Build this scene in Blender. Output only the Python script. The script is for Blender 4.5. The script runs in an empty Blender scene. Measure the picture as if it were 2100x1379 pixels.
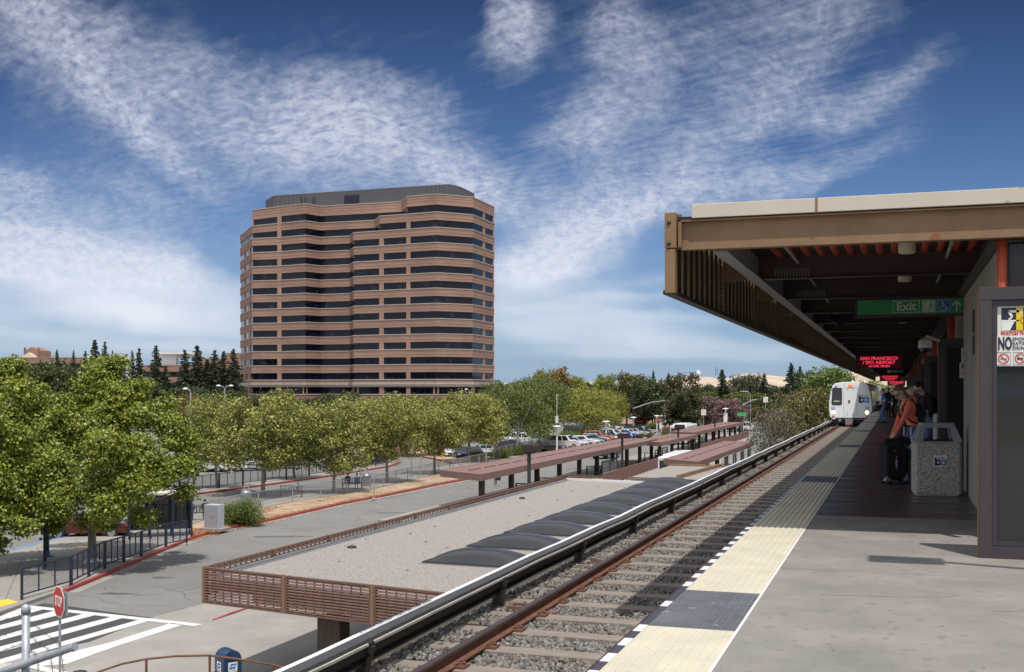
import bpy, bmesh, math, random
import numpy as np
from mathutils import Vector, Matrix, Euler
# ------------------------------------------------------------------ camera, world, sun
# world: X to the right of the track, Y along the track away from the viewer, Z up; platform top at z = 0
SC = bpy.context.scene
F, CX, HY, TH = 2360.0, 1050.0, 801.0, math.radians(18.51)
CT, ST = math.cos(TH), math.sin(TH)
EYE = 1.6
GZ = -6.7
cam_d = bpy.data.cameras.new('camera'); cam = bpy.data.objects.new('camera', cam_d)
SC.collection.objects.link(cam)
cam.location = (0, 0, EYE); cam.rotation_euler = (math.pi/2, 0, TH)
cam_d.sensor_width = 36; cam_d.lens = 36*F/2100; cam_d.shift_y = (HY-689.5)/2100
cam_d.clip_start = 0.1; cam_d.clip_end = 20000
SC.camera = cam
SC.view_settings.view_transform = 'Standard'; SC.view_settings.look = 'None'
SC.view_settings.exposure = 0.12; SC.view_settings.gamma = 1
SUNV = Vector((0.20, -0.33, 1.0)).normalized()
sun_d = bpy.data.lights.new('sun', 'SUN'); sun_d.energy = 3.75; sun_d.angle = math.radians(0.53); sun_d.color = (1, 0.955, 0.89)
sun = bpy.data.objects.new('sun', sun_d); SC.collection.objects.link(sun)
sun.rotation_euler = SUNV.to_track_quat('Z', 'Y').to_euler(); sun.location = (5, -10, 40)
W = bpy.data.worlds.new('World'); SC.world = W; W.use_nodes = True
nt = W.node_tree; N = nt.nodes; L = nt.links; N.clear()
def nn(t, **k):
    n = N.new(t)
    for a, b in k.items(): setattr(n, a, b)
    return n
def wm(op, a, b=None, c=None, clamp=False):
    n = nn('ShaderNodeMath', operation=op, use_clamp=clamp)
    for i, v in enumerate((a, b, c)):
        if v is None: continue
        if isinstance(v, (int, float)): n.inputs[i].default_value = v
        else: L.new(v, n.inputs[i])
    return n.outputs[0]
sky = nn('ShaderNodeTexSky', sky_type='NISHITA', sun_disc=False)
sky.sun_elevation = math.asin(SUNV.z); sky.sun_rotation = math.atan2(SUNV.x, SUNV.y)
sky.air_density = 1.0; sky.dust_density = 0.5; sky.ozone_density = 1.0; sky.altitude = 50
tc = nn('ShaderNodeTexCoord'); sep = nn('ShaderNodeSeparateXYZ'); L.new(tc.outputs['Generated'], sep.inputs[0])
dx, dy, dz = sep.outputs
fx = wm('ADD', wm('MULTIPLY', dx, CT), wm('MULTIPLY', dy, ST))      # to the right of a fixed heading
fy = wm('MAXIMUM', wm('SUBTRACT', wm('MULTIPLY', dy, CT), wm('MULTIPLY', dx, ST)), 0.05)
gu = wm('DIVIDE', fx, fy); ge = wm('DIVIDE', dz, fy)                 # tangent of bearing and of elevation
zc = wm('MAXIMUM', dz, 0.03)
pu = wm('DIVIDE', fx, zc); pv = wm('DIVIDE', fy, zc)                 # a high flat cloud layer seen in perspective
def noise(vec, scale, detail, rough, dist=0.0):
    n = nn('ShaderNodeTexNoise'); L.new(vec, n.inputs['Vector'])
    n.inputs['Scale'].default_value = scale; n.inputs['Detail'].default_value = detail
    n.inputs['Roughness'].default_value = rough; n.inputs['Distortion'].default_value = dist
    return n.outputs['Fac']
def comb(x, y, z=0.0):
    n = nn('ShaderNodeCombineXYZ')
    for i, v in enumerate((x, y, z)):
        if isinstance(v, (int, float)): n.inputs[i].default_value = v
        else: L.new(v, n.inputs[i])
    return n.outputs[0]
warp = wm('MULTIPLY', wm('SUBTRACT', noise(comb(gu, ge, 3.0), 5.0, 4, 0.6), 0.5), 0.16)
warp2 = wm('MULTIPLY', wm('SUBTRACT', noise(comb(gu, ge, 9.0), 5.0, 4, 0.6), 0.5), wm('MULTIPLY', wm('MINIMUM', wm('MAXIMUM', wm('MULTIPLY', ge, 6.0), 0.12), 1.0), 0.12))
gu2 = wm('ADD', gu, warp); ge2 = wm('ADD', ge, warp2)
CLOUDS = [(150,110,400,125,38,.85),(330,300,260,50,36,.55),(560,225,240,95,22,.62),(760,270,340,140,18,.80),(620,330,220,70,20,.5),(960,385,240,60,22,.8),
 (150,555,340,80,8,1.4),(60,520,260,60,4,1.2),(330,655,420,45,7,.95),(430,590,240,45,12,.5),(60,400,300,60,18,.55),(330,420,220,40,22,.4),(1060,50,85,120,-8,.8),(1290,110,95,180,-8,.72),(1225,285,115,80,-10,1.0),
 (1600,180,300,105,-38,.50),(1730,215,120,45,-18,.62),(1500,250,140,60,-40,.42),(1640,345,220,40,-20,.7),(1500,390,200,40,-25,.6),(1210,470,280,75,-26,1.0),(1100,560,190,60,-8,.85),(1120,500,170,40,-15,.8),(1180,670,280,55,3,.85),(1250,625,140,12,-2,.6),
 (1560,60,330,110,-25,.42),(1900,150,120,40,-25,.4),(820,60,240,70,20,.15),(1480,720,300,26,2,.6),(300,720,420,22,0,.5),(1380,410,160,45,-30,.6),(1100,645,300,16,-3,.30),(1350,590,220,22,-8,.35),(1420,665,260,14,2,.30),(1300,735,340,14,1,.32),(250,700,380,16,3,.40),(-350,350,420,160,20,.7),(-300,650,380,80,4,.8),(2500,300,420,110,-20,.5)]
acc = None
for (px, py, rx, ry, rot, st) in CLOUDS:
    u0 = (px-CX)/F; e0 = (HY-py)/F; r = math.radians(-rot); cr, sr = math.cos(r), math.sin(r)
    a = wm('SUBTRACT', gu2, u0); b = wm('SUBTRACT', ge2, e0)
    p = wm('DIVIDE', wm('ADD', wm('MULTIPLY', a, cr), wm('MULTIPLY', b, sr)), rx/F)
    q = wm('DIVIDE', wm('SUBTRACT', wm('MULTIPLY', b, cr), wm('MULTIPLY', a, sr)), ry/F)
    d = wm('ADD', wm('MULTIPLY', p, p), wm('MULTIPLY', q, q))
    m = wm('MULTIPLY', wm('POWER', 2.718, wm('MULTIPLY', d, -1.1)), st)
    acc = m if acc is None else wm('MAXIMUM', wm('MULTIPLY', wm('ADD', acc, m), 0.85), wm('MAXIMUM', acc, m))
rp = math.radians(38)
ru = wm('ADD', wm('MULTIPLY', pu, math.cos(rp)), wm('MULTIPLY', pv, math.sin(rp)))
rv = wm('SUBTRACT', wm('MULTIPLY', pv, math.cos(rp)), wm('MULTIPLY', pu, math.sin(rp)))
n1 = noise(comb(pu, pv, 0.0), 2.2, 9, 0.68, 0.5)
n2 = noise(comb(wm('MULTIPLY', ru, 14.0), wm('MULTIPLY', rv, 3.6), 1.0), 1.2, 6, 0.6, 0.2)
n4 = noise(comb(wm('MULTIPLY', pu, 9.0), wm('MULTIPLY', pv, 7.0), 7.0), 1.5, 5, 0.6, 0.2)
mott = noise(comb(wm('ADD', gu, wm('MULTIPLY', warp, 0.5)), wm('MULTIPLY', wm('ADD', ge, wm('MULTIPLY', warp2, 0.5)), 1.35), 2.0), 98.0, 5, 0.60, 0.0)
silk = noise(comb(wm('MULTIPLY', gu, 5.0), wm('MULTIPLY', wm('SUBTRACT', ge, wm('MULTIPLY', gu, -0.08)), 24.0), 4.0), 1.3, 6, 0.52, 0.25)
big = noise(comb(gu2, ge2, 6.0), 7.0, 5, 0.6, 0.4)
mw = wm('MULTIPLY', wm('SUBTRACT', ge, 0.07), 11.0, clamp=True)
sw = wm('SUBTRACT', 1.1, mw)
fib = noise(comb(wm('MULTIPLY', ru, 30.0), wm('MULTIPLY', rv, 7.0), 3.0), 1.0, 6, 0.62, 0.0)
rip = nn('ShaderNodeTexWave', wave_type='BANDS', bands_direction='X'); L.new(comb(wm('ADD', wm('MULTIPLY', rv, 1.0), wm('MULTIPLY', big, 1.6)), 0.0), rip.inputs[0]); rip.inputs['Scale'].default_value = 2.6; rip.inputs['Distortion'].default_value = 2.5; rip.inputs['Detail'].default_value = 3
den = wm('SUBTRACT', wm('MULTIPLY', acc, 0.90), 0.08)
den = wm('ADD', den, wm('MULTIPLY', wm('SUBTRACT', big, 0.5), wm('ADD', 0.45, wm('MULTIPLY', mw, 0.85))))
den = wm('ADD', den, wm('MULTIPLY', wm('MULTIPLY', wm('SUBTRACT', n2, 0.5), 0.55), mw))
den = wm('ADD', den, wm('MULTIPLY', wm('MULTIPLY', wm('SUBTRACT', silk, 0.5), 0.75), sw))
den = wm('MINIMUM', wm('MAXIMUM', den, 0.0), 1.0)
fine = wm('ADD', wm('MULTIPLY', wm('SUBTRACT', mott, 0.5), 2.2), wm('MULTIPLY', wm('SUBTRACT', fib, 0.5), 0.9))
fine = wm('ADD', fine, wm('MULTIPLY', wm('SUBTRACT', rip.outputs['Fac'], 0.5), 0.12))
cl = wm('MULTIPLY', den, wm('ADD', 0.92, wm('MULTIPLY', fine, mw)))
cov = wm('MULTIPLY', wm('MINIMUM', wm('MAXIMUM', cl, 0.0), 1.0), wm('MINIMUM', wm('MULTIPLY', acc, 2.0), wm('SUBTRACT', 0.93, wm('MULTIPLY', mw, 0.13))))
low = wm('SUBTRACT', 1.0, wm('MINIMUM', wm('MULTIPLY', wm('MAXIMUM', ge, 0.0), 12.0), 1.0))
hi = wm('MULTIPLY', wm('SUBTRACT', ge, 0.42), 5.0, clamp=True)               # white cloud cover added out of view, overhead and behind, to brighten the shade
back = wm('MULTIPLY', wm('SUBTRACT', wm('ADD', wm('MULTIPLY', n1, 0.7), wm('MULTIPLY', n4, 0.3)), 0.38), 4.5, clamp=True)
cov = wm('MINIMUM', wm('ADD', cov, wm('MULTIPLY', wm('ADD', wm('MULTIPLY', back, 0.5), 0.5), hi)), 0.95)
hsv = nn('ShaderNodeHueSaturation'); hsv.inputs['Saturation'].default_value = 1.12; hsv.inputs['Value'].default_value = 0.70
L.new(sky.outputs[0], hsv.inputs['Color'])
tint = nn('ShaderNodeMix', data_type='RGBA', blend_type='MULTIPLY'); tint.inputs[0].default_value = 1; L.new(hsv.outputs[0], tint.inputs[6]); tint.inputs[7].default_value = (0.60, 0.84, 1.27, 1)
pol = nn('ShaderNodeVectorMath', operation='SCALE'); L.new(tint.outputs[2], pol.inputs[0]); L.new(wm('MAXIMUM', wm('SUBTRACT', 1.04, wm('MULTIPLY', ge, 1.95)), 0.34), pol.inputs['Scale'])   # deep blue of a polarised sky away from the sun
hz = nn('ShaderNodeMix', data_type='RGBA'); L.new(wm('MULTIPLY', wm('POWER', 2.718, wm('MULTIPLY', wm('MAXIMUM', ge, 0.0), -13.0)), 0.85), hz.inputs[0]); L.new(pol.outputs[0], hz.inputs[6]); hz.inputs[7].default_value = (3.0, 4.0, 5.6, 1)
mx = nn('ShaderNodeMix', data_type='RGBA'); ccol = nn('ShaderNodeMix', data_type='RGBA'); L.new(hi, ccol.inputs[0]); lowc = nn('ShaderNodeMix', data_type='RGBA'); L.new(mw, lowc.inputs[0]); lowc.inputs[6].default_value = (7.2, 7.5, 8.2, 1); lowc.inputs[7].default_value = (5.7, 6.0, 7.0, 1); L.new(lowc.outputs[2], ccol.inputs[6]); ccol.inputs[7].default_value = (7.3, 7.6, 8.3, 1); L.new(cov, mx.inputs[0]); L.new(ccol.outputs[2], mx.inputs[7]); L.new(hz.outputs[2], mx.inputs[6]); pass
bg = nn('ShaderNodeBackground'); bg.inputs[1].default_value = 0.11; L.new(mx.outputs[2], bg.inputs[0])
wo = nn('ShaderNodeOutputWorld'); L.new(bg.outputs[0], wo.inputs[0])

# ------------------------------------------------------------------ helpers
R = math.radians
def C2W(xc, zc): return (xc*CT - zc*ST, xc*ST + zc*CT)
def G(px, py, z=GZ):
    zc_ = F*(EYE-z)/(py-HY); return C2W((px-CX)/F*zc_, zc_)
def AT(px, zc_): return C2W((px-CX)/F*zc_, zc_)
def ZD(x, y): return y*CT - x*ST
def HT(py, zc_): return EYE-(py-HY)/F*zc_
COL = SC.collection
def tag(o, label=None, cat=None, group=None, kind=None):
    if label: o['label'] = label
    if cat: o['category'] = cat
    if group: o['group'] = group
    if kind: o['kind'] = kind
    return o
def empty(name, loc=(0,0,0), rz=0, label=None, cat=None, group=None):
    o = bpy.data.objects.new(name, None); COL.objects.link(o); o.location = loc; o.rotation_euler = (0,0,rz); o.empty_display_size = .2
    return tag(o, label, cat, group)
KIDS = {}
def link(o, parent=None):
    COL.objects.link(o)
    if parent is not None:
        o.parent = parent; KIDS.setdefault(parent.name, []).append(o)
    return o
def copy_tree(o, parent=None):
    c = o.copy(); link(c, parent)
    for ch in list(KIDS.get(o.name, [])): copy_tree(ch, c)
    return c
def recolor(o, col):
    o.color = (*col, 1)
    for ch in KIDS.get(o.name, []): recolor(ch, col)
class MB:
    def __init__(s): s.v = []; s.f = []; s.m = []
    def add(s, vs, fs, mi=0):
        k = len(s.v); s.v += [tuple(v) for v in vs]; s.f += [tuple(i+k for i in f) for f in fs]; s.m += [mi]*len(fs); return s
    def box(s, x0, x1, y0, y1, z0, z1, mi=0):
        return s.add([(x0,y0,z0),(x1,y0,z0),(x1,y1,z0),(x0,y1,z0),(x0,y0,z1),(x1,y0,z1),(x1,y1,z1),(x0,y1,z1)],
          [(0,3,2,1),(4,5,6,7),(0,1,5,4),(1,2,6,5),(2,3,7,6),(3,0,4,7)], mi)
    def obox(s, c, size, rot=(0,0,0), mi=0):
        m = Euler(rot).to_matrix(); c = Vector(c); h = Vector(size)/2
        vs = [c + m @ Vector((sx*h.x, sy*h.y, sz*h.z)) for sz in (-1,1) for sx, sy in ((-1,-1),(1,-1),(1,1),(-1,1))]
        return s.add(vs, [(0,3,2,1),(4,5,6,7),(0,1,5,4),(1,2,6,5),(2,3,7,6),(3,0,4,7)], mi)
    def bar(s, a, b, w, h, mi=0, up=(0,0,1)):
        a = Vector(a); b = Vector(b); d = (b-a).normalized(); u = Vector(up)
        if abs(d.dot(u)) > .99: u = Vector((0,1,0))
        r = d.cross(u).normalized(); u = r.cross(d)
        q = [(-w/2,-h/2),(w/2,-h/2),(w/2,h/2),(-w/2,h/2)]
        vs = [a+r*i+u*j for i,j in q]+[b+r*i+u*j for i,j in q]
        return s.add(vs, [(0,3,2,1),(4,5,6,7),(0,1,5,4),(1,2,6,5),(2,3,7,6),(3,0,4,7)], mi)
    def tube(s, pts, rad, n=8, mi=0, cap=True):
        pts = [Vector(p) for p in pts]; m = len(pts); rs = rad if isinstance(rad, (list,tuple)) else [rad]*m
        vs = []; pr = None
        for i, p in enumerate(pts):
            d = (pts[min(i+1,m-1)]-pts[max(i-1,0)]).normalized()
            if pr is None: pr = d.cross(Vector((0,0,1)) if abs(d.z) < .9 else Vector((1,0,0))).normalized()
            else: pr = (pr - d*pr.dot(d)).normalized()
            q = d.cross(pr)
            vs += [p + (pr*math.cos(2*math.pi*k/n)+q*math.sin(2*math.pi*k/n))*rs[i] for k in range(n)]
        fs = [(i*n+k, i*n+(k+1)%n, (i+1)*n+(k+1)%n, (i+1)*n+k) for i in range(m-1) for k in range(n)]
        if cap: fs += [tuple(range(n-1,-1,-1)), tuple((m-1)*n+k for k in range(n))]
        return s.add(vs, fs, mi)
    def lathe(s, c, prof, n=16, mi=0, axis='Z'):
        c = Vector(c); vs = []
        for r_, z_ in prof:
            for k in range(n):
                a = 2*math.pi*k/n; x, y = r_*math.cos(a), r_*math.sin(a)
                vs.append(c + (Vector((x,y,z_)) if axis == 'Z' else Vector((x,-z_,y)) if axis == 'Y' else Vector((z_,x,y))))
        m = len(prof)
        fs = [(i*n+k, i*n+(k+1)%n, (i+1)*n+(k+1)%n, (i+1)*n+k) for i in range(m-1) for k in range(n)]
        fs += [tuple(range(n-1,-1,-1)), tuple((m-1)*n+k for k in range(n))]
        return s.add(vs, fs, mi)
    def prism(s, poly, z0, z1, mi=0):
        n = len(poly); a = sum(poly[i][0]*poly[(i+1)%n][1]-poly[(i+1)%n][0]*poly[i][1] for i in range(n))
        if a < 0: poly = poly[::-1]
        vs = [(p[0],p[1],z0) for p in poly]+[(p[0],p[1],z1) for p in poly]
        return s.add(vs, [tuple(range(n-1,-1,-1)), tuple(range(n,2*n))]+[(i,(i+1)%n,n+(i+1)%n,n+i) for i in range(n)], mi)
    def flat(s, poly, z, mi=0):
        n = len(poly); a = sum(poly[i][0]*poly[(i+1)%n][1]-poly[(i+1)%n][0]*poly[i][1] for i in range(n))
        if a < 0: poly = poly[::-1]
        return s.add([(p[0],p[1],z) for p in poly], [tuple(range(n))], mi)
    def strip(s, line, w0, w1, z0, z1, mi=0):
        """a kerb: polyline with cross-section from w0 to w1 sideways (left positive), z0..z1"""
        P = [Vector((p[0],p[1],0)) for p in line]; n = len(P); vs = []
        for i, p in enumerate(P):
            d = (P[min(i+1,n-1)]-P[max(i-1,0)]).normalized(); l = Vector((-d.y, d.x, 0))
            vs += [p+l*w0+Vector((0,0,z0)), p+l*w1+Vector((0,0,z0)), p+l*w1+Vector((0,0,z1)), p+l*w0+Vector((0,0,z1))]
        fs = [(0,1,2,3), tuple((n-1)*4+k for k in (3,2,1,0))]
        for i in range(n-1):
            a = i*4; b = a+4
            fs += [(a+k, b+k, b+(k+1)%4, a+(k+1)%4) for k in range(4)]
        return s.add(vs, fs, mi)
    def mesh(s, name, mats, smooth=False, bevel=0):
        me = bpy.data.meshes.new(name); me.from_pydata(s.v, [], s.f)
        for m in (mats if isinstance(mats, (list,tuple)) else [mats]): me.materials.append(m)
        me.polygons.foreach_set('material_index', s.m)
        if bevel or smooth or True:
            bm = bmesh.new(); bm.from_mesh(me)
            bmesh.ops.recalc_face_normals(bm, faces=bm.faces)
            if bevel:
                es = [e for e in bm.edges if len(e.link_faces) == 2 and e.calc_face_angle(0) > .6]
                bmesh.ops.bevel(bm, geom=es, offset=bevel, segments=2, affect='EDGES', profile=.6, clamp_overlap=True)
            bm.to_mesh(me); bm.free()
        if smooth: me.polygons.foreach_set('use_smooth', [True]*len(me.polygons))
        me.update(); return me
    def build(s, name, mats, parent=None, smooth=False, bevel=0, loc=None, rz=0):
        o = bpy.data.objects.new(name, s.mesh(name, mats, smooth, bevel)); link(o, parent)
        if loc is not None: o.location = loc
        if rz: o.rotation_euler = (0,0,rz)
        return o
def smooth_by_angle(o, a=0.6):
    me = o.data; bm = bmesh.new(); bm.from_mesh(me)
    for f in bm.faces: f.smooth = True
    for e in bm.edges:
        if len(e.link_faces) == 2 and e.calc_face_angle(0) > a: e.smooth = False
    bm.to_mesh(me); bm.free(); return o
def np_mesh(name, V, Fq, mats, mi=None, smooth=False):
    V = np.asarray(V, np.float32); Fq = np.asarray(Fq, np.int32); me = bpy.data.meshes.new(name)
    me.vertices.add(len(V)); me.vertices.foreach_set('co', V.ravel())
    k = Fq.shape[1]; me.loops.add(Fq.size); me.loops.foreach_set('vertex_index', Fq.ravel())
    me.polygons.add(len(Fq)); me.polygons.foreach_set('loop_start', np.arange(0, Fq.size, k, dtype=np.int32))
    me.polygons.foreach_set('loop_total', np.full(len(Fq), k, np.int32))
    for m in (mats if isinstance(mats, (list,tuple)) else [mats]): me.materials.append(m)
    if mi is not None: me.polygons.foreach_set('material_index', np.asarray(mi, np.int32))
    if smooth: me.polygons.foreach_set('use_smooth', np.ones(len(Fq), bool))
    me.update(calc_edges=True); return me
# ------------------------------------------------------------------ materials
def mat(name, col, rough=.7, var=.12, scale=6., bump=0., bscale=None, metal=0., spec=.5, detail=6, stretch=(1,1,1), col2=None, spots=0., sscale=30., scol=None,
        emit=None, estr=0., objcol=False, alpha=None, coat=0., rvar=0., trans=0.):
    m = bpy.data.materials.new(name); m.use_nodes = True; t = m.node_tree; n = t.nodes; l = t.links
    b = n['Principled BSDF']; b.inputs['Roughness'].default_value = rough; b.inputs['Metallic'].default_value = metal
    b.inputs['Specular IOR Level'].default_value = spec; b.inputs['Coat Weight'].default_value = coat
    if trans: b.inputs['Transmission Weight'].default_value = trans
    base = (*col, 1)
    src = None
    if objcol:
        oi = n.new('ShaderNodeObjectInfo'); src = oi.outputs['Color']
    if var or bump or spots or col2 or rvar:
        c = n.new('ShaderNodeTexCoord'); mp = n.new('ShaderNodeMapping'); mp.inputs['Scale'].default_value = stretch
        l.new(c.outputs['Object'], mp.inputs[0])
    if var or col2:
        nz = n.new('ShaderNodeTexNoise'); nz.inputs['Scale'].default_value = scale; nz.inputs['Detail'].default_value = detail; nz.inputs['Roughness'].default_value = .65
        l.new(mp.outputs[0], nz.inputs[0])
        rp_ = n.new('ShaderNodeMapRange'); rp_.inputs[1].default_value = .3; rp_.inputs[2].default_value = .7; l.new(nz.outputs[0], rp_.inputs[0])
        mxx = n.new('ShaderNodeMix'); mxx.data_type = 'RGBA'; l.new(rp_.outputs[0], mxx.inputs[0])
        if objcol:
            h1 = n.new('ShaderNodeMix'); h1.data_type = 'RGBA'; h1.blend_type = 'MULTIPLY'; h1.inputs[0].default_value = 1; l.new(src, h1.inputs[6]); h1.inputs[7].default_value = (1-var,)*3+(1,)
            l.new(h1.outputs[2], mxx.inputs[6]); l.new(src, mxx.inputs[7])
        else:
            mxx.inputs[6].default_value = (*[max(0,x*(1-var)) for x in col], 1); mxx.inputs[7].default_value = (*(col2 or [min(1,x*(1+var)) for x in col]), 1)
        src = mxx.outputs[2]
    if spots:
        nz = n.new('ShaderNodeTexNoise'); nz.inputs['Scale'].default_value = sscale; nz.inputs['Detail'].default_value = 2; l.new(mp.outputs[0], nz.inputs[0])
        r2 = n.new('ShaderNodeMapRange'); r2.inputs[1].default_value = 1-spots-.03; r2.inputs[2].default_value = 1-spots+.03; l.new(nz.outputs[0], r2.inputs[0])
        m2 = n.new('ShaderNodeMix'); m2.data_type = 'RGBA'; l.new(r2.outputs[0], m2.inputs[0])
        if src is not None: l.new(src, m2.inputs[6])
        else: m2.inputs[6].default_value = base
        m2.inputs[7].default_value = (*(scol or [x*.35 for x in col]), 1); src = m2.outputs[2]
    if src is not None: l.new(src, b.inputs['Base Color'])
    else: b.inputs['Base Color'].default_value = base
    if bump:
        nb = n.new('ShaderNodeTexNoise'); nb.inputs['Scale'].default_value = bscale or scale*4; nb.inputs['Detail'].default_value = 5; l.new(mp.outputs[0], nb.inputs[0])
        bp = n.new('ShaderNodeBump'); bp.inputs['Strength'].default_value = bump; bp.inputs['Distance'].default_value = .03; l.new(nb.outputs[0], bp.inputs['Height']); l.new(bp.outputs[0], b.inputs['Normal'])
    if rvar:
        nr = n.new('ShaderNodeTexNoise'); nr.inputs['Scale'].default_value = scale*1.7; nr.inputs['Detail'].default_value = 5; l.new(mp.outputs[0], nr.inputs[0])
        mr = n.new('ShaderNodeMapRange'); mr.inputs[1].default_value = .35; mr.inputs[2].default_value = .65; mr.inputs[3].default_value = rough-rvar; mr.inputs[4].default_value = rough+rvar
        l.new(nr.outputs[0], mr.inputs[0]); l.new(mr.outputs[0], b.inputs['Roughness'])
    if emit: b.inputs['Emission Color'].default_value = (*emit, 1); b.inputs['Emission Strength'].default_value = estr
    return m
def glass(name, col, rough=.04, alpha=.5):
    """pane: part clear, part glossy tint"""
    m = bpy.data.materials.new(name); m.use_nodes = True; t = m.node_tree; n = t.nodes; l = t.links
    b = n['Principled BSDF']; b.inputs['Base Color'].default_value = (*col,1); b.inputs['Roughness'].default_value = rough; b.inputs['Alpha'].default_value = alpha
    b.inputs['Specular IOR Level'].default_value = .7
    return m
def mesh_wire(name, col, pitch, wire, diag=True):
    """woven wire: a real see-through lattice in object space"""
    m = bpy.data.materials.new(name); m.use_nodes = True; t = m.node_tree; n = t.nodes; l = t.links
    b = n['Principled BSDF']; b.inputs['Base Color'].default_value = (*col,1); b.inputs['Roughness'].default_value = .5
    c = n.new('ShaderNodeTexCoord'); s = n.new('ShaderNodeSeparateXYZ'); l.new(c.outputs['Object'], s.inputs[0])
    def M(op, a, bb):
        q = n.new('ShaderNodeMath'); q.operation = op
        for i, v in enumerate((a, bb)):
            if isinstance(v, (int,float)): q.inputs[i].default_value = v
            else: l.new(v, q.inputs[i])
        return q.outputs[0]
    x, z = s.outputs[0], s.outputs[2]
    if diag: p, q = M('ADD', x, z), M('SUBTRACT', x, z)
    else: p, q = x, z
    a1 = M('LESS_THAN', M('FRACT', M('DIVIDE', p, pitch), 0), wire/pitch); a2 = M('LESS_THAN', M('FRACT', M('DIVIDE', q, pitch), 0), wire/pitch)
    l.new(M('MAXIMUM', a1, a2), b.inputs['Alpha'])
    return m
# ------------------------------------------------------------------ palette
M_ = {}
M_['asphalt'] = mat('asphalt', (.185,.18,.17), .9, .12, .3, .35, 60, spots=.30, sscale=1.1, scol=(.165,.16,.152))
M_['asphalt_dark'] = mat('asphalt_dark', (.052,.053,.057), .85, .15, 1.2, .3, 60)
M_['conc_side'] = mat('conc_side', (.285,.268,.24), .9, .14, .5, .25, 40, spots=.30, sscale=2.2, scol=(.28,.26,.235))
M_['conc_plat'] = mat('conc_plat', (.222,.204,.186), .75, .20, 1.2, .25, 110, spots=.36, sscale=9, scol=(.185,.17,.156), rvar=.12)
M_['conc_wall'] = mat('conc_wall', (.36,.34,.30), .85, .22, 2.2, .5, 9, stretch=(1,1,.18), detail=8)
M_['paint'] = mat('paint', (.58,.58,.57), .7, .10, 1.5, spots=.33, sscale=6, scol=(.5,.5,.5))
M_['red_paint'] = mat('red_paint', (.33,.055,.045), .7, .25, 1.5, spots=.36, sscale=5, scol=(.34,.17,.14))
M_['blue_paint'] = mat('blue_paint', (.12,.25,.5), .7, .2, 3)
M_['yellow_paint'] = mat('yellow_paint', (.75,.5,.06), .7, .1, 3)
M_['dirt'] = mat('dirt', (.37,.275,.185), .95, .3, .35, .6, 14, spots=.40, sscale=1.3, scol=(.30,.17,.09))
M_['litter'] = mat('litter', (.36,.15,.05), .9, .4, 5)
M_['gravel_roof'] = mat('gravel_roof', (.315,.288,.258), .95, .30, 20, .9, 30, spots=.42, sscale=18, scol=(.18,.16,.14))
M_['ballast'] = mat('ballast', (.21,.195,.175), .95, .35, 14, 1.0, 25, spots=.42, sscale=22, scol=(.08,.075,.07))
M_['ground'] = mat('ground', (.16,.14,.09), .95, .3, .02, 0)
M_['hill'] = mat('hill', (.48,.38,.28), .95, .22, .008, 0, detail=9)
M_['tie'] = mat('tie', (.23,.195,.165), .9, .22, 3, .3, 30, stretch=(1,3,1))
M_['rust'] = mat('rust', (.145,.062,.038), .8, .35, 5, .2, 40)
M_['railtop'] = mat('railtop', (.10,.065,.052), .36, .3, 4, metal=.5)
M_['brown'] = mat('brown', (.235,.145,.075), .55, .16, 2.5, .1, 30, spots=.30, sscale=4, scol=(.24,.09,.035))
M_['brown_dark'] = mat('brown_dark', (.030,.019,.015), .55, .2, 3)
M_['brown_roof'] = mat('brown_roof', (.205,.118,.100), .7, .10, 1.2)
M_['louver'] = mat('louver', (.30,.17,.13), .6, .2, 4)
M_['lframe'] = mat('lframe', (.16,.09,.065), .6, .2, 4)
M_['maroon'] = mat('maroon', (.06,.026,.026), .5, .2, 2)
M_['deck'] = mat('deck', (.035,.022,.022), .8, .2, 2)
M_['orange'] = mat('orange', (.42,.075,.028), .5, .15, 3)
M_['cream'] = mat('cream', (.58,.52,.43), .6, .07, 1.5, .05, 20, spots=.27, sscale=5, scol=(.42,.36,.28))
M_['steel'] = mat('steel', (.33,.34,.36), .45, .12, 4, metal=.7)
M_['galv'] = mat('galv', (.36,.38,.42), .5, .2, 9, .1, 30, metal=.35, spots=.30, sscale=7, scol=(.24,.13,.08))
M_['grey_paint'] = mat('grey_paint', (.33,.34,.36), .5, .08, 3)
M_['purple'] = mat('purple', (.052,.038,.046), .38, .12, 2, spec=.6)
M_['purple_dark'] = mat('purple_dark', (.045,.036,.048), .4, .15, 2)
M_['black'] = mat('black', (.012,.012,.014), .5, 0)
M_['dark'] = mat('dark', (.03,.03,.033), .55, .2, 5)
M_['white'] = mat('white', (.78,.78,.79), .35, .03, 2, coat=.2)
M_['train_white'] = mat('train_white', (.74,.75,.77), .35, .05, 1.2, coat=.2, spots=.36, sscale=2.5, scol=(.60,.60,.61), stretch=(2.5,1,.5))
M_['white_old'] = mat('white_old', (.72,.72,.71), .5, .10, 1.5, spots=.28, sscale=8, scol=(.35,.34,.33))
M_['terrazzo'] = mat('terrazzo', (.62,.60,.56), .8, .1, 8, .5, 90, spots=.46, sscale=95, scol=(.13,.125,.12))
M_['blue_steel'] = mat('blue_steel', (.018,.030,.065), .45, .15, 3)
M_['blue_box'] = mat('blue_box', (.012,.04,.10), .35, .3, 6, spots=.27, sscale=8, scol=(.12,.2,.3))
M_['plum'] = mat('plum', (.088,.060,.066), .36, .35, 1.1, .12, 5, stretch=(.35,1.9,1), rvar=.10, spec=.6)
M_['plat_dark'] = mat('plat_dark', (.20,.175,.17), .5, .2, .8, .08, 60, rvar=.12)
M_['tile_y'] = mat('tile_y', (.52,.475,.37), .7, .10, 2.5, spots=.30, sscale=5, scol=(.52,.44,.30))
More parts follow.
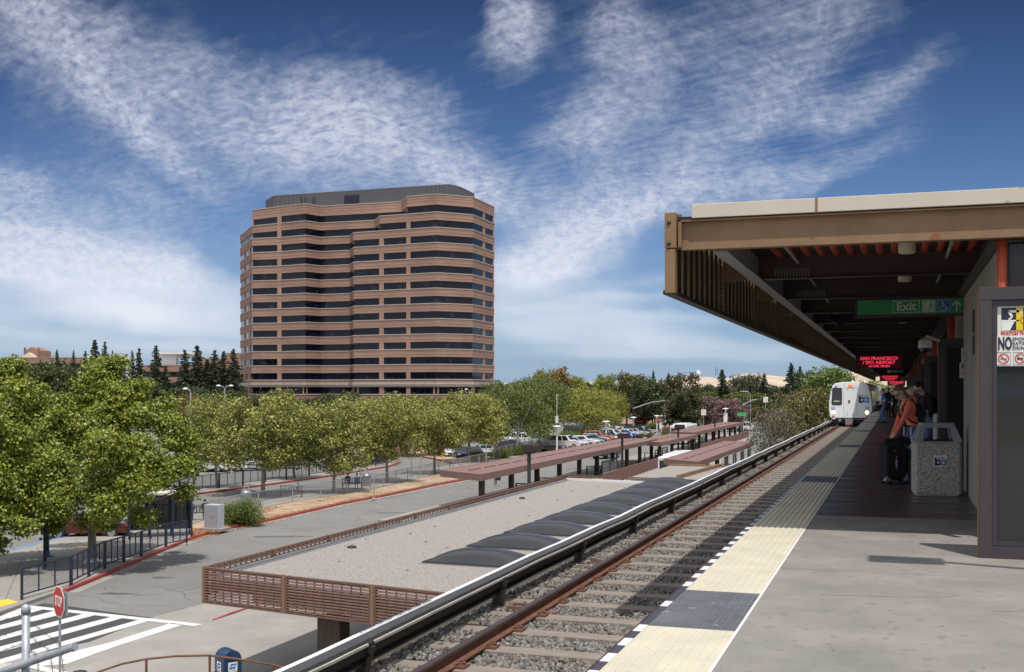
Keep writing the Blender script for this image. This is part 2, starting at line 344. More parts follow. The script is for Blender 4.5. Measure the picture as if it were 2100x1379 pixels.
M_['tile_k'] = mat('tile_k', (.105,.112,.125), .5, .25, 3, spots=.30, sscale=8, scol=(.2,.2,.2))
M_['brick'] = mat('brick', (.35,.212,.158), .85, .20, .12, .12, 3, stretch=(1,1,2.5))
M_['brick_low'] = mat('brick_low', (.30,.17,.13), .85, .12, .25)
M_['stone_trim'] = mat('stone_trim', (.42,.36,.31), .8, .1, 1)
M_['joint'] = mat('joint', (.20,.145,.125), .9, 0)
M_['tower_glass'] = mat('tower_glass', (.004,.006,.014), .05, .5, .5, .10, .25, spec=.32, spots=.36, sscale=.45, scol=(.018,.022,.03))
M_['penthouse'] = mat('penthouse', (.082,.084,.094), .6, .06, .4)
M_['car_glass'] = mat('car_glass', (.015,.02,.025), .06, 0, spec=.7)
M_['car_paint'] = mat('car_paint', (1,1,1), .25, .02, 1, objcol=True, coat=.6)
M_['tyre'] = mat('tyre', (.02,.02,.02), .8, .1, 8)
M_['rim'] = mat('rim', (.45,.46,.48), .35, 0, metal=.8)
M_['red_lens'] = mat('red_lens', (.4,.02,.02), .2, 0)
M_['clear_lens'] = mat('clear_lens', (.7,.72,.75), .1, 0)
M_['sign_red'] = mat('sign_red', (.50,.03,.035), .45, .06, 3)
M_['sign_green'] = mat('sign_green', (.04,.36,.12), .45, .06, 3)
M_['sign_blue'] = mat('sign_blue', (.03,.17,.55), .45, 0)
M_['sign_white'] = mat('sign_white', (.78,.78,.74), .45, .05, 4)
M_['sign_yellow'] = mat('sign_yellow', (.75,.58,.02), .45, 0)
M_['ink'] = mat('ink', (.02,.022,.05), .5, 0)
M_['red_ink'] = mat('red_ink', (.6,.03,.02), .5, 0)
M_['led'] = mat('led', (.3,.0,.02), .4, 0, emit=(1,.05,.10), estr=.8)
M_['lamp_on'] = mat('lamp_on', (1,.9,.7), .4, 0, emit=(1,.72,.32), estr=9)
M_['orange_led'] = mat('orange_led', (.6,.15,.03), .4, 0, emit=(1,.2,.04), estr=.6)
M_['sky_glass'] = mat('sky_glass', (.032,.033,.037), .28, .15, 3, spots=.27, sscale=14, scol=(.12,.12,.12))
M_['bark'] = mat('bark', (.30,.25,.19), .9, .4, 3, .7, 12, stretch=(1,1,.4))
M_['bark_dark'] = mat('bark_dark', (.10,.075,.055), .9, .3, 4, .6, 14, stretch=(1,1,.3))
M_['pane'] = glass('pane', (.022,.026,.028), .03, .86)
M_['pane_clear'] = glass('pane_clear', (.3,.34,.36), .08, .45)
M_['chain'] = mesh_wire('chain', (.22,.23,.26), .08, .014)
M_['grid'] = mesh_wire('grid', (.06,.08,.14), .07, .012, False)
M_['dark_chain'] = mesh_wire('dark_chain', (.10,.105,.12), .08, .022)
def leaf_material(name='leaf', objcol=True, spread=.6, tint=(1.3,1.1,.8), trans=.20):
    m = bpy.data.materials.new(name); m.use_nodes = True; t = m.node_tree; n = t.nodes; l = t.links; n.clear()
    out = n.new('ShaderNodeOutputMaterial'); oi = n.new('ShaderNodeObjectInfo'); geo = n.new('ShaderNodeNewGeometry')
    ramp = n.new('ShaderNodeMapRange'); l.new(geo.outputs['Random Per Island'], ramp.inputs[0]); ramp.inputs[3].default_value = 1-spread*.7; ramp.inputs[4].default_value = 1+spread
    br = n.new('ShaderNodeVectorMath'); br.operation = 'SCALE'; l.new(oi.outputs['Color'], br.inputs[0]); l.new(ramp.outputs[0], br.inputs['Scale'])
    tn = n.new('ShaderNodeVectorMath'); tn.operation = 'MULTIPLY'; l.new(br.outputs[0], tn.inputs[0]); tn.inputs[1].default_value = tint
    c = n.new('ShaderNodeTexCoord'); nz = n.new('ShaderNodeTexNoise'); nz.inputs['Scale'].default_value = 1.1; nz.inputs['Detail'].default_value = 3; l.new(c.outputs['Object'], nz.inputs[0])
    r2 = n.new('ShaderNodeMapRange'); r2.inputs[1].default_value = .42; r2.inputs[2].default_value = .62; l.new(nz.outputs[0], r2.inputs[0])
    r3 = n.new('ShaderNodeMath'); r3.operation = 'MULTIPLY'; l.new(r2.outputs[0], r3.inputs[0]); l.new(geo.outputs['Random Per Island'], r3.inputs[1])
    mx_ = n.new('ShaderNodeMix'); mx_.data_type = 'RGBA'; l.new(r3.outputs[0], mx_.inputs[0]); l.new(br.outputs[0], mx_.inputs[6]); l.new(tn.outputs[0], mx_.inputs[7])
    d = n.new('ShaderNodeBsdfDiffuse'); l.new(mx_.outputs[2], d.inputs[0])
    tr = n.new('ShaderNodeBsdfTranslucent'); l.new(mx_.outputs[2], tr.inputs[0])
    g = n.new('ShaderNodeBsdfGlossy'); g.inputs['Roughness'].default_value = .45; g.inputs[0].default_value = (.5,.5,.45,1)
    a = n.new('ShaderNodeMixShader'); a.inputs[0].default_value = trans; l.new(d.outputs[0], a.inputs[1]); l.new(tr.outputs[0], a.inputs[2])
    b = n.new('ShaderNodeMixShader'); b.inputs[0].default_value = .06; l.new(a.outputs[0], b.inputs[1]); l.new(g.outputs[0], b.inputs[2])
    l.new(b.outputs[0], out.inputs[0]); return m
M_['leaf'] = leaf_material()

# ------------------------------------------------------------------ the setting: ground, roads, hills
def struct(o): o['kind'] = 'structure'; return o
mb = MB(); S = 9000
mb.flat([(-S,-2000),(S,-2000),(S,S),(-S,S)], GZ-.03); struct(mb.build('ground', M_['ground']))
mb = MB(); mb.flat([(-250,-30),(-5,-30),(-5,205),(-30,330),(-250,330)], GZ); struct(mb.build('parking_lot_road', M_['asphalt']))
# hills
def hills():
    r = random.Random(4); nx, ny = 240, 16; V = []
    prof = [(-900,20),(600,35),(980,776),(1330,776),(1400,767),(1440,763),(1480,766),(1510,762),(1540,757),(1575,757),(1610,762),(1640,761),(1700,757),(1760,752),(1820,746),(1880,742),(1960,740),(2200,745),(2600,760)]
    def crest(px):
        if px < 980: return 786
        for i in range(len(prof)-1):
            if prof[i][0] <= px <= prof[i+1][0]:
                t = (px-prof[i][0])/(prof[i+1][0]-prof[i][0]); t = t*t*(3-2*t); return prof[i][1]*(1-t)+prof[i+1][1]*t
        return 770
    from mathutils import noise as mn
    for j in range(ny+1):
        for i in range(nx+1):
            px = -600+ i*3400/nx; zc_ = 1700 + 2300*j/ny; x, y = AT(px, zc_)
            top = (HY-crest(px))/F*3300
            f = math.sin(min(1, j/ny*1.15)*math.pi*.62); f = f if j < ny else f*.9
            h = top*f*(.88+.3*mn.fractal(Vector((x*.0022, y*.0015, 0)), 1, 2, 5)) + 14*mn.fractal(Vector((x*.009, y*.004, 3)), 1, 2, 4)*f
            V.append((x, y, GZ-4+h))
    Fq = [(j*(nx+1)+i, j*(nx+1)+i+1, (j+1)*(nx+1)+i+1, (j+1)*(nx+1)+i) for j in range(ny) for i in range(nx)]
    me = np_mesh('hills', V, Fq, M_['hill'], smooth=True); o = bpy.data.objects.new('hills', me); COL.objects.link(o); struct(o)
hills()
GP = lambda pts, z=GZ: [G(px, py, z) for px, py in pts]
cv = lambda pts: [(x/3.4554, 980+y/3.4554) for x, y in pts]     # positions read off an enlarged view
# kerb line of the busway, then the bare dirt verge beyond it
curb1 = GP([(137,1216),(200,1190),(270,1160),(345,1128),(400,1105),(460,1088),(530,1075),(600,1059),(700,1036),(800,1017),(900,996),(981,981),(1070,961),(1156,946),(1214,934),(1300,916),(1400,895),(1500,874)])
mb = MB(); mb.strip(curb1, 0, .18, GZ, GZ+.15); struct(mb.build('red_kerb', M_['red_paint']))
mb = MB(); mb.strip(curb1, -.45, -.002, GZ, GZ+.012); struct(mb.build('gutter', M_['conc_side']))
mb = MB()
mb.prism(GP([(390,1106),(460,1085),(530,1072),(600,1056),(700,1033),(800,1014),(900,993),(981,978),(1070,958),(1156,944),(1250,925),(1250,915),(1130,930),(1000,953),(900,975),(760,1008),(600,1034),(530,1047),(450,1062),(392,1080)]), GZ, GZ+.13)
struct(mb.build('dirt_verge', M_['dirt']))
mb = MB(); mb.prism(GP([(392,1079),(450,1061),(530,1046),(600,1033),(760,1007),(900,974),(1000,952),(1130,929),(1120,924),(985,944),(880,964),(740,995),(600,1020),(530,1033),(440,1049),(385,1062)]), GZ, GZ+.12); struct(mb.build('bus_stop_path', M_['conc_side']))
curb2 = GP([(280,1044),(340,1028),(400,1016),(500,1003),(587,991),(678,978),(745,967),(800,958),(822,950),(815,944)])
mb = MB(); mb.strip(curb2, 0, .2, GZ, GZ+.15); struct(mb.build('red_kerb', M_['red_paint']))
mb = MB(); mb.strip(curb2, .21, 2.4, GZ, GZ+.13); struct(mb.build('narrow_pavement', M_['conc_side']))
curb3 = GP([(760,915),(800,925),(850,936),(900,945),(935,953),(948,957)])
mb = MB(); mb.strip(curb3, 0, .2, GZ, GZ+.15); struct(mb.build('red_kerb', M_['red_paint']))
mb = MB(); mb.prism(GP([(765,913),(850,934),(940,952),(1000,944),(1060,936),(1240,912),(1225,902),(1130,915),(1010,921),(900,921)]), GZ, GZ+.12); struct(mb.build('planting_bed', M_['dirt']))
# pavement left of the blue railing
mb = MB(); mb.prism(GP([(-700,1420),(-300,1330),(0,1262),(60,1240),(137,1213),(270,1157),(390,1106),(392,1079),(385,1062),(230,1083),(100,1112),(0,1138),(-300,1200),(-700,1260)]), GZ, GZ+.13); struct(mb.build('pavement', M_['conc_side']))
mb = MB(); mb.strip(GP([(-700,1262),(-300,1201),(0,1139),(100,1113),(230,1084)]), -.01, -.22, GZ, GZ+.145); struct(mb.build('blue_kerb', M_['blue_paint']))
mb = MB(); mb.prism(GP([(150,1128),(222,1117),(225,1125),(150,1137)]), GZ+.12, GZ+.15); struct(mb.build('tree_pit_soil', M_['dirt']))
mb = MB(); mb.flat(GP([(-60,1268),(-60,1250),(15,1236),(39,1242)]), GZ+.135); struct(mb.build('yellow_kerb_ramp', M_['yellow_paint']))
# concrete apron and crosswalk
mb = MB(); mb.prism(GP([(60,1420),(205,1360),(330,1305),(420,1285),(530,1247),(700,1205),(900,1100),(1500,900),(1700,900),(1900,2500),(-900,2500),(-900,1640)]), GZ-.01, GZ+.10); struct(mb.build('plaza_pavement', M_['conc_side']))
mb = MB(); mb.flat(GP([(315,1266),(440,1233),(760,1160),(1150,1000),(1360,930),(1520,885),(1700,890),(900,1110),(530,1249),(420,1287),(330,1307),(60,1422),(-900,1650),(-900,1560),(185,1317)]), GZ+.009); struct(mb.build('concrete_apron_path', M_['conc_side']))
mb = MB(); mb.flat(GP([(-900,1560),(-900,1430),(0,1262),(90,1238),(120,1241),(315,1268),(190,1318)]), GZ+.006); struct(mb.build('crosswalk_asphalt_road', M_['asphalt_dark']))
mb = MB(); mb.strip(GP([(442,1277.5),(480,1262),(531,1247.5),(600,1228)]), 0, .12, GZ+.03, GZ+.115); struct(mb.build('red_kerb', M_['red_paint']))
zp = GZ+.014; mb = MB()
def far_left(a, b, k=1.9): return (a[0]+(b[0]-a[0])*k, a[1]+(b[1]-a[1])*k)
for q in ([(200,905),(0,985),(0,1018),(330,930)], [(405,940),(0,1048),(0,1078),(505,955)], [(610,962),(0,1122),(0,1155),(700,970)], [(800,985),(0,1200),(0,1240),(885,993)], [(1005,1003),(0,1290),(0,1325),(1100,1005)]):
    a, b, c_, d_ = q; mb.flat(GP(cv([a, far_left(a,b), far_left(d_,c_), d_])), zp)
mb.flat(GP(cv([(180,905),(1475,1045),(1435,1062),(150,921)])), zp+.004)
mb.flat(GP(cv([(1210,1033),(1300,1045),(820,1200),(470,1325),(200,1345),(-400,1560),(-400,1500),(300,1290),(800,1165)])), zp+.004)
mb.flat(GP(cv([(235,1325),(560,1400),(520,1430),(180,1345)])), zp+.008)
struct(mb.build('road_markings', M_['paint']))
mb = MB()
for x in (-12,-15,-18.4): mb.box(x-.02,x+.02,18,27.5,GZ+.100,GZ+.103)
for y in (22,25.5): mb.box(-24,-6,y-.02,y+.02,GZ+.1035,GZ+.106)
struct(mb.build('pavement_joints', M_['joint']))
mb = MB()
for px in ((10,1290),(60,1255),(-40,1330)):
    pass
for a, b in (((45,1155),(10,1240)),((75,1128),(120,1205)),((150,1110),(250,1165)),((0,1190),(200,1150))): mb.strip(GP([a,b]), -.02, .02, GZ+.1303, GZ+.133)
struct(mb.build('pavement_joints', M_['joint']))
# shelter island beside the busway
mb = MB(); mb.prism([(-31,66),(-31.5,215),(-24.5,215),(-24.8,66)], GZ, GZ+.13); struct(mb.build('bus_island_pavement', M_['conc_side']))
mb = MB(); mb.prism([(-20.5,66),(-19.5,240),(-5,240),(-5,66)], GZ, GZ+.12); struct(mb.build('bus_island_pavement', M_['conc_side']))
mb = MB(); mb.prism(GP([(1190,872),(1330,870),(1530,866),(1530,862),(1300,863),(1180,864)]), GZ, GZ+.12); struct(mb.build('far_pavement', M_['brick_low']))
mb = MB()
for k, (a, b) in enumerate((((1180,880),(1420,878)),((1100,860),(1500,858)))): mb.strip(GP([a,b]), 0, .4, GZ, GZ+.16)
struct(mb.build('yellow_kerb', M_['yellow_paint']))
mb = MB(); mb.strip(GP([(1200,873),(1330,871),(1370,869)]), 0, .4, GZ+.1, GZ+.2); struct(mb.build('red_kerb', M_['red_paint']))
mb = MB(); zs = GZ+.02
for k in range(28):
    y = 152+k*2.8; mb.box(-47.5,-42.3,y-.06,y+.06,GZ+.004,zs-.01)
    mb.box(-59.5,-54.5,y+34-.06,y+34+.06,GZ+.004,zs-.01)
mb.flat(GP([(1290,858),(1300,857),(1420,870),(1404,871)]), zs)
struct(mb.build('parking_bay_markings', M_['paint']))
# fallen leaves on the verge
def litter():
    r = random.Random(9); V = []; Fq = []
    def drop(px, py, s, z):
        x, y = G(px, py); a = r.random()*6.3; k = len(V); t = r.uniform(-.4,.4)
        for q in range(4):
            an = a+q*math.pi/2; rr = s*(1 if q % 2 else .6); V.append((x+rr*math.cos(an), y+rr*math.sin(an), z+.02+ t*rr*math.cos(an)+.02))
        Fq.append((k,k+1,k+2,k+3))
    line = [(392,1107),(460,1088),(530,1075),(600,1059),(700,1036),(800,1017),(900,996),(981,981),(1100,956)]
    fen = [(450,1062),(530,1047),(600,1034),(700,1018),(760,1008),(900,975),(1000,953)]
    def on(ln, t):
        t *= len(ln)-1; i = min(int(t), len(ln)-2); t -= i; return ln[i][0]+(ln[i+1][0]-ln[i][0])*t, ln[i][1]+(ln[i+1][1]-ln[i][1])*t
    for _ in range(3800):
        t = r.random()**1.4
        if r.random() < .35: px, py = on(line, t); drop(px, py-abs(r.gauss(0,3))-1.5, r.uniform(.05,.1), GZ+.13)
        elif r.random() < .25: px, py = on(line, t); drop(px, py+1.5+abs(r.gauss(0,1.6)), r.uniform(.04,.09), GZ+.01)
        elif r.random() < .75:
            px, py = on(fen, t)
            if math.sin(px*.05)+r.gauss(0,.5) > -.2: drop(px, py+2+abs(r.gauss(0,6)), r.uniform(.05,.12), GZ+.13)
        else: drop(r.uniform(392,450), r.uniform(1088,1098), r.uniform(.05,.1), GZ+.13)
    for _ in range(70): drop(r.uniform(190,560), r.uniform(1150,1210), r.uniform(.04,.08), GZ+.01)
    me = np_mesh('fallen_leaves', V, Fq, M_['litter']); o = bpy.data.objects.new('fallen_leaves', me); COL.objects.link(o); o['kind'] = 'stuff'
litter()

# wear on the road: hairline cracks, oil stains, a patched strip
def wear():
    r = random.Random(17); mb = MB()
    for k in range(16):
        t = r.random(); px = 470+t*900; py = 1110-t*205+r.uniform(-6,22); x, y = G(px, py); a = r.uniform(-.5,.9)+math.pi/2*(r.random() < .3); pts = []
        for i in range(r.randint(6,14)): pts.append((x,y)); a += r.uniform(-.5,.5); x += .9*math.cos(a); y += .9*math.sin(a)
        mb.strip(pts, -.012, .014, GZ+.001, GZ+.004)
    for k in range(6):
        px, py = r.uniform(180,420), r.uniform(1205,1245); x, y = G(px,py); a = r.uniform(0,3); pts = []
        for i in range(8): pts.append((x,y)); a += r.uniform(-.5,.5); x += .5*math.cos(a); y += .5*math.sin(a)
        mb.strip(pts, -.010, .012, GZ+.001, GZ+.004)
    struct(mb.build('road_cracks', M_['asphalt_dark']))
    mb = MB()
    for px, py, a, b in ((575,1101,1.6,.35),(235,1218,.8,.25),(800,1052,.9,.3),(330,1185,.5,.3),(1180,962,1.4,.5),(640,1000,2.,.5),(760,972,1.5,.5)):
        x, y = G(px,py); n = 16; ph = r.random()*6
        mb.flat([(x+(a*math.cos(t)*CT-b*math.sin(t)*ST)*(1+.25*math.sin(3*t+ph)), y+(a*math.cos(t)*ST+b*math.sin(t)*CT)*(1+.25*math.sin(2*t+ph))) for t in [2*math.pi*i/n for i in range(n)]], GZ+.0045)
    struct(mb.build('road_stains', mat('oil_stain', (.105,.10,.095), .6, .2, 2)))
    mb = MB()
    for i in range(150):
        x, y = r.uniform(-.9, 6), r.uniform(4.2, 14.8); s = r.uniform(.004,.014)
        mb.flat([(x+s*math.cos(t)*r.uniform(.7,1.3), y+s*math.sin(t)*r.uniform(.7,1.3)) for t in [2*math.pi*i_/8 for i_ in range(8)]], .0012)
    struct(mb.build('platform_floor_gum_spots', mat('gum', (.12,.11,.10), .6, 0)))
    mb = MB()
    for i in range(9):
        x, y = r.uniform(-.8, 4.5), r.uniform(5, 14.2); a = r.uniform(-.25,.25); pts = []
        for q in range(r.randint(4,9)): pts.append((x,y)); a += r.uniform(-.25,.25); x += .18*math.cos(a); y += .18*math.sin(a)
        mb.strip(pts, -.0022, .0022, .0004, .0014)
    struct(mb.build('platform_floor_cracks', mat('crack', (.10,.09,.08), .9, 0)))
wear()
# ------------------------------------------------------------------ trackway
XR, XR2 = -4.20, -2.524            # the two running rails
Y0, Y1 = -12, 330
mb = MB(); mb.box(-5.5,-1.72,Y0,Y1,-2.1,-1.24); mb.box(-5.3,-1.9,Y0,Y1,-3.7,-2.1); struct(mb.build('viaduct_deck_slab', M_['conc_wall']))
mb = MB(); mb.box(-5.42,-5.06,Y0,Y1,-1.24,-1.0)
r = random.Random(3)
o = struct(mb.build('trackway_kerb', M_['conc_wall']))
def ballast():
    rs = np.random.RandomState(5)
    # undulating bed sheet
    xs = np.linspace(-5.06, -1.72, 34); ys = np.concatenate([np.linspace(2, 40, 420), np.linspace(40.2, Y1, 300)])
    X, Y = np.meshgrid(xs, ys); Z = -1.215 + .02*np.sin(X*7+Y*3)*np.sin(Y*5.1) + rs.rand(*X.shape)*.03
    V = np.stack([X.ravel(), Y.ravel(), Z.ravel()], 1); nx = len(xs); ny = len(ys)
    i, j = np.meshgrid(np.arange(nx-1), np.arange(ny-1)); a = (j*nx+i).ravel()
    me = np_mesh('ballast', V, np.stack([a, a+1, a+nx+1, a+nx], 1), M_['ballast'])
    o = bpy.data.objects.new('ballast', me); COL.objects.link(o); o['kind'] = 'stuff'
    # loose stones lying on it
    base = np.array([(0,0,1),(.9,0,.3),(.28,.85,.3),(-.72,.53,.3),(-.72,-.53,.3),(.28,-.85,.3),(.72,.53,-.4),(-.28,.85,-.4),(-.9,0,-.4),(-.28,-.85,-.4),(.72,-.53,-.4),(0,0,-1)], float)
    tri = np.array([(0,1,2),(0,2,3),(0,3,4),(0,4,5),(0,5,1),(1,6,2),(2,7,3),(3,8,4),(4,9,5),(5,10,1),(2,6,7),(3,7,8),(4,8,9),(5,9,10),(1,10,6),(6,11,7),(7,11,8),(8,11,9),(9,11,10),(10,11,6)])
    n = 80000; y = 3.5 + 40*rs.rand(n)**1.35; x = -5.04+3.28*rs.rand(n)
    ph = ((y-4.25) % .914)/.914; ontie = ((ph < .17) | (ph > .83)) & (x > -4.9) & (x < -1.9) ; keep = ~ontie | (rs.rand(n) < .05); x, y = x[keep], y[keep]; n = len(x)
    s = .016+.016*rs.rand(n); z = -1.195+.03*rs.rand(n)+.03*(x < -4.35)*(x > -4.8)
    ang = rs.rand(n,3)*6.28; ca, sa = np.cos(ang), np.sin(ang)
    B = base[None]*(1+.5*(rs.rand(n,12,3)-.5))*(s[:,None,None]*(.75+.6*rs.rand(n,1,3)))
    def rot(B, c, s_, i, j): a, b = B[...,i].copy(), B[...,j].copy(); B[...,i] = a*c[:,None]-b*s_[:,None]; B[...,j] = a*s_[:,None]+b*c[:,None]
    rot(B, ca[:,0], sa[:,0], 0, 1); rot(B, ca[:,1], sa[:,1], 1, 2); rot(B, ca[:,2], sa[:,2], 0, 1)
    V = (B+np.stack([x,y,z],1)[:,None]).reshape(-1,3); Fq = (tri[None]+12*np.arange(n)[:,None,None]).reshape(-1,3)
    m = bpy.data.materials.new('stone'); m.use_nodes = True; t = m.node_tree; b = t.nodes['Principled BSDF']; b.inputs['Roughness'].default_value = .9
    ge_ = t.nodes.new('ShaderNodeNewGeometry'); cr = t.nodes.new('ShaderNodeValToRGB'); t.links.new(ge_.outputs['Random Per Island'], cr.inputs[0]); t.links.new(cr.outputs[0], b.inputs['Base Color'])
    e = cr.color_ramp.elements; e[0].color = (.06,.057,.052,1); e[1].color = (.25,.24,.225,1)
    for p, c in ((.3,(.14,.135,.125,1)),(.55,(.19,.145,.11,1)),(.8,(.20,.19,.175,1))): q = e.new(p); q.color = c
    me = np_mesh('ballast_stones', V, Fq, m); o = bpy.data.objects.new('ballast_stones', me); COL.objects.link(o); o['kind'] = 'stuff'
ballast()
# sleepers: one thing each in the near reach, the rest as one object
tie = MB(); tie.prism([(-1.5,-.135),(1.45,-.135),(1.45,.135),(-1.5,.135)], -.17, 0)
tme = tie.mesh('sleeper', M_['tie'], bevel=.012)
clip = MB()
for s in (-1, 1):
    clip.obox((s*.10,.0,.012), (.13,.16,.03)); clip.tube([(s*.05,-.05,.03),(s*.10,-.06,.055),(s*.15,0,.05),(s*.10,.06,.055),(s*.05,.05,.035)], .011, 5)
cme = clip.mesh('rail_clip', M_['rust'])
nt_ = int((330-4)/.914); far = MB(); cnt = 0
for k in range(nt_):
    y = 4.25+k*.914
    if k < 110:
        t = bpy.data.objects.new('sleeper', tme); link(t); t.location = (XR+.84, y, -1.145); t.rotation_euler = (0,0,random.Random(k).uniform(-.006,.006))
        tag(t, 'worn tan concrete sleeper lying in the ballast under the running rails', 'sleeper', 'concrete sleepers under the rails')
        for xr in (XR, XR2):
            c = bpy.data.objects.new('rail_clip', cme); link(c, t); c.location = (xr-(XR+.84), 0, 0)
    else: far.box(XR-.66, XR+2.2, y-.13, y+.13, -1.3, -1.145)
o = far.build('sleepers', M_['tie']); tag(o, 'run of distant tan sleepers under the train and beyond', 'sleepers', None, 'stuff')
def rail(x, label):
    root = empty('running_rail', (x, 0, -1.145), 0, label, 'rail', 'running rails of the track')
    mb = MB(); mb.box(-.07,.07,Y0,Y1,.012,.03)
    mb.add([(-.07,Y0,.03),(.07,Y0,.03),(.012,Y0,.05),(.012,Y0,.12),(.036,Y0,.135),(-.036,Y0,.135),(-.012,Y0,.12),(-.012,Y0,.05)]+[(-.07,Y1,.03),(.07,Y1,.03),(.012,Y1,.05),(.012,Y1,.12),(.036,Y1,.135),(-.036,Y1,.135),(-.012,Y1,.12),(-.012,Y1,.05)],
       [(i,(i+1)%8,8+(i+1)%8,8+i) for i in range(8)]+[(7,6,5,4,3,2,1,0)])
    mb.build('rail_web', M_['rust'], root)
    mb = MB(); mb.box(-.036,.036,Y0,Y1,.135,.165); mb.build('rail_head', M_['railtop'], root, bevel=.006)
rail(XR, 'rusty running rail in full view beside the third rail'); rail(XR2, 'rusty running rail nearest the platform edge, hidden under it')
# third rail with its cover board, insulators and brackets
root = empty('third_rail', (-4.80, 0, -1.145), 0, 'electrified third rail under a long grey and white cover board', 'third rail')
r = random.Random(11); ys = [Y0]; 
while ys[-1] < Y1: ys.append(ys[-1]+(3.9 if ys[-1] < 90 else 8))
line = []
for y in ys:
    line.append((r.uniform(-.012,.012), y, .42+r.uniform(-.018,.018)))
    line.append((r.uniform(-.012,.012), y+1.6, .42+r.uniform(-.022,.014)))
def sweep(prof, line, mi=0):
    mb_ = MB(); n = len(prof); vs = [(x+px, y, z+pz) for x, y, z in line for px, pz in prof]; m = len(line)
    fs = [(i*n+k, i*n+(k+1)%n, (i+1)*n+(k+1)%n, (i+1)*n+k) for i in range(m-1) for k in range(n)]+[tuple(range(n)), tuple((m-1)*n+k for k in range(n-1,-1,-1))]
    mb_.add(vs, fs, mi); return mb_
M_['cover_grey'] = mat('cover_grey', (.05,.048,.049), .5, .2, 4, .1, 40, spots=.27, sscale=14, scol=(.2,.19,.18))
sweep([(-.13,-.02),(-.13,.0),(-.055,.006),(-.055,-.02)], line).build('cover_white_edge', M_['white_old'], root)
sweep([(-.052,-.02),(-.052,.004),(.075,.001),(.085,-.03)], line).build('cover_board', M_['cover_grey'], root)
sweep([(.088,-.055),(.088,-.03),(.106,-.034),(.106,-.058)], line).build('cover_lip', M_['conc_wall'], root)
sweep([(.06,-.14),(.06,-.06),(.085,-.06),(.085,-.14)], line).build('cover_side_board', M_['brown_dark'], root)
M_['rail3'] = mat('rail3', (.03,.022,.02), .5, .3, 4)
sweep([(-.06,-.235),(-.06,-.215),(-.015,-.20),(-.015,-.12),(-.045,-.10),(-.045,-.06),(.045,-.06),(.045,-.10),(.015,-.12),(.015,-.20),(.06,-.215),(.06,-.235)], line).build('conductor_rail', M_['rail3'], root)
ins = MB(); ins.lathe((0,0,-.02), [(.09,0),(.10,.04),(.055,.06),(.085,.075),(.05,.09),(.08,.105),(.048,.12),(.075,.135),(.045,.15),(.06,.17),(.05,.2)], 12)
ime = ins.mesh('insulator', M_['brown_dark'], smooth=True)
br = MB(); br.box(-.10,.80,-.11,.11,-.12,.0); br.box(.18,.55,-.13,-.09,-.12,.05); br.box(.18,.55,.09,.13,-.12,.05)
bme = br.mesh('insulator_bracket', M_['lframe'])
arm = MB(); arm.bar((.03,0,.02),(.11,0,.34),.07,.05); arm.box(.05,.115,-.05,.05,.28,.38)
ame = arm.mesh('cover_arm', M_['rail3'])
for k, y in enumerate(ys):
    if y < 2 or y > 130: continue
    for me, nm in ((ime,'insulator'),(bme,'insulator_bracket'),(ame,'cover_arm')):
        o = bpy.data.objects.new(nm, me); link(o, root); o.location = (0, y+2.35, 0)
def text(body, size, mat_, name, parent, loc, rot=(R(90),0,0), extrude=.002, align='CENTER', bold=0, sx=1.0, space=1.0):
    c = bpy.data.curves.new(name, 'FONT'); c.body = body; c.size = size; c.extrude = extrude; c.align_x = align; c.align_y = 'CENTER'; c.offset = bold; c.space_character = space
    c.resolution_u = 3
    t = bpy.data.objects.new('tmp', c); COL.objects.link(t); dg = bpy.context.evaluated_depsgraph_get(); dg.update()
    me = bpy.data.meshes.new_from_object(t.evaluated_get(dg)); bpy.data.objects.remove(t); me.materials.clear(); me.materials.append(mat_)
    if sx != 1:
        for v in me.vertices: v.co.x *= sx
    o = bpy.data.objects.new(name, me); link(o, parent); o.location = loc; o.rotation_euler = rot; return o
text('DANGER ELECTRIC THIRD RAIL KEEP AWAY', .075, M_['ink'], 'warning_lettering', root, (-.093, 10.9, .428), (0,0,R(90)), .001, sx=1.25)

# ------------------------------------------------------------------ platform
PE = -1.674
def slab(y0, y1, m, nm): mb = MB(); mb.box(-1.012, 7.6, y0, y1, -.35, 0); return struct(mb.build(nm, m))
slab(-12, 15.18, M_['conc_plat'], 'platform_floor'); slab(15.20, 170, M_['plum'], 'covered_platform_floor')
mb = MB(); mb.box(-1.6,-1.0,-12,170,-.35,-.03); mb.box(-1.5,7.4,-12,170,-3.7,-.35); struct(mb.build('platform_wall', M_['conc_wall']))
mb = MB(); mb.box(-1.017,-1.0,-12,170,-.002,.006); struct(mb.build('tactile_edge_trim', M_['white_old']))
mb = MB(); mb.box(-1.0,7.6,15.175,15.205,-.01,.004); mb.box(-1.0,7.6,14.1,14.106,0,.0015); mb.box(-1.0,7.6,10.6,10.606,0,.0015)
for k in range(1,30): mb.box(-1.0,7.6,15.2+k*3.75,15.21+k*3.75,0,.0025)
struct(mb.build('platform_floor_joints', M_['joint']))
dark = [(7.69,9.17)]+[(20.6+12.95*k, 22.1+12.95*k) for k in range(9)]
segs = []; y = -2.0
for a, b in dark: segs += [(y, a, 0), (a, b, 1)]; y = b
segs.append((y, 150, 0))
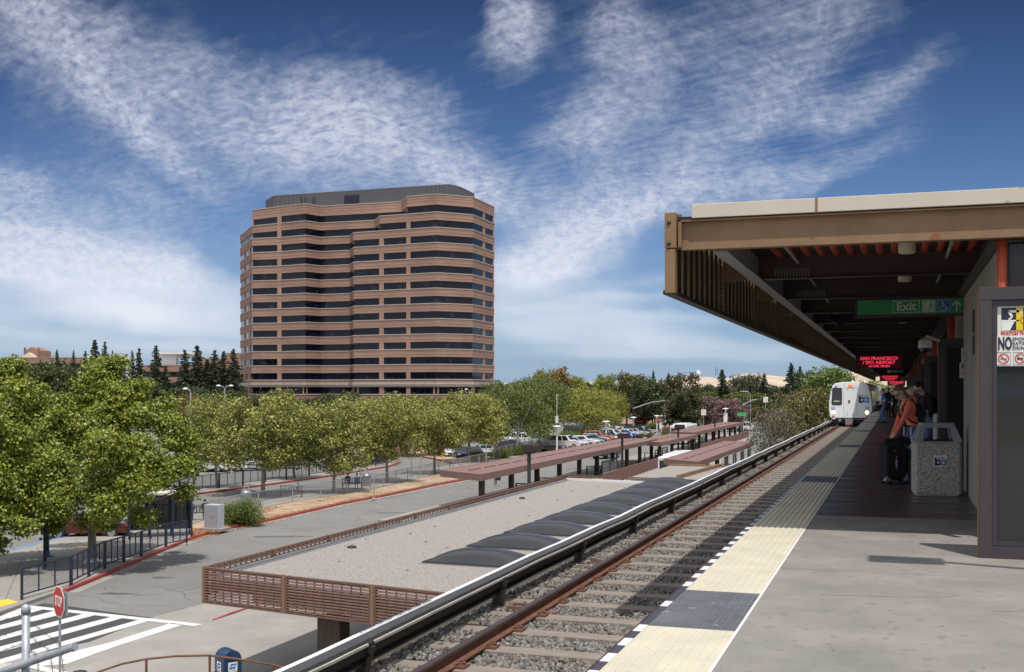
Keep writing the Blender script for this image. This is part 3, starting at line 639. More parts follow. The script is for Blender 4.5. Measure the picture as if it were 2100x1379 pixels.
def tiles(y0, y1, k):
    n0 = int(y0/.0609)+1; n1 = int(y1/.0609); mb = MB(); mb.box(-1.606,-1.018,y0,y1,-.05,.006)
    me = mb.mesh('tactile_paving', M_['tile_k' if k else 'tile_y'])
    V = [tuple(v.co) for v in me.vertices]; Fs = [tuple(p.vertices) for p in me.polygons]
    mb2 = MB(); mb2.v = V; mb2.f = Fs; mb2.m = [0]*len(Fs)
    if y0 < 30:
        for j in range(n0, n1):
            yy = j*.0609
            if yy < 4.3: continue
            for i in range(9):
                xx = -1.312+(i-4)*.0655; c = 6
                vs = []
                for rr, zz in ((.019,.006),(.016,.0105),(.009,.0125)):
                    vs += [(xx+rr*math.cos(a*math.pi*2/c), yy+rr*math.sin(a*math.pi*2/c), zz) for a in range(c)]
                fs = [(q*c+a, q*c+(a+1)%c, (q+1)*c+(a+1)%c, (q+1)*c+a) for q in range(2) for a in range(c)]+[tuple(2*c+a for a in range(c))]
                mb2.add(vs, fs)
    else:
        for i in range(9):
            xx = -1.312+(i-4)*.0655; mb2.box(xx-.014,xx+.014,y0+.01,y1-.01,.006,.011)
    o = mb2.build('tactile_paving', M_['tile_k' if k else 'tile_y'])
    return o
for q, (a, b, k) in enumerate(segs):
    o = tiles(a, b, k); struct(o)
root_e = MB(); root_w = MB(); y = 3.0; k = 0
while y < 150:
    near_dark = any(a-.15 <= y < b for a, b, in dark[:1]); st = .70 if near_dark and k % 2 else .225
    (root_e if k % 2 else root_w).box(PE+.006, -1.610, y, y+st, -.03, .004); y += st; k += 1
struct(root_e.build('platform_edge_dark_blocks', M_['purple_dark'])); struct(root_w.build('platform_edge_white_blocks', M_['paint']))
mb = MB(); mb.box(PE-.004,PE+.005,-12,150,-.08,.007); struct(mb.build('platform_edge_strip', M_['maroon']))

mb = MB(); mb.box(7.7,12.5,-12,Y1,-2.1,-1.2); struct(mb.build('far_track_bed', M_['ballast']))
mb = MB(); mb.box(12.5,12.8,-12,Y1,-2.1,-.2); struct(mb.build('far_parapet_wall', M_['conc_side']))
# ------------------------------------------------------------------ canopy
CE, XE, ZB, BAY, NB = 12.65, -2.42, 3.147, 3.75, 33
YE = CE+BAY*NB
cano = empty('platform_canopy', (0, CE, 0), 0, 'long brown steel canopy with louvred outer edge over the platform', 'canopy')
def cp(mb, name, m, **k): o = mb.build(name, m, cano, **k); return o
yb = lambda k: k*BAY
# end beam: web and flanges, slightly cambered roof edge above
mb = MB(); mb.box(XE+.17, 6.6, -.02, .02, ZB+.02, ZB+.305); mb.box(XE+.16, 6.6, -.045, .10, ZB-.0, ZB+.022); mb.box(XE+.17, 6.6, -.085, .10, ZB+.305, ZB+.320)
cp(mb, 'end_beam', M_['brown'])
mb = MB(); mb.box(XE+.14,XE+.175,-.10,.10,ZB+.022,ZB+.304); cp(mb, 'end_plate', M_['brown'])
mb = MB(); mb.box(XE+.11, 6.6, -.06, yb(NB)+.2, ZB+.325, ZB+.360); cp(mb, 'roof_deck', M_['deck'])
mb = MB(); mb.box(XE+.29, -.82, -.105, -.062, ZB+.335, ZB+.487); mb.box(-.80, 6.6, -.105, -.062, ZB+.335, ZB+.487); mb.box(XE+.29,XE+.34,-.06,yb(NB),ZB+.38,ZB+.48)
cp(mb, 'roof_fascia', M_['cream'], bevel=.006)
mb = MB(); mb.box(-.822,-.798,-.11,-.06,ZB+.332,ZB+.490); cp(mb, 'fascia_joint', M_['brown'])
# corner post
mb = MB(); mb.box(XE,XE+.125,-.16,-.02,ZB+.012,ZB+.40); mb.box(XE,XE+.16,-.02,.02,ZB+.012,ZB+.40); mb.box(XE+.003,XE+.115,-.155,-.03,2.665,ZB)
cp(mb, 'corner_post', M_['brown'], bevel=.006)
mb = MB()
for z in (ZB+.06, ZB+.29): mb.lathe((XE+.05,-.16,z), [(.022,0),(.022,.012),(.012,.018)], 8, axis='Y')
cp(mb, 'bolt', M_['brown_dark'])
# edge rails
mb = MB(); mb.box(XE-.02,XE+.10,-.14,yb(NB),2.655,2.70); mb.box(XE,XE+.05,.0,yb(NB),ZB+.34,ZB+.39); cp(mb, 'edge_rail', M_['brown_dark'])
# louvre panels: one mesh shared
mb = MB(); nf = 9
for i in range(nf+1):
    yy = .06+i*(BAY-.12)/nf; mb.box(XE+.074,XE+.10,yy-.012,yy+.012,2.70,ZB+.335)
for j in range(13):
    z = 2.73+j*.061
    for i in range(nf):
        ya = .07+i*(BAY-.12)/nf; yb_ = ya+(BAY-.12)/nf-.02
        mb.add([(XE+.012,ya,z-.01),(XE+.012,yb_+.02,z-.01),(XE+.045,yb_+.02,z+.035),(XE+.045,ya,z+.035),(XE+.075,yb_+.02,z+.066),(XE+.075,ya,z+.066)], [(0,1,2,3),(3,2,4,5)], 1)
lme = mb.mesh('louvre_panel', [M_['brown'], M_['brown_dark']])  # slats get the darker brown: shade behind the fins put into colour
mb = MB(); mb.box(XE+.0,XE+.11,-.045,-.012,2.70,ZB+.335); mb.box(XE,XE+.11,.012,.045,2.70,ZB+.335); pme = mb.mesh('louvre_post', M_['brown'])
# cross beams: I section with a tapered bracket to the edge
mb = MB(); mb.box(-1.86, 6.6, -.01,.01, ZB+.015, ZB+.32); mb.box(-1.86, 6.6, -.085,.085, ZB, ZB+.014)
bme_ = mb.mesh('cross_beam', M_['maroon'])
mb = MB(); mb.add([(XE+.11,-.02,ZB+.320),(XE+.11,-.02,ZB-.02),(XE+.20,-.02,ZB-.02),(-1.94,-.02,ZB+.02),(-1.94,-.02,ZB+.320),(XE+.11,.02,ZB+.320),(XE+.11,.02,ZB-.02),(XE+.20,.02,ZB-.02),(-1.94,.02,ZB+.02),(-1.94,.02,ZB+.320)],
   [(0,1,2,3,4),(9,8,7,6,5)]+[(i,(i+1)%5,5+(i+1)%5,5+i) for i in range(5)])
kme = mb.mesh('edge_bracket', M_['brown'])
mb = MB()
for k in range(42):
    mb.add([(-1.6+k*.19,0.0,ZB+.3225),(-1.5+k*.19,0,ZB+.3225),(-1.53+k*.19,0,ZB+.300),(-1.57+k*.19,0,ZB+.300),(-1.6+k*.19,BAY-.02,ZB+.3225),(-1.5+k*.19,BAY-.02,ZB+.3225),(-1.53+k*.19,BAY-.02,ZB+.300),(-1.57+k*.19,BAY-.02,ZB+.300)],
      [(0,1,2,3),(7,6,5,4),(0,4,5,1),(1,5,6,2),(2,6,7,3),(3,7,4,0)])
dme = mb.mesh('corrugated_decking', M_['orange'])
mb = MB(); mb.lathe((0,0,0), [(.085,-.21),(.10,-.20),(.10,.06),(.095,.07)], 16); lampme = mb.mesh('can_lamp', M_['cream'], smooth=True)
for k in range(NB):
    for me, nm, yy in ((lme,'louvre_panel',0),(pme,'louvre_post',BAY),(bme_,'cross_beam',BAY),(kme,'edge_bracket',BAY)):
        o = bpy.data.objects.new(nm, me); link(o, cano); o.location = (0, yb(k)+yy, 0)
    if k < 1:
        o = bpy.data.objects.new('corrugated_decking', dme); link(o, cano); o.location = (0, yb(k)+.14, 0)
    if k < 14:
        o = bpy.data.objects.new('can_lamp', lampme); link(o, cano); o.location = (.11, yb(k)+1.9 , ZB+.30)
mb = MB(); mb.box(-1.93,-1.77,.14,yb(NB),ZB-.028,ZB-.004); mb.box(-1.857,-1.843,.14,yb(NB),ZB-.004,ZB+.31); cp(mb, 'outer_purlin', M_['grey_paint'])
mb = MB(); mb.box(.90,1.22,.14,yb(NB),ZB-.03,ZB-.003); mb.box(1.02,1.06,.14,yb(NB),ZB,ZB+.32); cp(mb, 'main_girder', M_['purple_dark'])
mb = MB(); 
for x in (-1.3, .62): mb.tube([(x,.3,ZB+.22),(x,yb(NB)-1,ZB+.22)], .022, 6)
cp(mb, 'conduit', M_['grey_paint'])
# bird spikes on the first beams
mb = MB()
for k in (1, 2):
    for i in range(12): mb.tube([(-1.6+i*.04,yb(k)-.05,ZB+.02),(-1.61+i*.04,yb(k)-.06,ZB+.14)], .0025, 3)
cp(mb, 'bird_spikes', M_['steel'])
# far end gable of canopy
mb = MB(); mb.box(-1.8,6.6,yb(NB)+.3,yb(NB)+.5,ZB-.5,ZB+.30); cp(mb, 'far_end_beam', M_['brown'])

# ------------------------------------------------------------------ concrete columns, windbreaks, pipes
mb = MB(); mb.box(1.10,4.2,12.86,13.16,2.45,ZB-.04); o = mb.build('dark_header_fill', M_['purple_dark']); tag(o, 'dark box standing for beam and shaded void above the nearest glass windbreak', 'beam')  # dark box added over the bright wall face, in place of the shade there
mb = MB(); mb.tube([(1.02,12.8,2.0),(1.02,12.8,ZB)], .05, 12); o = mb.build('orange_downpipe', M_['orange'], smooth=True); tag(o, 'orange downpipe above the nearest windbreak, at the right edge', 'pipe', 'orange pipes under the canopy')
mb = MB(); mb.box(1.02,3.6,13.2,20.0,0.0,ZB-.04)
for z in (1.25,): mb.box(1.012,1.02,17.3,17.7,2.18,2.62)
o = mb.build('lift_shaft_wall', M_['conc_wall']); tag(o, 'board marked grey concrete wall behind the nearest glass windbreak', 'wall')
mb = MB(); mb.box(1.003,1.012,17.2,17.45,2.42,2.72); mb.box(1.003,1.012,17.2,17.45,2.1,2.36); o = mb.build('wall_plate', M_['dark']); tag(o, 'pair of dark metal plates high on the concrete wall', 'plate')
for k in range(11):
    y = 24.9+k*11.3*(1 if k < 1 else 1); mb = MB()
    mb.box(1.13, 2.3, y, y+3.2, 0, ZB-.04); 
    o = mb.build('concrete_column', M_['conc_wall'])
    tag(o, 'broad concrete column %s along the covered platform' % ('behind the second windbreak' if k == 0 else 'number %d counted from the second windbreak' % (k+1)), 'column', 'concrete columns down the platform')
    mb = MB(); x = 1.02
    mb.tube([(x,y-.5,ZB),(x,y-.5,2.05)], .075, 12)
    mb.lathe((x,y-.5,2.02), [(.03,-.04),(.07,-.01),(.075,.03)], 12)
    if k < 7:
        o = mb.build('orange_downpipe', M_['orange'], smooth=True); tag(o, 'short orange downpipe hanging %s' % ('above the wall telephone' if k == 0 else 'beside concrete column %d' % (k+1)), 'pipe', 'orange pipes under the canopy')
def windbreak(y, label):
    t = empty('glass_windbreak', (.74, y, 0), 0, label, 'windbreak', 'glass windbreaks down the platform')
    mb = MB(); mb.box(0,.115,0,.13,0,2.459); mb.box(-.003,2.6,-.003,.133,2.46,2.581); mb.box(.115,2.5,0.002,.12,0,.115); mb.box(2.5,2.597,0,.13,0,2.459); mb.build('frame', M_['purple'], t, bevel=.004)
    mb = MB(); mb.box(.118,.16,.02,.11,.12,2.456); mb.box(.16,2.498,.02,.11,2.40,2.456); mb.box(.16,2.498,.02,.11,.12,.165); mb.build('glazing_bead', M_['purple_dark'], t)
    mb = MB(); mb.box(.16,2.498,.06,.068,.165,2.40); mb.build('pane', M_['pane'], t)
    mb = MB(); mb.box(-.012,-.001,.02,.05,.02,2.55); mb.build('edge_trim', M_['brown'], t)
    return t
for k in range(9):
    windbreak(11.83+11.3*k, 'purple framed glass windbreak %s' % ('nearest the viewer, at the right edge' if k == 0 else 'holding the dome camera, behind the litter bin' if k == 1 else 'number %d down the platform' % (k+1)))
# phone on the column behind the second windbreak
t = empty('wall_telephone', (1.115, 26.2, 1.35), 0, 'pale grey emergency telephone box with a hanging cord loop', 'telephone')
mb = MB(); mb.box(-.10,.015,-.62,-.02,-.10,.32); mb.build('housing', M_['cream'], t, bevel=.02)
mb = MB(); mb.box(-.13,-.10,-.42,-.22,.06,.26); mb.build('faceplate', M_['grey_paint'], t)
mb = MB(); mb.tube([(-.1,-.4,-.1),(-.1,-.42,-.38),(-.1,-.36,-.44),(-.1,-.3,-.38),(-.1,-.3,-.1)], .014, 6); mb.build('cord', M_['white'], t)
mb = MB(); mb.tube([(0,-.32,.32),(0,-.32,1.75)], .06, 8); mb.build('conduit', M_['cream'], t)
# ------------------------------------------------------------------ exit sign
E = empty('exit_sign', (0.19, 20.2, 2.985), 0, 'long green exit sign with wheelchair symbol hanging under the canopy', 'sign')
HW = .865
mb = MB(); mb.box(-HW,HW,-.06,.06,-.165,.165); mb.build('frame', M_['purple_dark'], E, bevel=.006)
mb = MB(); mb.box(-HW+.045,HW-.045,-.066,-.0605,-.12,.12); mb.build('face', M_['sign_green'], E)
def outline(mb, x0, x1, z0, z1, w, y=-.069): 
    for a in ((x0,x1,z0,z0+w),(x0,x1,z1-w,z1),(x0,x0+w,z0+w,z1-w),(x1-w,x1,z0+w,z1-w)): mb.box(a[0],a[1],y,y+.0025,a[2],a[3])
mb = MB(); outline(mb, -.26, .16, -.10, .10, .008); mb.build('word_border', M_['sign_white'], E)
text('Exit', .20, M_['sign_white'], 'word', E, (-.05,-.068,0), bold=.004)
mb = MB(); mb.box(.20,.40,-.069,-.0665,-.10,.10); mb.build('door_pictogram_plate', M_['sign_white'], E)
mb = MB(); outline(mb, .225, .375, -.08, .08, .008, -.071)
mb.lathe((.335,-.0705,.045), [(.013,0),(.013,.001)], 10, axis='Y'); mb.bar((.333,-.0705,.03),(.325,-.0705,-.01),.014,.002, up=(0,1,0)); mb.bar((.325,-.0705,-.01),(.345,-.0705,-.06),.012,.002,up=(0,1,0)); mb.bar((.325,-.0705,-.01),(.30,-.0705,-.055),.012,.002,up=(0,1,0)); mb.bar((.333,-.0705,.022),(.36,-.0705,-.005),.010,.002,up=(0,1,0)); mb.bar((.333,-.0705,.022),(.305,-.0705,0),.010,.002,up=(0,1,0))
mb.build('walking_figure', M_['sign_green'], E)
mb = MB(); mb.box(.435,.635,-.069,-.0665,-.10,.10); mb.build('wheelchair_plate', M_['sign_blue'], E)
mb = MB(); outline(mb, .44, .63, -.095, .095, .005, -.071); mb.lathe((.515,-.0705,.065), [(.015,0),(.015,.001)], 12, axis='Y')
for a, b, w in (((.515,.048),(.518,-.01),.016),((.518,-.01),(.565,-.01),.014),((.565,-.01),(.585,-.055),.014),((.516,.03),(.55,.03),.010),((.585,-.055),(.605,-.05),.012)):
    mb.bar((a[0],-.0705,a[1]),(b[0],-.0705,b[1]),w,.002,up=(0,1,0))
cc = [(.525+.045*math.cos(a*.3),-.0705,-.032+.045*math.sin(a*.3)) for a in range(8,21)]
for i in range(len(cc)-1): mb.bar(cc[i],cc[i+1],.010,.002,up=(0,1,0))
mb.build('wheelchair_symbol', M_['sign_white'], E)
mb = MB(); mb.bar((.73,-.0675,-.085),(.73,-.0675,.06),.022,.002,up=(0,1,0)); mb.bar((.665,-.0675,.005),(.733,-.0675,.075),.022,.002,up=(0,1,0)); mb.bar((.795,-.0675,.005),(.727,-.0675,.075),.022,.002,up=(0,1,0)); mb.build('up_arrow', M_['sign_white'], E)
mb = MB()
for x in (-.45, .55): mb.tube([(x,0,.165),(x,0,.62)], .014, 6)
for x0, x1 in ((-.72,-.60),(-.36,.42),(.62,.78)):
    for x in (x0, x1): mb.tube([(x,.1,.165),(x,.1,.36)], .006, 5)
    mb.tube([(x0,.1,.36),(x1,.1,.36)], .005, 5); mb.tube([(x0,.1,.29),(x1,.1,.29)], .004, 5)
mb.build('hanger', M_['steel'], E)
mb = MB()
for x in (-.45,.55): mb.lathe((x,0,.62), [(.035,-.04),(.06,0),(.08,.03),(.08,.06)], 10); mb.box(x-.13,x+.13,-.12,.12,.66,.72)
mb.build('hanger_clamp', M_['dark'], E)
# ------------------------------------------------------------------ LED boards
def led(x, y, z, label, w=1.0, h=.33):
    t = empty('led_board', (x, y, z), 0, label, 'display', 'red departure boards under the canopy')
    mb = MB(); mb.box(-w,w,-.1,.1,-h,h); mb.build('case', M_['black'], t, bevel=.01)
    mb = MB(); mb.box(-w+.06,w-.06,-.104,-.1005,-h+.09,h-.07); mb.build('screen', M_['led_back'], t)
    for s, sz, zz in (('SAN FRANCISCO',.20,.165),('/ SFO AIRPORT',.20,-.02),('10 CAR TRAIN',.13,-.18)): text(s, sz, M_['led'], 'led_text', t, (0,-.108,zz), bold=.007, sx=1.05 if sz > .15 else 1.1)
    text('PLATFORM  2', .09, M_['grey_paint'], 'platform_lettering', t, (-.52,-.108,-.285))
    mb = MB()
    for xx in (-.6,.6): mb.box(xx-.09,xx+.09,-.06,.06,h,ZB+.0-z+.02 if ZB-z > h else h+.05)
    mb.build('hanger', M_['dark'], t); return t
M_['led_back'] = mat('led_back', (.015,.005,.008), .4, 0, emit=(.5,.01,.04), estr=.03)
led(-.78, 54.5, 2.87, 'largest red departure board reading San Francisco SFO Airport, nearest')
led(-.72, 125, 2.87, 'second red departure board, smaller, below the platform number sign')
led(-.1, 141, 2.45, 'third and most distant red departure board')
t = empty('destination_sign', (-.55, 88, 2.98), 0, 'black hanging sign with white platform number 2 and Millbrae', 'sign')
mb = MB(); mb.box(-1.0,1.0,-.06,.06,-.15,.15); mb.build('panel', M_['black'], t)
mb = MB(); mb.box(-.12,.08,-.066,-.061,-.1,.1); mb.build('number_plate', M_['sign_white'], t)
text('2', .2, M_['ink'], 'number', t, (-.02,-.068,0)); text('Millbrae', .2, M_['sign_white'], 'name', t, (.48,-.066,0))
mb = MB(); mb.bar((.9,-.064,-.08),(.9,-.064,.07),.02,.002,up=(0,1,0)); mb.bar((.85,-.064,.02),(.9,-.064,.08),.02,.002,up=(0,1,0)); mb.bar((.95,-.064,.02),(.9,-.064,.08),.02,.002,up=(0,1,0)); mb.build('arrow', M_['sign_white'], t)
# ------------------------------------------------------------------ cameras
x, y = AT(1716, 26.5); t = empty('security_camera', (x, y, HT(657,26.5)), 0, 'tubular grey camera hanging under the beams left of the exit sign', 'camera')
mb = MB(); mb.tube([(-.14,.25,.10),(.06,-.12,-.06)], .085, 14); mb.tube([(.045,-.09,-.05),(.085,-.165,-.08)], .10, 14); mb.build('housing', M_['dark'], t, smooth=False)
mb = MB(); mb.tube([(.08,-.155,-.075),(.092,-.18,-.086)], .065, 12); mb.build('lens', M_['car_glass'], t)
mb = MB(); mb.tube([(-.05,.1,.05),(-.05,.1,.42)], .018, 6); mb.tube([(-.12,.2,.1),(-.3,.2,.06),(-.34,.2,.16),(-.2,.2,.22)], .012, 6); mb.build('bracket', M_['grey_paint'], t)
t = empty('dome_camera', (.50, 23.1, 2.43), 0, 'round white dome camera on an arm from the second windbreak', 'camera')
mb = MB(); mb.lathe((0,0,0), [(.05,.16),(.09,.14),(.12,.10),(.128,.0),(.125,-.03)][::-1], 18); mb.build('cap', M_['white_old'], t, smooth=True)
mb = MB(); mb.lathe((0,0,0), [(.02,-.12),(.06,-.105),(.085,-.07),(.095,-.03)], 16); mb.build('dome', M_['car_glass'], t, smooth=True)
mb = MB(); mb.tube([(0,0,.15),(.02,0,.19),(.26,0,.10)], [.03,.03,.025], 8); mb.build('arm', M_['white_old'], t)
# ------------------------------------------------------------------ notices on the glass
def notices(x, y, near=True):
    t = empty('warning_notice', (x, y, 0), 0, 'watch the gap notice stuck on the %s windbreak glass' % ('nearest' if near else 'second'), 'notice', 'watch the gap notices')
    mb = MB(); mb.box(0,.62,0,.004,2.11,2.41); mb.build('card', M_['sign_white'], t)
    mb = MB(); mb.box(.035,.585,-.003,-.001,2.17,2.385); mb.build('picture', M_['ink'], t)
    mb = MB(); mb.box(.165,.225,-.006,-.004,2.172,2.383); mb.build('yellow_strip', M_['sign_yellow'], t)
    mb = MB(); mb.lathe((.21,-.007,2.345), [(.016,0),(.016,.001)], 10, axis='Y')
    for a, b, w in (((.19,2.35),(.10,2.35),.022),((.10,2.35),(.13,2.30),.022),((.13,2.30),(.10,2.27),.016),((.035,2.262),(.19,2.262),.014),((.33,2.26),(.36,2.385),.03)): mb.bar((a[0],-.005,a[1]),(b[0],-.005,b[1]),w,.002,up=(0,1,0))
    mb.add([(.035,-.005,2.255),(.15,-.005,2.255),(.11,-.005,2.17),(.035,-.005,2.17),(.035,-.0035,2.255),(.15,-.0035,2.255),(.11,-.0035,2.17),(.035,-.0035,2.17)], [(0,1,2,3),(7,6,5,4),(0,4,5,1),(1,5,6,2),(2,6,7,3),(3,7,4,0)])
    mb.add([(.27,-.005,2.20),(.35,-.005,2.37),(.55,-.005,2.37),(.55,-.005,2.20),(.27,-.0035,2.20),(.35,-.0035,2.37),(.55,-.0035,2.37),(.55,-.0035,2.20)], [(0,1,2,3),(7,6,5,4),(0,4,5,1),(1,5,6,2),(2,6,7,3),(3,7,4,0)]); mb.build('figure', M_['sign_white'], t)
    mb = MB(); cc = [(.235+.034*math.cos(a*math.pi/9),-.008,2.265+.034*math.sin(a*math.pi/9)) for a in range(19)]
    for i in range(18): mb.bar(cc[i],cc[i+1],.006,.001,up=(0,1,0))
    mb.build('ring', M_['red_ink'], t)
    text('WATCH THE GAP', .052, M_['red_ink'], 'wording', t, (.03,-.003,2.14), align='LEFT', bold=.002, sx=.78)
    t = empty('prohibition_notice', (x-.03, y-.006, 0), 0, 'no smoking eating drinking notice stuck on the %s windbreak glass' % ('nearest' if near else 'second'), 'notice', 'no smoking notices')
    mb = MB(); mb.box(0,.75,0,.004,1.83,2.115); mb.build('card', M_['sign_white'], t, bevel=.001)
    text('NO', .165, M_['ink'], 'wording', t, (.034,-.003,2.04), align='LEFT', bold=.006, sx=.47)
    for i, s in enumerate(('SMOKING','EATING','DRINKING')): text(s, .046, M_['ink'], 'wording', t, (.160,-.003,2.086-i*.043), align='LEFT', bold=0, sx=1.0)
    for i in range(4):
        cx = .085+i*.145; ring = MB(); cc = [(cx+.044*math.cos(a*math.pi/9),-.004,1.903+.044*math.sin(a*math.pi/9)) for a in range(19)]
        for q in range(18): ring.bar(cc[q],cc[q+1],.009,.001,up=(0,1,0))
        ring.bar((cx-.03,-.0045,1.933),(cx+.03,-.0045,1.873),.008,.001,up=(0,1,0)); ring.build('prohibition_ring', M_['red_ink'], t)
        ic = MB(); ic.bar((cx-.028,-.0025,1.90),(cx+.026,-.0025,1.90),.009 if i == 0 else .018,.001,up=(0,1,0)); outline(ic, cx-.062, cx+.062, 1.842, 1.962, .002, -.003); ic.build('pictogram', M_['ink'], t)
notices(.74+.165, 11.83+.045); notices(.74+.40, 23.13+.045, False)
# ------------------------------------------------------------------ lower building with gravel roof
RZ = -3.55; YC = 1.0/CT
LB = empty('gravel_roof_building', (0,0,GZ), 0, 'low station building with gravel roof and louvred screens beside the track', 'building')
P1, P2 = Vector((-18.2,27.5,0)), Vector((-12.56,26.3,0)); sk = (P2-P1).normalized()
def along(x, y0): return (x, y0+(x+18.2)*sk.y/sk.x)
A = [along(-18.05,27.65), along(-5.4,27.65), along(-5.4,64), along(-18.05,64)]
dz = -GZ
def lb(mb, name, m, **k): 
    mb.v = [(v[0],v[1],v[2]+dz) for v in mb.v]; return mb.build(name, m, LB, **k)
mb = MB(); mb.prism(A, RZ-.35, RZ); lb(mb, 'gravel_roof', M_['gravel_roof'])
mb = MB(); mb.prism([along(-17.2,28.6), along(-5.4,28.6), along(-5.4,63), along(-17.2,63)], RZ-.8, RZ-.352); lb(mb, 'soffit', M_['conc_wall'])
mb = MB(); mb.prism([along(-14,36), along(-5.4,36), along(-5.4,63), along(-14,63)], GZ+.11, RZ-.8); lb(mb, 'wall', M_['conc_wall'])
M_['dark_timber'] = mat('dark_timber', (.075,.055,.042), .8, .35, 5, .3, 20, stretch=(3,3,.3))
for x, y in ((-14.1,27.3),(-13.9,45)):
    mb = MB(); mb.prism([(x-.33,y-.29),(x+.33,y-.32),(x+.33,y+.27),(x-.33,y+.29)], GZ+.10, RZ-.8); lb(mb, 'column', M_['dark_timber'])
mb = MB(); mb.box(-18.04,-17.90,27.7,64,RZ-.01,RZ+.07); mb.box(-17.90,-17.80,27.7,64,RZ-.01,RZ+.025); lb(mb, 'gutter', M_['steel'])
mb = MB(); mb.bar((*along(-18,63.7),RZ+.06),(*along(-5.4,63.7),RZ+.06),.16,.12); lb(mb, 'flashing', M_['white_old'])
def screen_mesh(Lp, H=1.0, nc=9, nr=12, th=.10):
    fr = MB(); 
    for x0, x1 in ((0,.07),(Lp-.07,Lp)): fr.box(x0,x1,-.05,.05,0,H)
    fr.box(.07,Lp-.07,-.045,.045,0,.05); fr.box(.07,Lp-.07,-.045,.045,H-.05,H)
    sl = MB(); w = (Lp-.14)/nc; hh = (H-.1)/nr
    for i in range(nc):
        x0 = .07+i*w
        for j in range(nr):
            z = .05+j*hh; q = .012
            zz_ = z+hh*.28
            sl.add([(x0+.008,-.04,zz_),(x0+w-.02,-.04,zz_),(x0+.008,-.045,zz_+hh*.34),(x0+w-.02,-.045,zz_+hh*.34),(x0+.008,.03,zz_+hh*.5),(x0+w-.02,.03,zz_+hh*.5),(x0+.008,.03,zz_+hh*.42),(x0+w-.02,.03,zz_+hh*.42),(x0+.008,-.03,zz_),(x0+w-.02,-.03,zz_)],
                   [(0,1,3,2),(2,3,5,4),(4,5,7,6),(6,7,9,8),(8,9,1,0),(0,2,4,6,8),(1,9,7,5,3)])
        if i: sl.box(x0-.006,x0+.006,-.02,.035,.05,H-.05)
    return fr.mesh('screen_frame', M_['lframe']), sl.mesh('louvre_slats', M_['louver'])
f1, s1 = screen_mesh(2.86)
f2, s2 = screen_mesh(3.62, .80, 12, 5)
def panel(fm, sm, loc, rz, Lp):
    for me, nm in ((fm,'screen_frame'),(sm,'louvre_slats')):
        o = bpy.data.objects.new(nm, me); link(o, LB); o.location = (loc[0],loc[1],loc[2]+dz); o.rotation_euler = (0,0,rz)
ang = math.atan2(sk.y, sk.x)
for k in range(5):
    p = P1+sk*(2.92*k+.05); panel(f1, s1, (p.x,p.y,-4.28), ang, 2.86)
for k in range(10): panel(f2, s2, (-18.2, 27.6+k*3.66, -4.08), R(90), 3.62)
for k in range(4):
    x, y = along(-18.1+k*3.4, 64.1); panel(f2, s2, (x,y,-4.05), ang, 3.62)
mb = MB()
for k in range(6):
    p = P1+sk*(2.92*k+.02); mb.obox((p.x,p.y,-3.79), (.075,.13,.98), (0,0,ang))
for k in range(11): mb.box(-18.27,-18.14,27.545+k*3.66,27.635+k*3.66,-4.1,-3.27)
lb(mb, 'screen_post', M_['brown'])
def debris():
    r = random.Random(5); mb = MB()
    for i in range(60):
        x = r.uniform(-17.6,-6); y = r.uniform(29,62); s_ = r.uniform(.03,.09); mb.obox((x,y,RZ+dz+.01), (s_,s_*.7,.03), (0,0,r.random()*3))
    o = mb.build('roof_debris', M_['bark_dark'], LB); o['kind'] = 'stuff'
    mb = MB()
    for x, y in ((-16.9,34),(-16.9,52)): mb.lathe((x,y,RZ+dz), [(.16,0),(.14,.06),(.05,.09)], 12)
    mb.build('roof_drain', M_['dark'], LB)
debris()
# skylight domes
def dome_mesh(w=2.95, d=1.75, h=.34):
    nx, ny = 18, 12; V = []; n = nx+1
    for j in range(ny+1):
        for i in range(nx+1):
            u, v = 2*i/nx-1, 2*j/ny-1; z = h*(1-abs(u)**2.3)**.75*(1-abs(v)**2.6)**.75; V.append((u*w/2, v*d/2, z+.07))
    Fq = [(j*n+i, j*n+i+1, (j+1)*n+i+1, (j+1)*n+i) for j in range(ny) for i in range(nx)]
    return np_mesh('dome', V, Fq, M_['sky_glass'], smooth=True)
dm = dome_mesh(); mb = MB(); mb.box(-1.56,1.56,-.95,.95,0,.07); kerb = mb.mesh('curb_frame', M_['dark'], bevel=.015)
mb = MB(); mb.box(-1.62,1.62,-1.0,1.0,0,.02); skirt = mb.mesh('flashing', M_['steel'])
names = ['nearest and largest', 'second from the near end', 'third from the near end', 'fourth from the near end', 'middle one', 'fourth from the far end', 'third from the far end', 'second from the far end', 'farthest']
for k in range(9):
    t = empty('skylight', (-11.8, 32.5+k*3.72, RZ+.002), ang*.3, 'smoky domed skylight on the gravel roof, %s of nine' % names[k], 'skylight', 'domed skylights on the gravel roof')
    for me, nm in ((skirt,'flashing'),(kerb,'curb_frame'),(dm,'dome')):
        o = bpy.data.objects.new(nm, me); link(o, t)
        if nm == 'dome': o.location.z = 0
# second, farther gravel roof
t = empty('far_gravel_roof_building', (0,0,GZ), 0, 'small low building with gravel roof just beyond the skylights', 'building')
mb = MB(); mb.prism([(-14.7,65.5),(-8,64.8),(-8,77),(-14.6,77.5)], 2.7, 3.2); mb.build('gravel_roof', M_['gravel_roof'], t)
mb = MB(); mb.bar((-14.7,77.3,3.2),(-10.6,76.9,3.2),.2,.25); mb.bar((-12.0,66,3.25),(-11.2,77,3.25),.18,.34); mb.build('fascia', M_['brown'], t)
mb = MB(); mb.prism([(-14.2,66.5),(-8.4,66),(-8.4,76),(-14.2,76.5)], .1, 2.7); mb.build('wall', M_['conc_wall'], t)
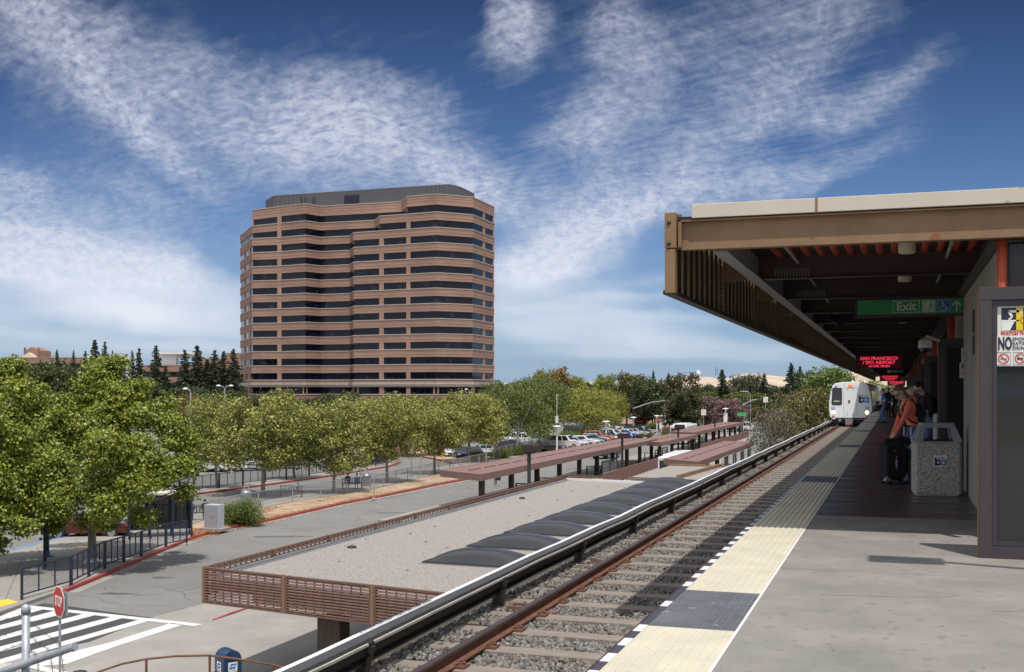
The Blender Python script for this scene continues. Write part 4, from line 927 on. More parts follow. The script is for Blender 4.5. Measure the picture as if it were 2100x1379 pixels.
# ------------------------------------------------------------------ bus shelters
M_['post_dark'] = mat('post_dark', (.022,.015,.013), .6, .1, 3)
def shelter(name, lab, x0, x1, y0, y1, ztop=-4.0, skew=2.8, grp='brown bus shelter roofs', posts=6.2):
    t = empty(name, (x1, y0, GZ), 0, lab, 'bus shelter', grp); w = x1-x0; Lr = y1-y0; zt = ztop-GZ
    poly = [(-w,skew),(0,0),(0,Lr),(-w,Lr+skew*.3)]
    mb = MB(); mb.prism(poly, zt-.42, zt-.02)
    mb.strip([poly[0],poly[1]], -.06,.06, zt-.46, zt); mb.strip([poly[1],poly[2]], -.06,.06, zt-.46, zt); mb.strip([poly[2],poly[3],poly[0]], -.06,.06, zt-.46, zt)
    mb.build('roof', M_['brown_roof'], t)
    mb = MB(); y = 3
    while y < Lr-3: mb.box(-w*.5-.03,-w*.5+.03,y,y+2.4,zt-.021,zt+.02); y += 3.2
    mb.build('roof_seam', M_['brown_dark'], t)
    n = max(2, int(Lr/posts)); 
    for k in range(n+1):
        y = 1.2+(Lr-2.4)*k/n; mb = MB(); mb.box(-.55,-.20,y-.16,y+.16,.12,zt-.42); mb.build('post', M_['post_dark'], t)
    return t
s1_ = shelter('bus_shelter', 'longest brown flat roofed bus shelter running beside the busway', -30.4, -26.4, 72.3, 131.6)
s2_ = shelter('bus_shelter', 'brown bus shelter just beyond the longest one', -28.6, -24.9, 126.5, 151, -4.16)
s3_ = shelter('bus_shelter', 'brown bus shelter in front of the white bus', -29.3, -25.8, 153, 205)
s4_ = shelter('bus_shelter', 'brown bus shelter closest to the track, near the bare shrub', -18.1, -14.9, 90.5, 128)
x, y = G(1432, 868, GZ)
t = empty('far_shelter', (-60, 286, GZ), 0, 'thin brown roof on posts standing across the road', 'shelter')
mb = MB(); mb.box(-.5,28,-2,2,3.2,3.6); mb.build('roof', M_['brown_roof'], t)
mb = MB()
for k in range(5): mb.box(2+k*6,2.3+k*6,-.2,.2,0,3.2)
mb.build('post', M_['brown_dark'], t)
# waiting bays under the shelters: bench, rails, glass
def bay(x, y, label, glassy=False):
    t = empty('waiting_bay', (x, y, GZ+.12), 0, label, 'bench', 'waiting bays under the brown shelters')
    mb = MB()
    for yy in (0, 3.0, 6.0): mb.box(-.05,.05,yy-.05,yy+.05,0,1.55 if glassy else 1.1); mb.box(-1.5,-1.4,yy-.05,yy+.05,0,1.1)
    mb.box(-.05,.05,0,6,1.50 if glassy else 1.05,1.58 if glassy else 1.13); mb.box(-1.5,.05,-.04,.04,1.06,1.14); mb.box(-1.5,.05,5.96,6.04,1.06,1.14)
    mb.build('frame', M_['black'], t)
    if glassy:
        for k in range(4):
            mb = MB(); mb.box(-.012,.012,.1+k*1.46,1.46+k*1.46,.2,1.48); mb.build('glass_panel', M_['pane_clear'], t)
    mb = MB(); mb.box(-.75,-.25,.3,5.7,.42,.50); mb.box(-.30,-.24,.3,5.7,.5,.9); mb.build('seat', M_['black'], t)
bay(-26.0, 83, 'dark waiting bench and rail by the lamp under the longest shelter')
bay(-26.0, 104, 'glass backed waiting bay under the longest shelter', True)
bay(-25.6, 128, 'glass backed waiting bay under the second shelter', True); bay(-26.2, 160, 'glass backed waiting bay under the third shelter', True)
bay(-15.3, 94, 'dark waiting rail under the shelter closest to the track')
def board_wall(pts, h, label):
    mb = MB()
    for i in range(len(pts)-1):
        a, b = Vector(pts[i]), Vector(pts[i+1]); n = int((b-a).length/.3)
        mb.strip([pts[i],pts[i+1]], -.05,.05, GZ+.1, GZ+h)
        for k in range(n): p = a+(b-a)*(k+.5)/n; mb.obox((p.x+.06,p.y,GZ+h/2+.05),(.04,.05,h-.1))
    o = mb.build('boarded_wall', M_['brown_roof']); tag(o, label, 'wall')
board_wall([(-23.9,96),(-24.1,128)], 1.15, 'brown vertical boarded wall in front of the white bus'); board_wall([(-24.6,152),(-24.8,205)], 1.2, 'brown vertical boarded wall beyond the second shelter')
# ------------------------------------------------------------------ lamps
def square_lamp(px, pytop, zc_, label):
    x, y = AT(px, zc_); h = HT(pytop, zc_)-GZ
    t = empty('square_street_lamp', (x,y,GZ), 0, label, 'street lamp', 'brown box street lamps')
    mb = MB(); mb.box(-.1,.1,-.1,.1,0,h-.5); mb.build('post', M_['dark'], t)
    mb = MB(); mb.box(-.40,.75,-.35,.35,h-.48,h); mb.build('lamp_head', M_['brown_dark'], t, bevel=.03)
square_lamp(1085, 913, 78, 'brown box lamp in front of the longest shelter'); square_lamp(1276, 889, 110, 'brown box lamp at the end of the longest shelter')
square_lamp(1391, 871, 140, 'brown box lamp before the second shelter'); square_lamp(1466, 856, 175, 'brown box lamp behind the third shelter')
def post_lamp(px, pytop, zc_, label, sign=False):
    x, y = AT(px, zc_); h = HT(pytop, zc_)-GZ
    t = empty('white_post_lamp', (x,y,GZ), 0, label, 'street lamp', 'white post top lamps in the car park')
    mb = MB(); mb.tube([(0,0,0),(0,0,h-.5)], .12, 8); mb.build('post', M_['white_old'], t)
    mb = MB(); mb.lathe((0,0,h-.7), [(.14,0),(.20,.35),(.62,.45),(.56,.53),(.2,.60)], 12); mb.build('lamp_head', M_['white'], t, smooth=False)
    if sign: mb = MB(); mb.box(-.35,.35,-.15,-.1,h-2.8,h-1.0) if sign == 1 else (mb.box(-.18,.18,-.1,.1,h+.2,h+1.1), mb.tube([(0,0,h),(0,0,h+4)], .04, 5)); mb.build('notice', M_['sign_white'], t)
post_lamp(1142, 871, 150, 'white lamp post beside the white pickup in the car park', 2); post_lamp(1243, 862, 185, 'white lamp post standing over the orange car'); post_lamp(1299, 854, 215, 'white lamp post below the traffic signal arm')
post_lamp(1347, 851, 235, 'white lamp post beside the right stop sign'); post_lamp(1356, 851, 228, 'white lamp post carrying a notice near the right stop sign', 1); post_lamp(1488, 836, 215, 'white lamp post in front of the pink crape myrtle', 1); post_lamp(1267, 849, 260, 'white lamp post beside the left stop sign')
def cobra(px, pytop, zc_, label, heads=(1,), grp='grey cobra head street lights'):
    x, y = AT(px, zc_); h = HT(pytop, zc_)-GZ
    t = empty('cobra_street_light', (x,y,GZ), TH, label, 'street lamp', grp)
    mb = MB(); mb.tube([(0,0,0),(0,0,h-.5)], [.11,.07], 8)
    for s in heads: mb.tube([(0,0,h-.6),(s*.12,0,h-.25),(s*.4,0,h-.15)], .04, 6)
    mb.build('pole', M_['grey_paint'], t)
    for s in heads: mb = MB(); mb.lathe((s*.55,0,h-.15), [(.1,-.10),(.26,-.04),(.29,.02),(.15,.11),(.04,.13)], 12); mb.build('lamp_head', M_['white'], t, smooth=True)
cobra(391, 795, 118, 'single round street light rising above the trees', (-1,)); cobra(461, 789, 130, 'double round street light left of the tower foot', (-1.3,1.3))
cobra(963, 797, 190, 'white street light at the right foot of the tower', (-1,)); cobra(1133, 799, 230, 'white street light above the birch trees', (-1,)); cobra(1372, 794, 260, 'white street light above the dark cypress', (-1,))
def pole(px, py0, py1, label):
    x, y = G(px, py0); zc_ = ZD(x,y); h = HT(py1, zc_)-GZ; mb = MB(); mb.tube([(0,0,0),(0,0,h)], .055, 8); mb.lathe((0,0,0), [(.18,0),(.18,.06),(.08,.1)], 8)
    o = mb.build('steel_pole', M_['galv'], loc=(x,y,GZ+.1)); tag(o, label, 'pole', 'plain grey poles on the verge')
pole(767, 1027, 975, 'grey pole on the bare verge right of the seated pair'); pole(611, 1006, 972, 'grey pole behind the empty bench'); pole(844, 984, 938, 'grey pole left of the two verge poles by the fence'); pole(863, 980, 938, 'grey pole right of the two verge poles by the fence'); pole(929, 964, 906, 'white pole beside the parked blue car'); pole(997, 953, 911, 'white pole beside the round hedge'); pole(740, 983, 950, 'grey pole on the far kerb of the second road')
# ------------------------------------------------------------------ fences
def fence(name, label, pts, h, kind, z=GZ+.13, cat='fence', postgap=None):
    t = empty(name, (pts[0][0], pts[0][1], z), 0, label, cat); o0 = Vector((pts[0][0],pts[0][1],0))
    P = [Vector((p[0],p[1],0))-o0 for p in pts]; blue = kind == 'blue'
    m = M_['blue_steel'] if blue else M_['galv']; fr = MB(); n = 0
    for i in range(len(P)-1):
        a, b = P[i], P[i+1]; d = b-a; Ls = d.length; k = max(1, round(Ls/postgap)); rz = math.atan2(d.y, d.x)
        for q in range(k):
            p0 = a+d*q/k; p1 = a+d*(q+1)/k; seg = (p1-p0).length; u = d.normalized()
            if blue:
                rail_ = MB(); e = .05
                rail_.bar(p0+u*e+Vector((0,0,h-.03)), p1-u*e+Vector((0,0,h-.03)), .06,.06); rail_.bar(p0+u*e+Vector((0,0,.2)), p1-u*e+Vector((0,0,.2)), .05,.05)
                for f in (0, 1/3, 2/3, 1):
                    w = .09 if f in (0,1) else .05; pp = p0+u*e+(p1-p0-2*u*e)*f; rail_.bar(pp+Vector((0,0,0 if f in (0,1) else .2)), pp+Vector((0,0,h)), w*.7, w)
                rail_.build('railing_panel', m, t)
            else:
                rail_ = MB(); rail_.tube([p0,p0+Vector((0,0,h))], .035, 6); rail_.tube([p0+Vector((0,0,h-.02)),p1+Vector((0,0,h-.02))], .025, 5); rail_.build('post_and_rail', m, t)
            pl = MB(); pl.add([(0,0,.12 if not blue else .22),(seg,0,.12 if not blue else .22),(seg,0,h-.03),(0,0,h-.03)], [(0,1,2,3)])
            po = pl.build('wire_mesh', M_['grid' if blue else ('dark_chain' if kind == 'dark' else 'chain')], t); po.location = p0; po.rotation_euler = (0,0,rz)
    return t
fence('blue_railing', 'dark blue mesh railing along the red kerb under the big tree', GP([(43,1238),(146,1208),(215,1172),(290,1147),(340,1128),(384,1119)]), 1.25, 'blue', postgap=2.4)
fence('blue_railing', 'dark blue mesh railing along the second road behind the trees', GP([(300,1040),(397,1012),(587,986),(678,974),(745,963),(795,955)]), 1.25, 'blue', postgap=3.3)
fence('chain_link_fence', 'low grey chain link fence between verge and benches', GP([(392,1080),(450,1062),(530,1046),(600,1033),(760,1007),(900,974),(1000,952)]), 1.15, 'chain', postgap=3.3)
fence('chain_link_fence', 'grey chain link fence with mesh beside the clipped hedge', GP([(1012,947),(1083,930),(1125,921),(1180,912)]), 1.5, 'dark', postgap=3.3)
x0, y0 = -13.7, 100
fence('chain_link_fence', 'tall chain link fence by the bare shrub beyond the shelters', [(-13.2,92),(-12.2,128)], 3.0, 'chain', postgap=6, z=GZ)
# ------------------------------------------------------------------ stop signs
def stop(loc, h, label, rz, s=.76, txt=True, back=False):
    t = empty('stop_sign', loc, rz, label, 'stop sign')
    mb = MB(); mb.box(-.03,.03,.0,.05,0,h+.1); mb.build('post', M_['galv'], t)
    oc = lambda r_: [(r_*math.cos(R(22.5+45*k)), r_*math.sin(R(22.5+45*k))) for k in range(8)]
    def octo(r_, y0, y1, m, nm):
        mb = MB(); p = oc(r_); mb.add([(x,y0,h+z) for x,z in p]+[(x,y1,h+z) for x,z in p], [tuple(range(7,-1,-1)), tuple(range(8,16))]+[(i,(i+1)%8,8+(i+1)%8,8+i) for i in range(8)]); mb.build(nm, m, t)
    octo(s/2/.924, -.012, -.003, M_['sign_white'], 'border'); octo(s/2/.924*.93, -.017, -.0125, M_['sign_red'], 'face')
    if txt: text('STOP', s*.47, M_['sign_white'], 'lettering', t, (0,-.019,h), bold=.007, sx=.56)
    if back: mb = MB(); mb.box(.05,.50,.06,.066,h-.32,h+.32); mb.build('back_plate', M_['grey_paint'], t)
    return t
zc_ = 31.5; x, y = AT(121, zc_); stop((x,y,GZ), HT(1234.5,zc_)-GZ, 'red stop sign in front of the striped crossing', TH+R(-49), back=True, s=.84)
x, y = AT(1261,255); stop((x,y,GZ), HT(864,255)-GZ, 'small red stop sign on the brick island, left one', TH, .95); x, y = AT(1349,225); stop((x,y,GZ), HT(861.5,225)-GZ, 'small red stop sign beside white lamp posts, right one', TH, .9)
# ------------------------------------------------------------------ mailbox
x, y = AT(468, 31); t = empty('mailbox', (x, y, GZ+.1), TH+R(38), 'dark blue rounded mail collection box at the bottom edge', 'mailbox')
prof = [(-.26,.12),(-.26,.98)]+[(-.26*math.cos(a*math.pi/12), .98+.26*math.sin(a*math.pi/12)) for a in range(1,12)]+[(.26,.98),(.26,.12)]
n = len(prof); mb = MB(); mb.add([(x_,-.29,z) for x_,z in prof]+[(x_,.29,z) for x_,z in prof], [tuple(range(n-1,-1,-1)), tuple(range(n,2*n))]+[(i,(i+1)%n,n+(i+1)%n,n+i) for i in range(n)])
mb.build('body', M_['blue_box'], t, bevel=.012)
for sx in (-.22,.22):
    for sy in (-.24,.24): mb = MB(); mb.box(sx-.025,sx+.025,sy-.025,sy+.025,0,.12); mb.build('leg', M_['blue_box'], t)
def postal(rot, loc):
    lo = [Vector(p) for p in ((-.15,0,-.15),(.15,0,-.15),(.15,0,.15),(-.15,0,.15))]
    e = bpy.data.objects.new
    def pl(poly, off, m, nm):
        mb = MB(); mb.add([(p[0],off,p[1]) for p in poly]+[(p[0],off+.002,p[1]) for p in poly], [tuple(range(len(poly))), tuple(range(2*len(poly)-1,len(poly)-1,-1))]+[(i,len(poly)+i,len(poly)+(i+1)%len(poly),(i+1)%len(poly)) for i in range(len(poly))])
        o = mb.build(nm, m, t); o.location = loc; o.rotation_euler = (0,0,rot)
    pl([(-.13,-.13),(.13,-.13),(.13,.13),(-.13,.13)], -.003, M_['sign_white'], 'sticker'); pl([(-.10,-.05),(.06,-.05),(.11,.09),(-.06,.09)], -.006, M_['sign_blue'], 'emblem')
    pl([(-.09,.03),(.05,.045),(.09,.02),(-.02,.0),(-.10,.045)], -.009, M_['sign_white'], 'emblem_wing')
    text('UNITED STATES POSTAL SERVICE', .018, M_['ink'], 'lettering', t, (loc[0]+math.sin(rot)*.004, loc[1]-math.cos(rot)*.004, loc[2]-.09), (R(90),0,rot))
postal(0, (0,-.292,.80)); postal(R(90)*-1, (-.262,0,.80)) if False else postal(R(-90), (-.262,0,.80))
mb = MB(); mb.box(-.2,.2,-.31,-.292,1.02,1.05); mb.box(-.19,.19,-.30,-.292,.98,1.10); mb.build('pull_door', M_['blue_box'], t)
# curved ground railing
t = empty('curved_railing', (0,0,0), 0, 'thin brown curved hand rail passing in front of the mailbox', 'railing')
pts = []
for px, py in ((150,1400),(200,1379),(250,1362),(300,1352),(360,1346),(430,1344.5),(495,1353),(560,1364),(640,1384)):
    x, y = AT(px, 28.5); pts.append(Vector((x,y,HT(py,28.5))))
mb = MB(); mb.tube(pts, .028, 6); mb.build('rail', M_['rust'], t)
for i in (1,3,5,7):
    mb = MB(); mb.box(pts[i].x-.022,pts[i].x+.022,pts[i].y-.022,pts[i].y+.022,GZ+.1,pts[i].z); mb.build('post', M_['rust'], t)
mb = MB(); mb.tube([pts[i]-Vector((0,0,.45)) for i in range(9)], .02, 6); mb.build('lower_rail', M_['rust'], t)
# foreground pipe frame
def at(px, py, zc_): x, y = AT(px, zc_); return Vector((x,y,HT(py,zc_)))
t = empty('pipe_guard', (0,0,0), 0, 'weathered grey pipe frame with barbed wire in the near corner', 'guard rail')
zz = 8.8
a = at(53,1250,zz); b = Vector((a.x,a.y,-2.0)); mb = MB(); mb.tube([b,a], .030, 14); mb.build('upright_pipe', M_['galv'], t, smooth=True)
mb = MB(); mb.lathe((a.x,a.y,a.z-.01), [(.035,-.02),(.036,.01),(.032,.03),(.018,.046),(.004,.05)], 14); mb.build('cap', M_['galv'], t, smooth=True)
c0 = at(-60,1398,8.9); c1 = at(48,1363,8.75); c2 = at(152,1327,8.6); mb = MB(); mb.tube([c0,c1,c2], .029, 14); mb.tube([c2-(c2-c1).normalized()*.02,c2+(c2-c1).normalized()*.012], .033, 14); mb.tube([c1-(c1-c0).normalized()*.11,c1-(c1-c0).normalized()*.09], .032, 14); mb.build('cross_pipe', M_['galv'], t)
mb = MB(); rr = random.Random(2)
def wire(p, q, sag=.0, n=14):
    p = Vector(p); q = Vector(q); pts = [p+(q-p)*i/n+Vector((0,0,-sag*math.sin(math.pi*i/n)+rr.uniform(-.003,.003))) for i in range(n+1)]; mb.tube(pts, .0028, 4)
    for i in range(1, n, 3):
        d = (q-p).normalized(); 
        for s in (-1,1): mb.tube([pts[i]-Vector((.01,.01,.012))*s, pts[i]+Vector((-.008,.012,.014))*s], .0018, 3)
wire(at(61,1275,8.78), at(124,1324,8.6)); wire(at(61,1305,8.78), at(101,1334,8.7)); wire(at(61,1335,8.78), at(74,1344,8.7))
wire(at(45,1262,8.8), at(-20,1280,9.2)); wire(at(45,1290,8.8), at(-20,1312,9.2)); wire(at(45,1321,8.8), at(-20,1345,9.2))
wire(at(78,1355,8.7), at(78,1392,8.7)); wire(at(104,1348,8.65), at(110,1392,8.65)); wire(at(126,1340,8.6), at(131,1392,8.6))
mb.build('barbed_wire', M_['dark'], t)
# the plate whose corner shows behind the pipe
mb = MB(); a = at(-30,1362,9.1); mb.obox((a.x,a.y,a.z-.04),(.36,.2,.04),(0,0,TH)); o = mb.build('rusty_ledge', M_['cream']); tag(o, 'rust stained pale ledge behind the pipe frame', 'ledge')
x, y = AT(155, 29.5); t = empty('round_bin', (x,y,GZ+.1), 0, 'grey round topped bin with a red rim at the bottom edge', 'bin')
mb = MB(); mb.lathe((0,0,0), [(.28,0),(.30,.75),(.30,.80)], 16); mb.build('body', M_['red_paint'], t, smooth=False)
zt_ = HT(1374,29.5)-GZ-.1; mb = MB(); mb.lathe((.12,0,0), [(.27,.80),(.26,zt_-.12),(.16,zt_-.03),(.04,zt_)], 16); mb.build('lid', M_['dark'], t, smooth=True)
# utility cabinet and bush
x, y = G(440,1089,GZ+.1); rzc = TH+R(-20); t = empty('utility_cabinet', (x,y,GZ+.12), rzc, 'pale grey utility cabinet on a concrete pad beside the bush', 'cabinet')
M_['grey_cab'] = mat('grey_cab', (.42,.44,.48), .5, .08, 2)
mb = MB(); mb.box(-.75,.75,-.5,.55,0,.18); mb.build('pad', M_['conc_side'], t, bevel=.02)
mb = MB(); mb.box(-.50,.44,-.30,.34,.18,1.52); mb.build('body', M_['grey_cab'], t, bevel=.02)
mb = MB(); mb.box(-.48,.42,-.307,-.302,.24,1.47); mb.box(-.08,.08,-.318,-.308,.8,.95); mb.build('door', M_['grey_paint2'] if 'grey_paint2' in M_ else M_['grey_paint'], t)
# bus shelter of blue steel behind the big tree
x, y = G(345,1100,GZ+.13); t = empty('blue_steel_shelter', (x,y,GZ+.13), TH+R(20), 'dark blue steel and tinted glass shelter right of the big tree trunk', 'bus shelter')
mb = MB(); mb.box(-2.2,1.3,-.9,.9,2.38,2.5); mb.build('roof', M_['cream'], t)
mb = MB()
for sx in (-2.1,-1.0,0.2,1.2):
    for sy in (-.8,.8): mb.box(sx-.05,sx+.05,sy-.05,sy+.05,0,2.45)
mb.box(-2.15,1.25,-.85,-.75,2.30,2.37); mb.box(-2.15,1.25,.75,.85,2.30,2.37); mb.build('frame', M_['blue_steel'], t)
mb = MB(); mb.box(-2.0,-1.05,.79,.81,.3,2.3); mb.box(-.95,.15,.79,.81,.3,2.3); mb.box(.25,1.15,.79,.81,.3,2.3); mb.box(1.19,1.21,-.7,.7,.3,2.3); mb.build('tinted_panel', M_['pane'], t)
mb = MB(); mb.box(-1.9,.1,.3,.7,.42,.48); mb.build('bench', M_['blue_steel'], t)
x, y = G(97,1142,GZ+.13); t = empty('blue_lamp_post', (x,y,GZ+.13), 0, 'blue steel lamp post on the pavement left of the big trunk', 'post')
mb = MB(); mb.tube([(0,0,.1),(0,0,6)], .09, 10); mb.build('post', M_['blue_steel'], t); mb = MB(); mb.lathe((0,0,0), [(.26,0),(.26,.06),(.12,.1),(.12,.3)], 12); mb.build('base', M_['sign_blue'], t)
x, y = G(92,1168,GZ+.13); mb = MB(); mb.box(-.05,.05,-.05,.05,0,4.2); mb.box(-.3,.3,-.02,.02,3.3,4.1); o = mb.build('sign_post', M_['black'], loc=(x,y,GZ+.13)); tag(o, 'thin black sign post on the shaded pavement', 'post')
x, y = G(4,1136,GZ+.13); mb = MB(); mb.tube([(0,0,0),(0,0,2.6)], .04, 8); o = mb.build('steel_pole', M_['galv'], loc=(x,y,GZ+.13)); tag(o, 'grey pole at the left edge by the blue kerb', 'pole')
# benches on the bus stop path
def bench(px, py, label, rz):
    x, y = G(px, py, GZ+.12); t = empty('park_bench', (x,y,GZ+.12), rz, label, 'bench', 'black benches on the bus stop path')
    mb = MB()
    for k in range(5): mb.box(-.85,.85,-.22+k*.09,-.16+k*.09,.43,.46)
    mb.build('seat', M_['black'], t); mb = MB()
    for k in range(9): mb.box(-.85+k*.2,-.79+k*.2,-.26,-.23,.46,.88)
    mb.box(-.86,.86,-.26,-.23,.86,.91); mb.build('backrest', M_['black'], t)
    for sx in (-.8,.8): mb = MB(); mb.box(sx-.03,sx+.03,-.25,.2,.0,.43); mb.box(sx-.03,sx+.03,-.25,.22,.62,.66); mb.build('leg', M_['black'], t)
    return (x, y)
B1 = bench(405,1066, 'black slatted bench with two people left of the bush', TH+R(6)); B2 = bench(597,1020, 'empty black slatted bench behind the chain link fence', TH+R(14)); B3 = bench(722,1002, 'black slatted bench with two seated people under the sycamore', TH+R(14))
def trash(px, py, label):
    x, y = G(px, py, GZ+.12); t = empty('wire_bin', (x,y,GZ+.12), 0, label, 'bin', 'mesh litter bins by the benches')
    mb = MB(); mb.lathe((0,0,0), [(.34,0),(.38,.9),(.30,1.05)], 14); mb.build('drum', M_['steel'], t); mb = MB()
    for a in range(4): mb.tube([(.3*math.cos(a*1.57),.3*math.sin(a*1.57),1.0),(.15*math.cos(a*1.57),.15*math.sin(a*1.57),1.35),(0,0,1.38)], .02, 5)
    mb.build('hoop', M_['galv'], t)
trash(505,1036, 'grey hooped litter bin beside the clipped bush'); trash(752,997, 'pale litter bin next to the seated pair')
x, y = G(752,997,GZ+.12)
# yellow marker
x, y = G(908,962); mb = MB(); mb.box(-.03,.03,-.03,.03,0,1.4); mb.box(-.2,.2,-.03,.03,1.4,1.8); o = mb.build('orange_marker', M_['yellow_paint'], loc=(x,y,GZ)); tag(o, 'small orange marker sign behind the fence', 'sign')
# ------------------------------------------------------------------ traffic signals
def signal(px, zc_, pytop, arm_px, arm_py, label, green=False):
    x, y = AT(px, zc_); h = HT(pytop, zc_)-GZ; t = empty('traffic_signal', (x,y,GZ), TH, label, 'traffic signal'); s = zc_/F
    mb = MB(); mb.tube([(0,0,0),(0,0,h)], [.18,.10], 8); mb.build('pole', M_['dark'], t)
    a0 = HT(arm_py[0],zc_)-GZ; a1 = HT(arm_py[1],zc_)-GZ; dx_ = (arm_px-px)*s; mb = MB(); mb.tube([(0,0,a0),(dx_*.5,0,a0+(a1-a0)*.75),(dx_,0,a1)], [.12,.09,.06], 8); mb.build('arm', M_['steel'], t)
    for q, (u, v) in enumerate(((dx_*.88, a1-.5),(-.35,a0-1.4),(.35,a0-1.5))):
        hd = MB(); hd.box(u-.22,u+.22,-.2,.1,v-.6,v+.6); k = hd.build('signal_head', M_['black'], t)
        l_ = MB(); l_.lathe((u,-.21,v+.38), [(.09,0),(.09,.01)], 10, axis='Y'); l_.build('red_light', M_['red_glow'], k)
    if green: mb = MB(); mb.box(-.9,.7,-.25,-.2,a0-2.0,a0-1.3); mb.build('street_name_plate', M_['sign_green'], t)
M_['red_glow'] = mat('red_glow', (.5,.02,.02), .4, 0, emit=(1,.05,.03), estr=.4)
signal(1299, 225, 804, 1376, (838,821), 'traffic signal with long arm over the left of the junction')
signal(1522, 215, 801, 1560, (832,818), 'traffic signal with a green street name plate', True)
x, y = AT(1539, 220); h = HT(803,220)-GZ; t = empty('street_light', (x,y,GZ), TH, 'tall hooked street light beside the green plate signal', 'street lamp'); mb = MB(); mb.tube([(0,0,0),(0,0,h-.6),(-.4,0,h-.1),(-1.4,0,h)], .09, 8); mb.build('pole', M_['steel'], t); mb = MB(); mb.box(-1.9,-1.3,-.15,.15,h-.08,h+.06); mb.build('lamp_head', M_['white'], t)
for px, py, zc_, lab in ((1443,846,205,'white regulatory sign left of the crape myrtle'),(1570,820,215,'white turn sign at the right of the junction')):
    x, y = AT(px, zc_); h = HT(py, zc_)-GZ; t = empty('regulatory_sign', (x,y,GZ), TH, lab, 'sign'); mb = MB(); mb.box(-.04,.04,0,.06,0,h+1); mb.build('post', M_['galv'], t)
    mb = MB(); mb.box(-.42,.42,-.03,-.005,h-.5,h+.5); mb.build('plate', M_['sign_white'], t)
    mb = MB(); cc = [(.28*math.cos(a*math.pi/8),-.035,h+.28*math.sin(a*math.pi/8)) for a in range(17)]
    for i in range(16): mb.bar(cc[i],cc[i+1],.05,.004,up=(0,1,0))
    mb.bar((-.2,-.037,h+.2),(.2,-.037,h-.2),.05,.004,up=(0,1,0)); mb.build('red_ring', M_['red_ink'], t)
# low brick wall and structures near the junction
mb = MB(); mb.prism(GP([(1352,886),(1384,891),(1470,892),(1470,886),(1384,884),(1352,880)]), GZ, GZ+1.1); o = mb.build('low_brick_wall', M_['brick_low']); tag(o, 'low red brick wall at the foot of the dark cypress', 'wall')
for (px, zc_, w, top, lab) in ((1590,420,46,808,'distant white flat roofed building left of the train'),(1480,430,90,812,'distant building with a white roof band behind the trees'),(1325,330,50,846,'low pink building glimpsed under the trees'),(1385,330,50,850,'low pale canopy building right of the junction')):
    x, y = AT(px, zc_); s = zc_/F; hh = HT(top, zc_)-GZ; t = empty('distant_building', (x,y,GZ), TH, lab, 'building')
    mb = MB(); mb.box(-w*s/2,w*s/2,0,14,0,hh-.8); mb.build('wall', M_['brick_low'] if 'pink' in lab else M_['conc_wall'], t); mb = MB(); mb.box(-w*s/2-.5,w*s/2+.5,-.6,14.5,hh-.8,hh); mb.build('roof', M_['white'], t)
    mb = MB()
    for k in range(4): mb.box(-w*s/2+1+k*w*s/4.4,-w*s/2+1+w*s/6+k*w*s/4.4,-.05,-.01,1,hh*.5)
    mb.build('window', M_['car_glass'], t)
t = empty('distant_house', (*AT(1455,520),GZ), TH, 'distant house with a grey pitched roof among the trees', 'house'); hh = HT(806,520)-GZ
mb = MB(); mb.box(-7,7,0,9,0,hh); mb.box(-7.5,-4.5,-.5,9,0,hh+1.6); mb.build('wall', M_['white'], t)
mb = MB(); mb.add([(-8,-1,hh),(8,-1,hh),(8,10,hh),(-8,10,hh),(-6,4.5,hh+2.4),(6,4.5,hh+2.4)], [(0,1,5,4),(2,3,4,5),(1,2,5),(3,0,4),(3,2,1,0)]); rf = mb.build('roof', M_['penthouse'], t); mb = MB(); mb.box(4,5.4,3,4.4,hh+1,hh+3.6); mb.build('chimney', M_['cream'], rf)
# water tank and mast on the ridge
x, y = AT(1431, 2900); t = empty('water_tank', (x,y,HT(764,2900)), 0, 'tiny white water tank on the hill crest', 'tank'); mb = MB(); mb.lathe((0,0,-4), [(3.2,0),(3.2,8),(1,9)], 16); mb.lathe((5,0,-4), [(2.4,0),(2.4,5),(1,6)], 12); mb.build('tank_body', M_['white'], t)
x, y = AT(1468, 2900); mb = MB(); mb.box(-.5,.5,-.5,.5,-8,14); mb.box(3,3.9,-.5,.5,-8,11); o = mb.build('radio_mast', M_['dark'], loc=(x,y,HT(764,2900))); tag(o, 'pair of thin masts on the hill crest', 'mast')
# ------------------------------------------------------------------ the office tower
def TP(cx_, zc_): return AT(480+cx_/2.934, zc_)
def inset(poly, d):
    n = len(poly); out = []
    a = sum(poly[i][0]*poly[(i+1)%n][1]-poly[(i+1)%n][0]*poly[i][1] for i in range(n)); s = 1 if a > 0 else -1
    for i in range(n):
        p0, p1, p2 = Vector(poly[i-1]), Vector(poly[i]), Vector(poly[(i+1)%n]); d1 = (p1-p0).normalized(); d2 = (p2-p1).normalized()
        n1 = Vector((-d1.y, d1.x))*s; n2 = Vector((-d2.y, d2.x))*s; b = (n1+n2); b = b/max(.35, b.length_squared/2); q = p1+b*d; out.append((q.x, q.y))
    return out
BK = [(1545,352),(1250,372),(400,380),(60,366)]
Ff = [(37,343),(108,319.5),(285,317),(430,312.5),(522,317),(697,314),(720,307.6),(873,304.4),(1060,300.5),(1217,297),(1437,302),(1565,318)]
F2 = [(37,343),(80,331),(110,322.5),(285,317),(430,312.5),(522,317),(848,311.5),(878,304.2),(1060,300.5),(1217,297),(1437,302),(1565,318)]
F1 = [(110,324),(285,317),(430,312.5),(522,317),(1008,309),(1040,301),(1217,297),(1437,302),(1565,318)]
T = empty('office_tower', (*AT(750,310), GZ), 0, 'tall brown brick office tower with stacked bands of dark windows', 'office building')
ox, oy = T.location.x, T.location.y
def tw(mb, name, m): mb.v = [(v[0]-ox,v[1]-oy,v[2]-GZ) for v in mb.v]; return mb.build(name, m, T)
